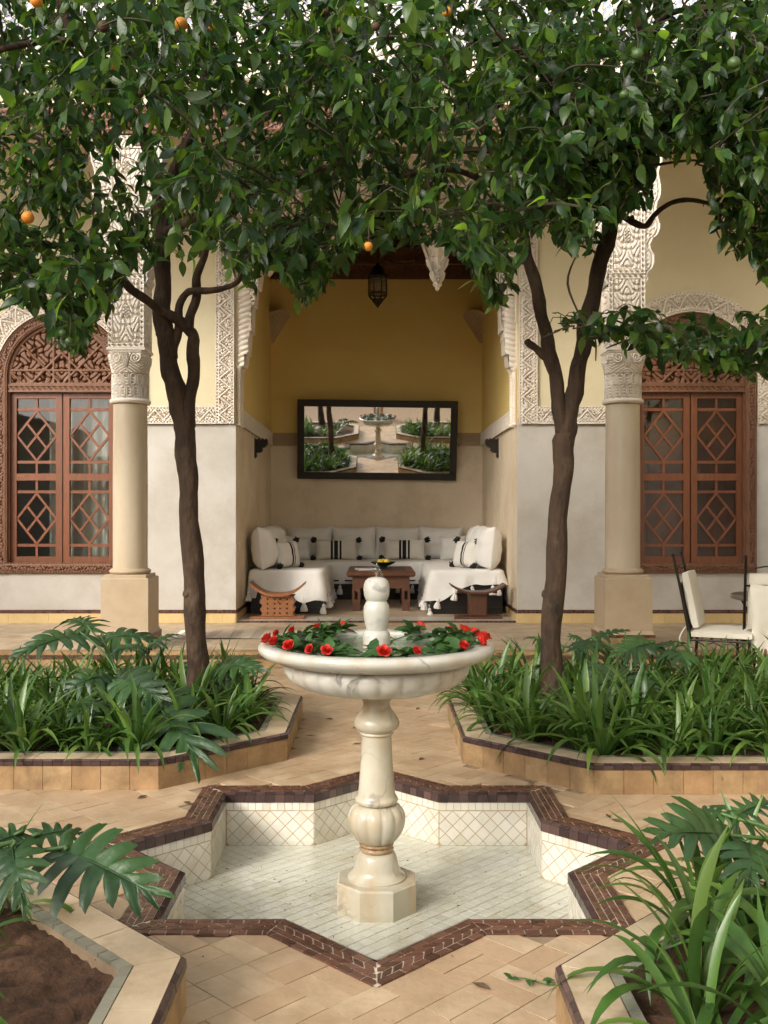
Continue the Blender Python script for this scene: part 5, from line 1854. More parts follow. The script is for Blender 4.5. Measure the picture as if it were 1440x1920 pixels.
s1 = thing('stool', 'orange-brown wooden stool with curved seat and triangular piercings, left of the alcove', 'stool', (-1.12, 11.14, NZ + 0.002), 0.0)
curved_seat(0.62, 0.30, 0.13, 0.032, STOOL_WOOD, s1, 0.285)
def pierced_body():
    """trapezoid board with scalloped sides and 16 triangular holes, front and back plates"""
    hw = lambda z: 0.185 + 0.012 * math.sin(z * 75)
    outline = []
    for z in np.linspace(0.03, 0.262, 22):
        outline.append((hw(z), z))
    outline = outline + [(-x, z) for x, z in outline[::-1]]
    verts = [Vector(p) for p in outline]
    n0 = len(verts)
    edges = [(i, (i + 1) % n0) for i in range(n0)]
    holes = []
    for r in range(4):
        for c in range(4):
            cx_, cz_ = -0.105 + c * 0.07, 0.065 + r * 0.052
            s = 0.013 * (1 if c % 2 == 0 else -1)
            tri3 = [(cx_ - s, cz_ - 0.014), (cx_ + s, cz_), (cx_ - s, cz_ + 0.014)]
            b = len(verts)
            verts += [Vector(p) for p in tri3]
            edges += [(b, b + 1), (b + 1, b + 2), (b + 2, b)]
            holes.append(tri3)
    out = delaunay_2d_cdt(verts, edges, [], 0, 1e-6)
    V2, T = out[0], out[2]
    def in_tri(p, t):
        sg = [(t[(i + 1) % 3][0] - t[i][0]) * (p.y - t[i][1]) - (t[(i + 1) % 3][1] - t[i][1]) * (p.x - t[i][0]) for i in range(3)]
        return all(s >= 0 for s in sg) or all(s <= 0 for s in sg)
    mb = MB()
    keep = []
    for f in T:
        c = sum((V2[i] for i in f), Vector((0, 0))) / len(f)
        if any(in_tri(c, t) for t in holes):
            continue
        if abs(c.x) > hw(c.y) + 1e-5:
            continue
        keep.append(list(f))
    mb.add([(v.x, -0.10, v.y) for v in V2], keep)
    mb.add([(v.x, 0.10, v.y) for v in V2], [f[::-1] for f in keep])
    for i in range(n0):
        a, b = outline[i], outline[(i + 1) % n0]
        mb.add([(a[0], -0.10, a[1]), (b[0], -0.10, b[1]), (b[0], 0.10, b[1]), (a[0], 0.10, a[1])], [[3, 2, 1, 0]])
    for t in holes:
        for i in range(3):
            a, b = t[i], t[(i + 1) % 3]
            mb.add([(a[0], -0.10, a[1]), (b[0], -0.10, b[1]), (b[0], -0.07, b[1]), (a[0], -0.07, a[1])], [[0, 1, 2, 3]])
    mb.build('pierced_body', STOOL_WOOD, s1, local=True)
    mb = MB(); mb.box(-0.165, 0.165, -0.06, 0.06, 0.03, 0.25)
    mb.build('dark_hollow_box', BLACK_WOOD, s1, local=True)  # black box stands in for the shade inside the piercings
    mb = MB(); mb.lathe([(0.016, 0), (0.014, 0.006), (0.008, 0.010), (0.001, 0.011)], 12)
    me = raw_mesh('boss', mb.v, mb.f, STOOL_WOOD, True)
    o = link('boss', me, s1); o.location = (0.0, -0.10, 0.19); o.rotation_euler = (PI / 2, 0, 0)
pierced_body()
mb = MB(); mb.box(-0.31, 0.31, -0.15, 0.15, 0, 0.028, 0.006); mb.build('foot_board', STOOL_WOOD, s1, local=True)
s2 = thing('stool', 'dark walnut stool with curved seat on a plain block, right of the alcove', 'stool', (1.145, 11.13, NZ + 0.002), 0.0)
curved_seat(0.62, 0.28, 0.09, 0.024, STOOL_DARK, s2, 0.305)
mb = MB(); mb.box(-0.103, 0.103, -0.09, 0.09, 0.028, 0.286, 0.008); mb.build('block', STOOL_DARK, s2, local=True)
for sx in (-1, 1):
    mb = MB(); mb.box(sx * 0.20 - 0.025, sx * 0.20 + 0.025, -0.05, 0.05, 0.285, 0.312); mb.build('seat_cleat', STOOL_DARK, s2, local=True)
mb = MB(); mb.prism([(-0.27, -0.13), (0.27, -0.13), (0.25, 0.13), (-0.25, 0.13)], 0, 0.028); mb.build('foot_board', STOOL_DARK, s2, local=True)

# mirror: leaning forward from the wall
MZ, MTILT = 2.425, math.radians(8.1)
mr = thing('wall_mirror', 'large dark-framed mirror leaning out from the alcove back wall', 'mirror', (0.01, NB - 0.14, MZ))
mr.rotation_euler = (MTILT, 0.013, 0)
MW, MH, fwid = 1.165, 0.578, 0.10
poly_o = [(-MW, -MH), (MW, -MH), (MW, MH), (-MW, MH)]
for (x0, x1, z0, z1) in ((-MW, MW, MH - fwid, MH), (-MW, MW, -MH, -MH + fwid), (-MW, -MW + fwid, -MH + fwid, MH - fwid), (MW - fwid, MW, -MH + fwid, MH - fwid)):
    mb = MB(); mb.box(x0, x1, -0.03, 0.025, z0, z1, 0.006)
    mb.build('frame_rail', BLACK_WOOD, mr, local=True)
mb = MB(); mb.add([(-MW + fwid - .01, -0.008, -MH + fwid - .01), (MW - fwid + .01, -0.008, -MH + fwid - .01), (MW - fwid + .01, -0.008, MH - fwid + .01), (-MW + fwid - .01, -0.008, MH - fwid + .01)], [[0, 1, 2, 3]])
mb.build('glass', MIRROR, mr, local=True)
mb = MB(); mb.box(-MW + 0.02, MW - 0.02, 0.0, 0.02, -MH + 0.02, MH - 0.02); mb.build('backing', BLACK_WOOD, mr, local=True)

# corner wall lamps: pierced plaster quarter cones
def corner_lamp(s):
    x0 = s * NHW
    root = thing('wall_lamp', 'pierced plaster wall lamp in the %s back corner of the alcove' % ('left' if s < 0 else 'right'), 'lamp', (x0, NB, 3.86), 0, 'corner wall lamps')
    nt, nz = 40, 60
    Tt, Z = np.meshgrid(np.linspace(0, 1, nt), np.linspace(0, 1, nz), indexing='ij')
    R = 0.02 + 0.25 * Z
    a = Tt * PI / 2
    X = x0 - s * R * np.cos(a)
    Yy = NB - R * np.sin(a)
    dome = 4.32 - 0.07 * (np.abs(Tt - 0.5) * 2) ** 2
    P = np.stack([X, Yy, 3.86 + (dome - 3.86) * Z], -1)
    N = np.stack([-s * np.cos(a), -np.sin(a), np.zeros_like(a)], -1)
    d = np.minimum(np.minimum(Tt, 1 - Tt) * R * 1.5, 0.46 * (1 - Z))
    H = np.where(d < 0.025, 1.0, pat_lattice((Tt - 0.5) * 0.36 * np.maximum(Z, 0.3), Z * 0.46, 0.062, 0.36))
    if s < 0:
        pass
    relief('shade', P, N, H, 0.014, NSTUCCO, root)
corner_lamp(-1); corner_lamp(1)

# carved wooden wall brackets
def bracket(s):
    Y = 12.55
    root = thing('wall_bracket', 'dark carved wooden bracket on the %s alcove wall' % ('left' if s < 0 else 'right'), 'bracket', (s * NHW, Y, 2.16), 0, 'carved wall brackets')
    prof = [(0, -0.13), (0.025, -0.10), (0.02, -0.06), (0.07, -0.055), (0.10, -0.03), (0.095, 0.0), (0.14, 0.02), (0.165, 0.06), (0.165, 0.10), (0.15, 0.125), (0.125, 0.105), (0.105, 0.128), (0.08, 0.108), (0.055, 0.13), (0.03, 0.11), (0, 0.13)]
    mb = MB()
    mb.prism([(-s * x, z) for x, z in prof], -0.05, 0.05, tf=lambda a, b, t: (a, t, b + 0.03))
    if s < 0:
        mb.f = [f[::-1] for f in mb.f]
    mb.build('carved_board', BLACK_WOOD, root, local=True)
    mb = MB(); mb.box(*sorted((-s * 0.0, -s * 0.012)), -0.07, 0.07, -0.09, 0.15)
    mb.build('back_plate', BLACK_WOOD, root, local=True)
bracket(-1); bracket(1)
sw = thing('light_switch', 'small white light switch on the left alcove wall', 'switch', (-NHW, 11.1, 0.98))
mb = MB(); mb.box(0, 0.008, -0.04, 0.04, -0.04, 0.04, 0.002); mb.build('plate', WHITE_PLASTIC, sw, local=True)
mb = MB(); mb.box(0.008, 0.013, -0.02, 0.02, -0.025, 0.025); mb.build('rocker', WHITE_PLASTIC, sw, local=True)

# hanging lantern
LY = 12.5
lz0, lz1 = at(0, 576, LY).z, at(0, 495, LY).z
lan = thing('lantern', 'dark metal hexagonal lantern hanging in the alcove opening', 'lantern', (0.015, LY, lz0))
H_ = lz1 - lz0
def hexr(r, z, k, n=8):
    a = 2 * PI * (k + 0.5) / n
    return Vector((r * math.cos(a), r * math.sin(a), z))
levels = [(0.012, 0.02 * H_), (0.075, 0.17 * H_), (0.118, 0.26 * H_), (0.125, 0.30 * H_), (0.125, 0.66 * H_), (0.132, 0.70 * H_), (0.10, 0.76 * H_), (0.085, 0.80 * H_), (0.05, 0.92 * H_), (0.012, 1.0 * H_)]
for k in range(8):
    mb = MB()
    mb.tube([hexr(r, z, k) for r, z in levels], 0.0065, 5)
    mb.build('rib', IRON, lan, local=True)
for (r, z) in (levels[1], levels[3], levels[4], levels[5], levels[7]):
    mb = MB()
    mb.tube([hexr(r, z, k % 8) for k in range(9)], 0.009, 5, cap=False)
    mb.build('hoop', IRON, lan, local=True)
for k in range(8):
    mb = MB()
    mb.add([hexr(0.119, levels[3][1], k), hexr(0.119, levels[3][1], k + 1), hexr(0.119, levels[4][1], k + 1), hexr(0.119, levels[4][1], k)], [[0, 1, 2, 3]])
    mb.build('pane', LANTERN_GLASS, lan, local=True)
mb = MB(); mb.lathe([(0.128, levels[5][1]), (0.098, levels[6][1]), (0.082, levels[7][1]), (0.048, levels[8][1]), (0.01, levels[9][1])], 8); mb.build('cap', IRON, lan, local=True)
mb = MB(); mb.lathe([(0.004, -0.01), (0.014, 0.005), (0.02, 0.02 * H_ + 0.01), (0.07, 0.17 * H_)], 8); mb.build('finial', IRON, lan, local=True)
mb = MB(); mb.tube([(0, 0, H_), (0, 0, 5.24 - lz0)], 0.007, 6); mb.build('chain', IRON, lan, local=True)

# striped runner on the gallery floor
mb = MB()
rows = []
for i in range(61):
    x = -1.45 + 2.9 * i / 60
    rows.append([(x, y, 0.006 + 0.004 * math.sin(x * 9 + y * 7)) for y in np.linspace(-0.33, 0.33, 7)])
mb.grid(rows)
o = mb.build('striped_rug', RUG, smooth=True)
o.location = (-0.50, 9.78, GZ + 0.002)
tag(o, 'pale striped woven rug on the gallery floor in front of the alcove', 'rug')
mb = MB()
for k in range(40):
    y = -0.33 + 0.66 * k / 39
    mb.tube([(-1.45, y, 0.006), (-1.50 - random.uniform(0, .02), y + random.uniform(-.01, .01), 0.003)], 0.003, 4)
mb.build('fringe', LINEN, o, local=True)

# ------------------------------------------------------------------ iron chairs and table at the right
def cushion_mesh(w, d, t, mat, seed=0):
    rng = random.Random(seed)
    f = rng.uniform(0, 6)
    rows_t, rows_b = [], []
    n = 12
    for i in range(n + 1):
        rt, rb = [], []
        for j in range(n + 1):
            u, v = -1 + 2 * i / n, -1 + 2 * j / n
            k = (max(0, 1 - u ** 8) * max(0, 1 - v ** 8)) ** 0.5
            puff = 0.012 * (1 - u * u) * (1 - v * v)
            wr = 0.003 * math.sin(7 * u + f) * math.cos(5 * v)
            rt.append((u * w / 2, v * d / 2, t / 2 * (0.62 + 0.38 * k) + puff + wr)); rb.append((u * w / 2, v * d / 2, -t / 2 * (0.62 + 0.38 * k)))
        rows_t.append(rt); rows_b.append(rb)
    mb = MB().grid(rows_t).grid([r[::-1] for r in rows_b])
    for (a, b) in ((0, 0), (n, n)):
        mb.grid([[rows_t[a][j], rows_b[a][j]] if a else [rows_b[a][j], rows_t[a][j]] for j in range(n + 1)])
        mb.grid([[rows_b[i][a], rows_t[i][a]] if a else [rows_t[i][a], rows_b[i][a]] for i in range(n + 1)])
    return raw_mesh('cushion', mb.v, mb.f, mat, True)

def chair(label, loc, rz, towel=False):
    """local: faces +Y, back at y = 0; posts lean backwards"""
    root = thing('garden_chair', label, 'chair', loc, rz, 'iron garden chairs')
    W = 0.23
    back = lambda t: -0.02 - 0.13 * t
    for s in (-1, 1):
        mb = MB()
        mb.tube([(s * W, -0.06, 0), (s * W, -0.015, 0.2), (s * W, 0.0, 0.42), (s * W, -0.055, 0.72), (s * W, -0.12, 1.03)], [0.011, 0.012, 0.012, 0.011, 0.010], 8)
        mb.build('back_post', IRON, root, local=True)
        mb = MB(); mb.lathe([(0.002, -0.014), (0.012, -0.008), (0.014, 0), (0.012, 0.008), (0.002, 0.014)], 10, (s * W, -0.122, 1.038))
        mb.build('knob', IRON, root, local=True)
        mb = MB(); mb.tube([(s * W, 0.44, 0), (s * W, 0.42, 0.25), (s * W, 0.42, 0.41)], 0.011, 8)
        mb.build('front_leg', IRON, root, local=True)
        mb = MB(); mb.tube([(s * W, 0.0, 0.405), (s * W, 0.42, 0.405)], 0.009, 6)
        # scroll under the seat rail
        sc = [Vector((s * W, 0.05 + 0.03 * k + 0.012 * math.sin(k * 1.6), 0.375 + 0.018 * math.cos(k * 1.6))) for k in range(12)]
        mb.tube(sc, 0.005, 5)
        mb.tube([Vector((s * W, 0.02 + 0.34 * t, 0.10 + 0.13 * math.sin(PI * t))) for t in np.linspace(0, 1, 10)], 0.006, 5)
        mb.build('side_rail', IRON, root, local=True)
    mb = MB()
    mb.tube([Vector((W * math.cos(PI * t), -0.095, 0.90 + 0.07 * math.sin(PI * t))) for t in np.linspace(0, 1, 12)], 0.006, 6)
    mb.tube([(-W, -0.075, 0.82), (W, -0.075, 0.82)], 0.008, 6)
    mb.tube([(-W, -0.005, 0.47), (W, -0.005, 0.47)], 0.008, 6)
    for k in range(-2, 3):
        mb.tube([(k * 0.075, -0.01, 0.47), (k * 0.075, -0.075, 0.82)], 0.006, 5)
    mb.build('back_bars', IRON, root, local=True)
    mb = MB()
    mb.tube([(-W, 0.0, 0.405), (W, 0.0, 0.405)], 0.009, 6); mb.tube([(-W, 0.42, 0.405), (W, 0.42, 0.405)], 0.009, 6)
    for k in range(5):
        mb.tube([(-W, 0.07 + k * 0.07, 0.40), (W, 0.07 + k * 0.07, 0.40)], 0.005, 5)
    mb.build('seat_frame', IRON, root, local=True)
    o = link('seat_cushion', cushion_mesh(0.46, 0.43, 0.06, CREAM, 3), root); o.location = (0, 0.225, 0.447)
    o = link('back_cushion', cushion_mesh(0.40, 0.42, 0.07, CREAM, 5), root); o.location = (0, 0.0, 0.70); o.rotation_euler = (PI / 2 + 0.19, 0, 0)
    mb = MB()
    for s in (-1, 1):
        P, R = catmull([Vector((s * 0.2, -0.03, 0.50)), Vector((s * 0.25, -0.05, 0.47)), Vector((s * 0.27, -0.07, 0.42)), Vector((s * 0.25, -0.06, 0.38))], [0.006] * 4, 4)
        mb.tube(P, R, 5)
    mb.build('cushion_ties', CREAM, root, local=True)
    if towel:
        rows = []
        for i in range(25):
            x = -0.19 + 0.40 * i / 24
            row = []
            for (y, z) in ((0.02, 0.70), (-0.02, 0.80), (-0.055, 0.835), (-0.085, 0.828), (-0.10, 0.78), (-0.10, 0.68), (-0.085, 0.58), (-0.07, 0.48), (-0.06, 0.40), (-0.055, 0.36)):
                k = max(0, 0.83 - z) * 2
                row.append((x + 0.01 * math.sin(z * 14), y - 0.020 - k * 0.02 * math.sin(x * 38 + 1), z + 0.01 * math.sin(x * 20)))
            rows.append(row)
        mb = MB().grid(rows)
        mb.build('back_cover', CREAM, root, smooth=True, local=True)
        mb = MB()
        for k in range(8):
            x = -0.16 + 0.02 * k
            P, R = catmull([Vector((x, -0.09, 0.37)), Vector((x + random.uniform(-.02, .02), -0.10, 0.28)), Vector((x + random.uniform(-.03, .03), -0.09, 0.18))], [0.004] * 3, 3)
            mb.tube(P, R, 4)
        mb.build('hanging_ties', CREAM, root, local=True)
    return root
chair('black iron garden chair with cream cushions, facing the table by the right window', (2.46, 7.58, 0), math.radians(-115))
chair('black iron garden chair with a cream cover over its back, at the right picture edge', (2.98, 7.28, 0), math.radians(-14), True)
gt = thing('garden_table', 'small round garden table with a dark stone top, half hidden by a chair', 'table', (3.22, 7.95, 0))
mb = MB(); mb.lathe([(0.30, 0.655), (0.32, 0.662), (0.32, 0.695), (0.31, 0.70), (0.01, 0.70)], 40); mb.build('stone_top', M('dark_stone', (0.12, 0.11, 0.08), (0.18, 0.165, 0.13), scale=12, rough=0.35), gt, local=True, angle=40)
for k in range(3):
    a = 2 * PI * k / 3 + 0.4
    mb = MB(); P, R = catmull([Vector((0.27 * math.cos(a), 0.27 * math.sin(a), 0)), Vector((0.10 * math.cos(a), 0.10 * math.sin(a), 0.3)), Vector((0.25 * math.cos(a), 0.25 * math.sin(a), 0.655))], [0.011] * 3, 6)
    mb.tube(P, R, 7); mb.build('leg', IRON, gt, local=True)

# ------------------------------------------------------------------ orange trees
def leaf_template(L=1.0, W=0.22, rows=5, fold=0.28, curl=0.18):
    V, Fc = [], []
    for i in range(rows + 1):
        t = i / rows
        w = W * math.sin(PI * t ** 0.85) ** 0.8 if 0 < i < rows else 0.012
        z = -curl * (t - 0.35) ** 2 * 2.0
        y = L * (t if i < rows else 1.03)
        V += [(-w, y, z + w * fold), (0, y, z), (w, y, z + w * fold)]
    for i in range(rows):
        for j in range(2):
            a = i * 3 + j
            Fc.append([a, a + 1, a + 4, a + 3])
    return np.array(V), np.array(Fc)

def frame_from(d, n):
    """matrix columns: x = side, y = d, z = normal-ish"""
    d = d / (np.linalg.norm(d, axis=-1, keepdims=True) + 1e-9)
    x = np.cross(d, n)
    x = x / (np.linalg.norm(x, axis=-1, keepdims=True) + 1e-9)
    z = np.cross(x, d)
    return np.stack([x, d, z], -1)

LEAF_V, LEAF_F = [], None
for k in range(4):
    v, f = leaf_template(1.0, 0.215 + 0.03 * (k % 2), 5, 0.15 + 0.15 * k / 3, 0.05 + 0.22 * (k / 3))
    LEAF_V.append(v); LEAF_F = f
LEAF_ME = [raw_mesh('leaf', v, LEAF_F, LEAF, True) for v in LEAF_V]

XB = [-900, 0, 40, 90, 130, 160, 200, 250, 300, 350, 400, 430, 460, 500, 540, 570, 600, 640, 700, 750, 800, 840, 870, 900, 930, 955, 985, 1010, 1050, 1090, 1120, 1160, 1200, 1230, 1260, 1300, 1340, 1380, 1440, 2300]
YB = [600, 590, 565, 640, 680, 670, 600, 530, 500, 490, 470, 520, 540, 505, 540, 585, 560, 500, 470, 475, 465, 470, 500, 560, 600, 560, 470, 430, 470, 495, 480, 420, 400, 400, 300, 290, 420, 480, 540, 600]
def crown_ok(p):
    x, y = to_px(p)
    if y < np.interp(x, XB, YB):
        if 1225 < x < 1310 and y > 300:
            return False
        return True
    if 995 < x < 2000 and 580 < y < 615 + 0.24 * max(0, min(x - 995, 420)) and p[1] < 6.3:     # low spray in front of the right column
        return True
    return False

def make_tree(name, label, limbs, centers, loc, seed, n_single, view=True, size=(0.054, 0.122)):
    rng = np.random.default_rng(seed)
    random.seed(seed)
    root = thing(name, label, 'tree', loc)
    org = np.array(loc)
    skeleton = []
    for li, (pname, pts, rad) in enumerate(limbs):
        P, R = catmull([Vector(p) for p in pts], rad, 7)
        R = [r * (1 + 0.06 * math.sin(i * 0.55 + li) + 0.04 * math.sin(i * 1.7 + 2 * li) + random.uniform(-.02, .02)) for i, r in enumerate(R)]
        P = [p + Vector((math.sin(i * 0.8 + li), math.cos(i * 0.67 + li), 0)) * 0.006 for i, p in enumerate(P)]
        mb = MB().tube(P, R, 14 if pname == 'trunk' else 10, wob=0.035)
        # knots
        if pname == 'trunk':
            for k in range(5):
                i = random.randint(2, len(P) - 3)
                a = random.uniform(0, 2 * PI)
                d = Vector((math.cos(a), math.sin(a), 0.3))
                mb.tube([P[i], P[i] + d * R[i] * 0.75, P[i] + d * R[i] * 1.05, P[i] + d * R[i] * 1.12], [R[i] * 0.62, R[i] * 0.5, R[i] * 0.36, R[i] * 0.20], 9)
        mb.build(pname, BARK, root, smooth=True)
        skeleton += [(np.array(p), r) for p, r in zip(P, R)]
    SP = np.array([s[0] for s in skeleton]); SR = np.array([s[1] for s in skeleton])
    main_p, main_r = SP.copy(), SR.copy()
    twig = MB()
    Ls = []                                        # leaves: base, dir, normal, length, variant
    centers = sorted(centers, key=lambda q: np.min(np.linalg.norm(SP - np.array(q[0]), axis=1)))
    for ci, (c, spread, nt) in enumerate(centers):
        c = np.array(c)
        j = np.argmin(np.linalg.norm(main_p - c, axis=1) + (main_p[:, 2] > c[2] + 0.2) * 0.5)
        a = Vector(main_p[j]); b = Vector(c)
        mid = (a + b) / 2 + Vector((random.uniform(-.08, .08), random.uniform(-.08, .08), 0.10 * (b - a).length))
        L = (b - a).length
        P, R = catmull([a, mid, b], [min(main_r[j] * 0.5, 0.006 + 0.012 * L), 0.005 + 0.006 * L, 0.0035], 5)
        twig.tube(P, R, 5, cap=False)
        main_p = np.concatenate([main_p, np.array([tuple(q) for q in P[4:]])])
        main_r = np.concatenate([main_r, np.full(len(P) - 4, 0.008)])
        for t in range(nt):
            st = c + rng.normal(0, spread, 3) * np.array((1, 1, 0.75))
            di = rng.normal(0, 1, 3) + (st - c) / (spread + 1e-6) * 0.6
            di[2] = di[2] * 0.35 + 0.15
            di /= np.linalg.norm(di)
            k = rng.integers(5, 9)
            ln = rng.uniform(0.14, 0.30)
            pts = [st]
            dd = di.copy()
            for q in range(k):
                dd = dd + np.array((0, 0, -0.22)) + rng.normal(0, 0.10, 3)
                dd /= np.linalg.norm(dd)
                pts.append(pts[-1] + dd * ln / k)
            if view and not (crown_ok(pts[0]) and crown_ok(pts[-1])) and in_view(pts[0], 60):
                continue
            twig.tube([Vector(c * 0.3 + st * 0.7)] + [Vector(p) for p in pts], [0.003] + [0.0025] * len(pts), 3, cap=False)
            for q in range(1, len(pts)):
                for rep in range(2 if q == len(pts) - 1 else 1):
                    tdir = pts[q] - pts[q - 1]
                    tdir /= np.linalg.norm(tdir)
                    ld = tdir * 0.55 + rng.normal(0, 0.55, 3) + np.array((0, 0, -0.45))
                    ld /= np.linalg.norm(ld)
                    nn = np.array((0, 0, 0.9)) + rng.normal(0, 0.75, 3)
                    Ls.append((pts[q], ld, nn, rng.uniform(*size), rng.integers(0, 4)))
    twig.build('twigs', TWIG, root)
    root.children[-1]['kind'] = 'stuff'
    B = np.array([l[0] for l in Ls]); D = np.array([l[1] for l in Ls]); Nn = np.array([l[2] for l in Ls]); S = np.array([l[3] for l in Ls]); K = np.array([l[4] for l in Ls])
    Fr = frame_from(D, Nn)
    # drop leaves that would reach below the crown outline seen in the photograph
    keep = np.ones(len(B), bool)
    if view:
        for i in range(len(B)):
            tip = B[i] + D[i] * S[i]
            if in_view(tip, 30) and not crown_ok(tip) and rng.random() < 0.85:
                keep[i] = False
    B, Fr, S, K, D = B[keep], Fr[keep], S[keep], K[keep], D[keep]
    single = np.zeros(len(B), bool)
    if n_single:
        mid = B + D * S[:, None] / 2
        px_ = CX + mid[:, 0] * F / mid[:, 1]; py_ = CY - (mid[:, 2] - HC) * F / mid[:, 1]
        vis = (px_ > 0) & (px_ < 1440) & (py_ > 0) & (py_ < 1920)
        score = np.where(vis, S / mid[:, 1], 0)
        single[np.argsort(-score)[:n_single]] = True
        single &= vis
    for i in np.where(single)[0]:
        o = link('leaf', LEAF_ME[K[i]], root)
        m = Matrix([[*(Fr[i][r] * S[i]), B[i][r] - org[r]] for r in range(3)] + [[0, 0, 0, 1]])
        o.matrix_basis = m
    rest = ~single
    Vs, Fs, off = [], [], 0
    for k in range(4):
        sel = np.where(rest & (K == k))[0]
        if len(sel) == 0:
            continue
        T = LEAF_V[k]
        V = np.einsum('nij,kj->nki', Fr[sel] * S[sel][:, None, None], T) + B[sel][:, None, :]
        Fk = LEAF_F[None] + (np.arange(len(sel)) * len(T))[:, None, None] + off
        Vs.append(V.reshape(-1, 3)); Fs.append(Fk.reshape(-1, 4)); off += len(sel) * len(T)
    V = np.concatenate(Vs) - org
    o = link('foliage', raw_mesh('foliage', V, np.concatenate(Fs), LEAF, True), root)
    o['kind'] = 'stuff'
    return root

def limb(l, Y0=5.9):
    pts, rad = [], []
    for q in l:
        x, y, r = q[:3]
        pts.append(at(x, y, q[3] if len(q) > 3 else Y0)); rad.append(r * 0.86)
    return pts, rad

T1 = [('trunk', [(372, 1376, .150), (371, 1345, .108), (370, 1300, .088), (369, 1200, .076), (357, 1000, .071), (351, 880, .069), (344, 800, .074), (330, 735, .067), (313, 655, .066), (304, 560, .060), (306, 470, .056), (300, 385, .05), (283, 290, .044, 5.75), (242, 210, .038, 5.6), (182, 122, .034, 5.45), (130, 50, .03, 5.3), (100, -60, .026, 5.2)]),
      ('branch', [(350, 800, .05), (360, 720, .046), (363, 645, .043), (349, 612, .040), (300, 580, .032, 5.8), (250, 545, .029, 5.7), (208, 498, .026, 5.55), (150, 466, .022, 5.45), (80, 460, .018, 5.4), (10, 458, .014, 5.35)]),
      ('branch', [(352, 618, .038), (366, 560, .032), (374, 500, .027, 5.8), (392, 455, .024, 5.7), (384, 395, .02, 5.6), (400, 330, .016, 5.5)]),
      ('branch', [(322, 672, .045), (334, 610, .030), (345, 552, .027), (392, 545, .022, 5.75), (436, 535, .018, 5.65), (458, 508, .014, 5.6)]),
      ('branch', [(138, 462, .019, 5.44), (118, 385, .017, 5.4), (110, 300, .015, 5.35), (60, 256, .013, 5.3), (-40, 248, .011, 5.25)]),
      ('branch', [(300, 385, .042), (335, 300, .038, 6.0), (368, 220, .034, 6.1), (384, 110, .03, 6.1), (366, 40, .027, 6.1), (355, -60, .022, 6.1)]),
      ('branch', [(384, 112, .02, 6.1), (420, 100, .016, 6.0), (448, 86, .012, 5.95)]),
      ('branch', [(140, 80, .026, 5.4), (70, 78, .022, 5.2), (0, 95, .018, 5.1), (-90, 120, .014, 5.0)]),
      ('branch', [(306, 440, .04), (420, 380, .028, 5.5), (540, 330, .02, 5.2), (640, 310, .014, 5.0)]),
      ('branch', [(300, 395, .04), (450, 250, .028, 6.3), (590, 180, .02, 6.5), (700, 120, .014, 6.6)])]
T2 = [('trunk', [(1040, 1376, .150), (1039, 1345, .108), (1038, 1300, .088), (1034, 1200, .074), (1046, 1000, .070), (1056, 860, .070), (1062, 800, .076), (1076, 735, .058), (1091, 660, .058), (1106, 580, .057), (1130, 480, .054), (1151, 410, .054), (1176, 330, .048), (1200, 250, .042, 5.8), (1215, 160, .036, 5.7), (1205, 60, .03, 5.5), (1180, -60, .026, 5.4)]),
      ('branch', [(1056, 810, .062), (1044, 722, .053), (1028, 650, .050), (1014, 580, .046), (990, 480, .040), (974, 420, .038), (948, 345, .035), (914, 258, .032, 5.95), (870, 180, .028, 6.0), (834, 110, .026, 6.0), (800, 50, .022, 6.0), (780, -50, .018, 6.0)]),
      ('branch', [(1026, 672, .034), (1006, 655, .026), (988, 640, .024)]),
      ('branch', [(1160, 398, .03), (1208, 424, .020, 5.8), (1240, 390, .018, 5.75), (1290, 375, .016, 5.7), (1350, 388, .014, 5.65), (1420, 430, .011, 5.6)]),
      ('branch', [(1108, 630, .036), (1180, 616, .020, 5.6), (1250, 613, .018, 5.45), (1300, 640, .014, 5.4), (1380, 655, .010, 5.35), (1460, 640, .008, 5.3)]),
      ('branch', [(1172, 365, .036), (1215, 320, .034, 6.1), (1232, 255, .030, 6.2), (1290, 200, .026, 6.2), (1380, 170, .02, 6.1), (1480, 150, .014, 6.0)]),
      ('branch', [(1208, 100, .022, 5.6), (1250, 30, .02, 5.3), (1320, 15, .017, 5.1), (1420, 30, .013, 5.0)]),
      ('branch', [(960, 370, .03), (860, 320, .020, 5.6), (760, 330, .014, 5.3)]),
      ('branch', [(1190, 290, .03), (1080, 200, .024, 5.2), (1000, 120, .018, 4.9), (930, 60, .012, 4.8)])]

def crown_centers(n, xr, seed, Ym=5.75, Ys=0.75, ymin=-330):
    rng = np.random.default_rng(seed)
    out = []
    tries = 0
    while len(out) < n and tries < 60000:
        tries += 1
        x = rng.uniform(*xr); y = rng.uniform(ymin, 700)
        Y = float(np.clip(rng.normal(Ym, Ys), 4.3, 7.6))
        p = at(x, y, Y)
        if p.z > 5.4 or p.z < 2.35:
            continue
        # the outline of foliage, kept a little inside it
        if not crown_ok(at(x, y + 25, Y)):
            continue
        # thinner towards the upper middle, where the bright sky shows through
        if y < 190 and rng.random() < (0.22 if 380 < x < 960 else 0.08):
            continue
        if any(np.linalg.norm(np.array(o[0]) - np.array(p)) < (0.20 if y > 0 else 0.26) for o in out):
            continue
        out.append((tuple(p), 0.14, 12))
    return out
c_left = crown_centers(190, (-560, 690), 21)
c_right = crown_centers(190, (690, 1980), 22)
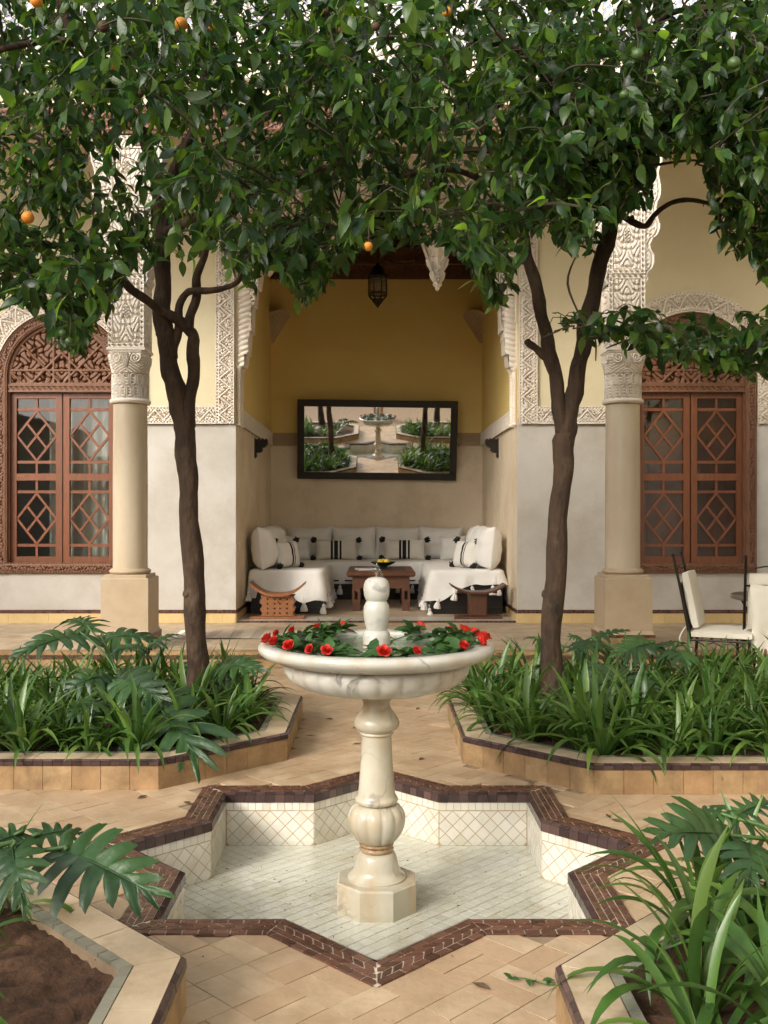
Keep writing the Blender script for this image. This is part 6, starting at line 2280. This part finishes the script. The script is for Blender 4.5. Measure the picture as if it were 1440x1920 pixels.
# low spray of the right tree, and leaves hanging at the right edge
rng_ = np.random.default_rng(5)
for k in range(46):
    x = rng_.uniform(1015, 1440)
    c_right.append((tuple(at(x, 618 + 0.10 * (x - 1015) + rng_.normal(0, 20), rng_.uniform(5.2, 5.8))), 0.085, 7))
for k in range(9):
    c_right.append((tuple(at(rng_.uniform(1345, 1440), rng_.uniform(385, 500), rng_.uniform(5.3, 5.8))), 0.09, 6))
for k in range(8):
    c_left.append((tuple(at(rng_.uniform(95, 175), rng_.uniform(560, 640), rng_.uniform(5.1, 5.6))), 0.08, 7))
for k in range(34):
    c_right.append((tuple(at(rng_.uniform(1050, 1225), rng_.uniform(170, 400), rng_.uniform(4.9, 6.3))), 0.12, 12))
for k in range(16):
    c_right.append((tuple(at(rng_.uniform(1330, 1450), rng_.uniform(90, 330), rng_.uniform(5.0, 6.2))), 0.12, 12))
for (x, y) in ((905, 490), (925, 520), (918, 548), (938, 572), (900, 455), (885, 470), (950, 500), (1070, 455), (1050, 430), (1085, 470), (860, 455), (830, 440)):
    c_right.append((tuple(at(x, y, rng_.uniform(5.1, 5.9))), 0.075, 10))
for (x, y) in ((445, 500), (460, 480), (430, 470), (520, 480), (545, 510), (565, 545), (580, 530), (595, 505), (620, 470), (650, 450), (60, 520), (30, 540), (90, 600), (235, 500), (215, 540), (265, 470), (480, 455), (700, 440)):
    c_left.append((tuple(at(x, y, rng_.uniform(5.0, 5.9))), 0.075, 10))
for k in range(46):
    x, y = rng_.uniform(-40, 1480), rng_.uniform(-20, 200)
    (c_left if x < 690 else c_right).append((tuple(at(x, y, rng_.uniform(4.7, 6.6))), 0.13, 11))
limbs1 = [(nm, *limb(l)) for nm, l in T1]
limbs2 = [(nm, *limb(l)) for nm, l in T2]
make_tree('orange_tree', 'orange tree with leaning forked trunk in the far left planter', limbs1, c_left, tuple(at(371, 1358, 5.9)), 31, 300)
make_tree('orange_tree', 'orange tree with a V-forked trunk in the far right planter', limbs2, c_right, tuple(at(1039, 1358, 5.9)), 32, 300)

# the two trees of the near planters stand outside the picture; the mirror shows their trunks
def near_tree(label, bx, by, lean, seed):
    rng = np.random.default_rng(seed)
    P = [Vector((bx, by, 0.06)), Vector((bx + lean * .1, by, 0.7)), Vector((bx + lean * .25, by + .05, 1.5)), Vector((bx + lean * .5, by, 2.3)), Vector((bx + lean, by - .1, 3.2)), Vector((bx + lean * 1.3, by, 4.0))]
    limbs = [('trunk', P, [.095, .075, .07, .065, .05, .03])]
    for k in range(4):
        a = rng.uniform(0, 2 * PI)
        e = Vector((math.cos(a), math.sin(a), 0.5))
        limbs.append(('branch', [P[3] + Vector((0, 0, .1 * k)), P[3] + e * 0.5 + Vector((0, 0, .3)), P[3] + e * 1.1 + Vector((0, 0, .5))], [.04, .028, .012]))
    cs = []
    while len(cs) < 26:
        c = np.array((bx + lean, by, 3.5)) + rng.normal(0, 1, 3) * np.array((0.75, 0.75, 0.5))
        if c[2] < 2.75 or in_view(c + np.array((0, 0, -0.35)), 60):
            continue
        cs.append((tuple(c), 0.16, 8))
    make_tree('orange_tree', label, limbs, cs, (bx, by, 0.06), seed, 0, view=False)
near_tree('orange tree in the near left planter, its trunk seen only in the mirror', -1.55, 1.75, -0.3, 41)
near_tree('orange tree in the near right planter, its trunk seen only in the mirror', 1.60, 1.70, 0.3, 42)

# fruit
def fruit_mesh(mat, name):
    mb = MB()
    prof = [(0.001, -1.0)] + [(math.sin(PI * t), -math.cos(PI * t)) for t in np.linspace(0.1, 0.9, 12)] + [(0.10, 0.97), (0.06, 1.02), (0.001, 1.0)]
    mb.lathe(prof, 20)
    return raw_mesh(name, mb.v, mb.f, mat, True)
FR = {'orange': fruit_mesh(ORANGE, 'fruit'), 'dried': fruit_mesh(DRY_FRUIT, 'fruit'), 'green': fruit_mesh(GREEN_FRUIT, 'fruit')}
for kind, x, y, Y, r, where in (('orange', 340, 45, 4.9, 0.033, 'high in the left tree, largest and brightest'), ('orange', 206, 124, 5.0, 0.031, 'beside the slanting limb of the left tree'), ('orange', 137, 522, 5.2, 0.026, 'low in the left tree above the window'), ('orange', 52, 408, 5.1, 0.033, 'at the left edge of the left tree'),
                                ('orange', 68, 2, 4.8, 0.03, 'at the top left corner'), ('orange', 398, 50, 5.1, 0.022, 'half hidden near the top of the left tree'), ('orange', 690, 462, 5.0, 0.024, 'at the lower fringe above the lantern'), ('orange', 838, 22, 5.2, 0.026, 'near the top middle'),
                                ('dried', 194, 50, 5.0, 0.030, 'beside the slanting limb'), ('dried', 262, 176, 5.0, 0.022, 'in the middle of the left tree'), ('dried', 608, 22, 5.2, 0.028, 'near the top middle left'), ('dried', 640, 57, 5.2, 0.020, 'near the top middle'), ('dried', 704, 50, 5.1, 0.022, 'near the top centre'), ('dried', 371, 317, 5.0, 0.016, 'small, above the trunk of the left tree'), ('dried', 770, 165, 5.2, 0.022, 'above the alcove'),
                                ('green', 1195, 102, 4.9, 0.030, 'high in the right tree'), ('green', 1170, 178, 5.0, 0.024, 'in the middle of the right tree'), ('green', 1376, 118, 4.9, 0.032, 'high at the right edge'), ('green', 118, 625, 5.1, 0.024, 'on the low spray at the left window'), ('green', 130, 640, 5.05, 0.022, 'lowest on the spray at the left window')):
    p = at(x, y, Y - 0.45)
    r *= 0.92
    root = thing('orange', {'orange': 'ripe orange fruit ', 'dried': 'brown dried-up fruit ', 'green': 'dark green unripe fruit '}[kind] + where, 'orange', tuple(p), 0, kind + ' fruit on the trees')
    o = link('fruit', FR[kind], root)
    o.scale = (r, r, r * 0.95)
    o.rotation_euler = (random.uniform(-.4, .4), random.uniform(-.4, .4), 0)
    mb = MB().tube([(0, 0, r * 0.9), (0.004, 0, r + 0.03), (0.0, 0.02, r + 0.10)], 0.0025, 5)
    mb.build('stalk', TWIG, root, local=True)

# ------------------------------------------------------------------ strap-leaved clumps
def strap_mesh(e0, bend, width, seed):
    rng = random.Random(seed)
    n = 11
    p = Vector((0, 0, 0))
    rows = []
    tw = rng.uniform(-0.35, 0.35)
    for i in range(n + 1):
        t = i / n
        ang = math.radians(e0 - bend * t ** 1.35)
        d = Vector((0, math.cos(ang), math.sin(ang)))
        nrm = Vector((0, -math.sin(ang), math.cos(ang)))
        w = width * (0.45 + 0.9 * math.sin(PI * min(1, t * 0.62 + 0.18)) - 0.35) * (1 - max(0, t - 0.72) / 0.28) ** 0.75 + 0.0008
        side = Vector((math.cos(tw * t), 0, 0)) + nrm * math.sin(tw * t)
        fold = 0.42 * (1 - 0.5 * t)
        rows.append([p - side * w + nrm * w * fold, p.copy(), p + side * w + nrm * w * fold])
        p = p + d * (1.0 / n)
        p.x += 0.02 * math.sin(t * 3 + seed)
    mb = MB().grid(rows)
    return raw_mesh('leaf', mb.v, mb.f, STRAP, True)
STRAPS_IN = [strap_mesh(random.uniform(76, 88), random.uniform(25, 70), random.uniform(.034, .046), k) for k in range(6)]
STRAPS_MID = [strap_mesh(random.uniform(60, 76), random.uniform(75, 120), random.uniform(.036, .050), 20 + k) for k in range(6)]
STRAPS_OUT = [strap_mesh(random.uniform(38, 60), random.uniform(95, 140), random.uniform(.038, .052), 40 + k) for k in range(6)]
def clump(x, y, label, group, L, n, wide=1.0):
    root = thing('strap_leaf_plant', label, 'plant', (x, y, 0.10), random.uniform(0, 2 * PI), group)
    for k in range(n):
        t = k / max(1, n - 1)
        me = random.choice(STRAPS_IN if t < 0.3 else (STRAPS_MID if t < 0.68 else STRAPS_OUT))
        o = link('leaf', me, root)
        a = k * 2.39996 + random.uniform(-.4, .4)
        s = L * random.uniform(0.72, 1.15) * (1.0 if t > 0.68 else 1.0)
        wf = wide * random.uniform(0.85, 1.2)
        o.scale = (s * wf, s, s)
        o.rotation_euler = (random.uniform(-.12, .12), random.uniform(-.12, .12), a)
        r = 0.012 + 0.02 * t
        o.location = (-r * math.sin(a), r * math.cos(a), 0)
    return root

random.seed(77)
def scatter(box, step, jit, reject):
    x0, x1, y0, y1 = box
    pts = []
    j = 0
    y = y0
    while y <= y1:
        x = x0 + (step / 2 if j % 2 else 0)
        while x <= x1:
            px_, py_ = x + random.uniform(-jit, jit), y + random.uniform(-jit, jit)
            if not reject(px_, py_):
                pts.append((px_, py_))
            x += step
        y += step * 0.86
        j += 1
    return pts
def rej(key, tree=None, gaps=()):
    inner = inset_poly(BEDS[key], CURB_W + 0.012)
    def f(x, y):
        if not inside(inner, x, y):
            return True
        if not in_view((x, y, 0.3), 130):
            return True
        if tree and math.hypot(x - tree[0], y - tree[1]) < 0.14:
            return True
        return any(math.hypot(x - g[0], y - g[1]) < g[2] for g in gaps)
    return f
tl, tr_ = at(371, 1358, 5.9), at(1039, 1358, 5.9)
fl = scatter((-2.9, -0.62, 4.99, 6.92), 0.285, 0.06, rej('far_left', tl, [(-1.42, 5.62, 0.26)]))
fr = scatter((0.62, 2.9, 4.90, 6.92), 0.275, 0.06, rej('far_right', tr_, [(1.75, 6.2, 0.15)]))
ORDN = ('first', 'second', 'third', 'fourth', 'fifth', 'sixth', 'seventh', 'eighth', 'ninth', 'tenth', 'eleventh', 'twelfth')
def rows_of(pts, sgn):
    """name each clump by its row from the front and its place from the fountain side"""
    out, rows = {}, []
    for p in sorted(pts, key=lambda q: q[1]):
        if rows and p[1] - rows[-1][0][1] < 0.15:
            rows[-1].append(p)
        else:
            rows.append([p])
    for r, row in enumerate(rows):
        for c, p in enumerate(sorted(row, key=lambda q: q[0] * sgn)):
            out[p] = 'row %s, %s from the fountain' % (ORDN[min(r, 11)], ORDN[min(c, 11)])
    return out
lab_l, lab_r = rows_of(fl, -1), rows_of(fr, 1)
for (x, y) in fl:
    clump(x, y, 'strap-leaved clump, far left planter, ' + lab_l[(x, y)], 'strap-leaf clumps of the far left planter', random.uniform(0.32, 0.46), random.randint(28, 36), 0.80)
for (x, y) in fr:
    clump(x, y, 'strap-leaved clump, far right planter, ' + lab_r[(x, y)], 'strap-leaf clumps of the far right planter', random.uniform(0.34, 0.48), random.randint(28, 36), 0.80)
for k, (x, y, L, n, w) in enumerate(((-1.18, 3.00, 0.36, 16, 0.9), (-1.42, 2.82, 0.42, 18, 0.9), (-1.12, 2.20, 0.42, 16, 1.0), (-1.15, 2.66, 0.26, 9, 0.9), (-1.0, 1.95, 0.32, 10, 1.0))):
    clump(x, y, ('strap-leaved clump behind the bare soil, near the left picture edge', 'strap-leaved clump beyond the left picture edge behind the lobed plant', 'strap-leaved clump at the left edge, arching over the middle of the bare soil', 'smallest strap-leaved clump between the lobed plant and the bare soil', 'few-leaved strap clump in the bottom left corner of the soil')[k], 'strap-leaf clumps of the near left planter', L, n, w)
for k, (x, y, L, n, w) in enumerate(((0.93, 2.83, 0.46, 26, 0.8), (0.80, 2.42, 0.44, 24, 0.85), (1.24, 2.72, 0.48, 30, 0.75), (1.10, 2.40, 0.44, 28, 0.75), (0.92, 2.12, 0.42, 24, 0.8), (1.45, 2.95, 0.45, 20, 0.8), (1.30, 2.2, 0.42, 16, 0.8), (1.03, 2.63, 0.44, 24, 0.75), (1.12, 2.97, 0.42, 24, 0.7), (0.74, 2.20, 0.36, 14, 0.8), (1.38, 2.5, 0.44, 24, 0.75))):
    clump(x, y, ('broad strap-leaved clump nearest the star pool in the near right planter', 'broad strap-leaved clump arching low over the front left curb of the near right planter', 'broad strap-leaved clump in the middle of the near right planter', 'broad strap-leaved clump at the lower right picture edge', 'broad strap-leaved clump at the bottom of the picture, near right planter', 'broad strap-leaved clump behind the lobed leaves at the right picture edge', 'broad strap-leaved clump just outside the lower right corner', 'strap-leaved clump between the two nearest the pool, near right planter', 'strap-leaved clump along the far curb of the near right planter', 'smallest strap-leaved clump at the bottom left of the near right planter', 'strap-leaved clump beside the right picture edge under the lobed leaves')[k], 'strap-leaf clumps of the near right planter', L, n, w)

for s_, nm in ((-1, 'left'), (1, 'right')):
    for k in range(12):
        x, y = s_ * random.uniform(1.55, 2.7), random.uniform(1.4, 3.0)
        if k % 2 == 0:
            y = random.uniform(2.6, 3.0)
        if not in_view((x, y, 0.4), 60):
            clump(x, y, 'strap-leaved clump of the near %s planter seen only in the mirror' % nm, 'clumps seen in the mirror, near %s' % nm, 0.45, 18, 1.0)

# ------------------------------------------------------------------ lobed-leaf plants (deeply cut leaves on long stalks)
def lobed_leaf(seed, W=0.50, curl=0.18):
    """unit-length blade along +Y, cut into wavy lobes about two thirds of the way to the rib"""
    rng = random.Random(seed)
    mb = MB()
    n = 7
    m = 12                                         # samples per lobe
    jit = [[rng.uniform(0.62, 1.2) for _ in range(n + 1)] for _ in range(2)]
    for si, s in enumerate((-1, 1)):
        rows = []
        for i in range(n * m + 1):
            q = i / m                              # position counted in lobes
            t = q / n
            y0 = -0.03 + 0.95 * t ** 1.05
            ang = math.radians(-62 + 138 * t ** 0.85)
            ln = W * (0.80 + 0.42 * math.sin(PI * min(1, t * 0.85 + 0.10))) * (1 - 0.50 * t ** 1.6) * jit[si][min(n, int(q))]
            ph = (q % 1.0)
            lob = max(0.0, math.sin(PI * ph)) ** 0.8
            lob = 0.20 + 0.80 * lob * (1 + 0.06 * math.sin(ph * 25 + seed))
            if i == 0:
                lob = 0.25
            if i == n * m:
                ln, lob = 0.05, 1
            # all samples of a lobe lean towards its own direction, so that the lobes stay parallel-sided
            angc = math.radians(-62 + 138 * ((math.floor(min(q, n - 1e-6)) + 0.5) / n) ** 0.85)
            a = ang * 0.42 + angc * 0.58
            dx, dy = math.cos(a) * s, math.sin(a)
            r = ln * lob
            row = []
            for u in (0, 0.22, 0.5, 0.78, 1.0):
                x, y = dx * r * u, y0 + dy * r * u + 0.06 * (u * r / W) ** 2
                rr = math.hypot(x, y - 0.35)
                z = -curl * rr * rr * 1.7 + 0.16 * abs(x) - (0.35 + 0.25 * jit[si][min(n, int(q))]) * (r * u) ** 2 + 0.018 * math.sin(PI * 2 * ph) * u + 0.012 * math.sin(9 * y + seed + 5 * u)
                z += 0.016 * (1 - abs(2 * ph - 1)) * math.sin(PI * u)
                row.append((x, y, z))
            rows.append(row)
        if s > 0:
            rows = [r[::-1] for r in rows]
        mb.grid(rows)
    mb.tube([(0, y, -curl * (y - 0.35) ** 2 * 1.7 + 0.004) for y in np.linspace(-0.03, 0.92, 9)], [0.012 - 0.001 * k for k in range(9)], 5)
    return raw_mesh('blade', mb.v, mb.f, PHILO, True)
LOBED = [lobed_leaf(k, 0.35 + 0.05 * (k % 3), 0.16 + 0.16 * (k % 2)) for k in range(5)]
def lobed_plant(label, base, leaves, group='lobed-leaf plants'):
    root = thing('lobed_leaf_plant', label, 'plant', base, 0, group)
    b0 = Vector(base)
    for k, (bx, by, bY, tx_, ty_, tY, face) in enumerate(leaves):
        p, q = at(bx, by, bY), at(tx_, ty_, tY)
        d = q - p
        L = d.length
        d.normalize()
        up = Vector((0, -face, 1.0))
        x = d.cross(up).normalized()
        z = x.cross(d)
        leaf = link('leaf', None, root)
        o = link('blade', LOBED[k % 5], leaf)
        m = Matrix(((x.x * L, d.x * L, z.x * L, p.x - b0.x), (x.y * L, d.y * L, z.y * L, p.y - b0.y), (x.z * L, d.z * L, z.z * L, p.z - b0.z), (0, 0, 0, 1)))
        o.matrix_basis = m
        mid = (b0 + p) / 2 + Vector((0, 0, 0.10)) - d * 0.02
        P, R = catmull([b0 + Vector((random.uniform(-.03, .03), random.uniform(-.03, .03), 0)), mid, p - Vector((0, 0, .0)), p + d * L * 0.5 * 0.0 + d * 0.02], [0.010, 0.008, 0.006, 0.005], 6)
        mb = MB().tube(P, R, 6)
        V = [tuple(Vector(v) - b0) for v in mb.v]
        link('stalk', raw_mesh('stalk', V, mb.f, STALK, True), leaf)
    return root
lobed_plant('large plant with deeply lobed leaves in the far left planter', (-1.42, 5.75, 0.09), [
    (152, 1186, 5.9, 22, 1222, 5.6, 0.5), (190, 1192, 6.1, 300, 1190, 6.1, 0.5), (168, 1178, 6.2, 130, 1150, 6.5, 0.4), (278, 1212, 5.9, 336, 1178, 6.0, 0.2), (268, 1210, 5.9, 212, 1218, 5.7, 0.4),
    (215, 1268, 5.5, 300, 1302, 5.15, 0.9), (205, 1262, 5.5, 112, 1290, 5.3, 0.9), (282, 1308, 5.35, 372, 1412, 4.85, 0.9), (300, 1295, 5.4, 232, 1300, 5.5, 0.7), (190, 1310, 5.3, 130, 1340, 5.0, 0.8)])
lobed_plant('single lobed leaf just right of the left tree trunk', (-0.98, 6.15, 0.09), [(408, 1246, 6.0, 492, 1250, 5.8, 0.6), (404, 1262, 6.1, 452, 1285, 5.9, 0.6)])
lobed_plant('plant with broad lobed leaves in front of the right column', (1.75, 6.35, 0.09), [
    (1112, 1196, 6.6, 1178, 1176, 6.6, 0.3), (1122, 1200, 6.6, 1086, 1212, 6.3, 0.2), (1226, 1204, 6.3, 1158, 1222, 6.1, 0.6), (1262, 1216, 6.2, 1292, 1238, 5.9, 0.6), (1268, 1208, 6.2, 1210, 1205, 6.5, 0.5), (1180, 1262, 5.9, 1092, 1292, 5.6, 0.8), (1170, 1268, 5.8, 1232, 1285, 5.6, 0.8), (1010, 1198, 6.7, 985, 1192, 6.8, 0.4), (1070, 1190, 6.7, 1092, 1200, 6.6, 0.4)])
lobed_plant('lobed-leaf plant reaching over the bare soil in the near left planter', (-1.30, 2.72, 0.09), [
    (112, 1590, 2.62, 292, 1668, 2.42, 0.8), (60, 1568, 2.75, 170, 1548, 2.85, 0.6), (40, 1560, 2.6, -60, 1600, 2.5, 0.8), (20, 1580, 2.5, 40, 1680, 2.3, 1.0)])
lobed_plant('lobed-leaf plant at the right picture edge in the near right planter', (1.42, 2.95, 0.09), [
    (1372, 1566, 2.95, 1236, 1552, 2.75, 0.9), (1366, 1530, 3.05, 1290, 1508, 3.15, 0.6), (1376, 1530, 3.05, 1455, 1492, 3.15, 0.5), (1400, 1570, 2.9, 1415, 1650, 2.65, 1.0)])

# fallen sprig and litter
sp = thing('fallen_sprig', 'small green sprig lying on the paving right of the pool', 'sprig', tuple(at(985, 1842, 2.83) * 1.0)[:2] + (0.004,))
mb = MB(); P, R = catmull([Vector((-0.05, 0.01, 0.004)), Vector((0.0, 0.0, 0.008)), Vector((0.06, -0.03, 0.004)), Vector((0.11, -0.02, 0.006))], [0.0018] * 4, 5); mb.tube(P, R, 5); mb.build('stem', STALK, sp, local=True)
for k in range(6):
    o = link('leaf', RLEAF[k % 2], sp)
    o.location = (-0.04 + 0.022 * k, -0.002 * k, 0.006); o.rotation_euler = (random.uniform(-.1, .3), random.uniform(-.3, .3), random.uniform(0, 6)); o.scale = (0.6, 0.7, 0.7)
random.seed(5)
mb = MB()
def bit(x, y, z, s):
    a = random.uniform(0, PI)
    c, d = Vector((math.cos(a), math.sin(a), 0)) * s, Vector((-math.sin(a), math.cos(a), 0)) * s * random.uniform(.2, .5)
    p = Vector((x, y, z))
    mb.add([p - c, p + d + Vector((0, 0, s * .3)), p + c, p - d], [[0, 3, 2, 1]])
k = 0
while k < 130:
    x, y = random.uniform(-0.95, 0.95), random.uniform(3.05, 4.95)
    if in_star(x, y, R_IN - 0.06) and math.hypot(x, y - 4) > 0.2:
        bit(x, y, FLOOR_Z + 0.0235, random.uniform(0.003, 0.009)); k += 1
for k in range(60):
    x, y = random.uniform(-1.3, 1.3), random.uniform(2.3, 8.2)
    if not in_star(x, y, R_OUT) and not any(inside(B, x, y) for B in BEDS.values()):
        bit(x, y, 0.003, random.uniform(0.003, 0.010))
for k in range(70):
    x, y = random.uniform(-1.4, -0.70), random.uniform(1.9, 3.05)
    bit(x, y, 0.128, random.uniform(0.003, 0.012))
for k in range(26):
    x, y = random.uniform(-1.2, 1.2), random.uniform(2.2, 7.6)
    if in_star(x, y, R_OUT) or any(inside(B, x, y) for B in BEDS.values()):
        continue
    a = random.uniform(0, 2 * PI)
    c_, s_ = math.cos(a) * 0.034, math.sin(a) * 0.034
    b = len(mb.v)
    mb.add([(x - c_, y - s_, 0.004), (x - s_ * .35, y + c_ * .35, 0.010), (x + c_, y + s_, 0.005), (x + s_ * .35, y - c_ * .35, 0.006)], [[0, 3, 2, 1]])
tag(mb.build('leaf_litter', DEBRIS), 'scattered dry leaf bits on the pool floor, paving and soil', kind='stuff')

# ------------------------------------------------------------------ the photographer, seen only as bare legs in the mirror
def person():
    root = thing('person', 'standing person in a pale dress with bare legs, seen only in the mirror', 'person', (0.0, -0.42, 0))
    J = {'pel': (0, 0, .92, .13), 'sp': (0, 0, 1.10, .115), 'ch': (0, -.01, 1.30, .13), 'nk': (0, 0, 1.43, .05), 'hd': (0, .03, 1.52, .085), 'tp': (0, .02, 1.62, .07)}
    for s, n in ((-1, 'l'), (1, 'r')):
        J['hip' + n] = (s * .09, 0, .86, .095); J['kn' + n] = (s * .10, .02, .48, .058); J['cf' + n] = (s * .10, -.01, .33, .056); J['an' + n] = (s * .10, -.02, .09, .036); J['he' + n] = (s * .10, -.02, .035, .034); J['to' + n] = (s * .11, .15, .025, .026)
        J['sh' + n] = (s * .17, -.01, 1.36, .055); J['el' + n] = (s * .25, .05, 1.12, .04); J['wr' + n] = (s * .10, .22, 1.30, .028); J['ha' + n] = (s * .07, .27, 1.34, .03)
    E = [('pel', 'sp'), ('sp', 'ch'), ('ch', 'nk'), ('nk', 'hd'), ('hd', 'tp')]
    for n in 'lr':
        E += [('pel', 'hip' + n), ('hip' + n, 'kn' + n), ('kn' + n, 'cf' + n), ('cf' + n, 'an' + n), ('an' + n, 'he' + n), ('he' + n, 'to' + n), ('ch', 'sh' + n), ('sh' + n, 'el' + n), ('el' + n, 'wr' + n), ('wr' + n, 'ha' + n)]
    names = list(J)
    me = bpy.data.meshes.new('body')
    me.from_pydata([J[k][:3] for k in names], [(names.index(a), names.index(b)) for a, b in E], [])
    me.materials.append(SKIN)
    o = link('body', me, root)
    sk = o.modifiers.new('skin', 'SKIN')
    sv = me.skin_vertices
    if not sv:
        bpy.context.view_layer.objects.active = o
        bpy.ops.mesh.customdata_skin_add()
        sv = me.skin_vertices
    for i, k in enumerate(names):
        sv[0].data[i].radius = (J[k][3], J[k][3])
        sv[0].data[i].use_root = (k == 'pel')
    sub = o.modifiers.new('smooth', 'SUBSURF'); sub.levels = 2; sub.render_levels = 2
    mb = MB()
    f = lambda r, z, th, j: r * (1 + 0.05 * math.sin(9 * th) * max(0, 1.1 - z)) 
    mb.lathe([(0.25, .60), (0.235, .75), (0.20, .92), (0.165, 1.06), (0.175, 1.25), (0.17, 1.36), (0.09, 1.42)], 40, fn=f)
    mb.build('dress', CREAM, root, smooth=True, local=True)
    mb = MB()
    mb.lathe([(0.001, 1.66), (0.06, 1.65), (0.10, 1.60), (0.112, 1.53), (0.10, 1.45), (0.07, 1.40)], 24, (0, -0.02, 0))
    mb.build('hair', BLACK_WOOD, root, smooth=True, local=True)
person()
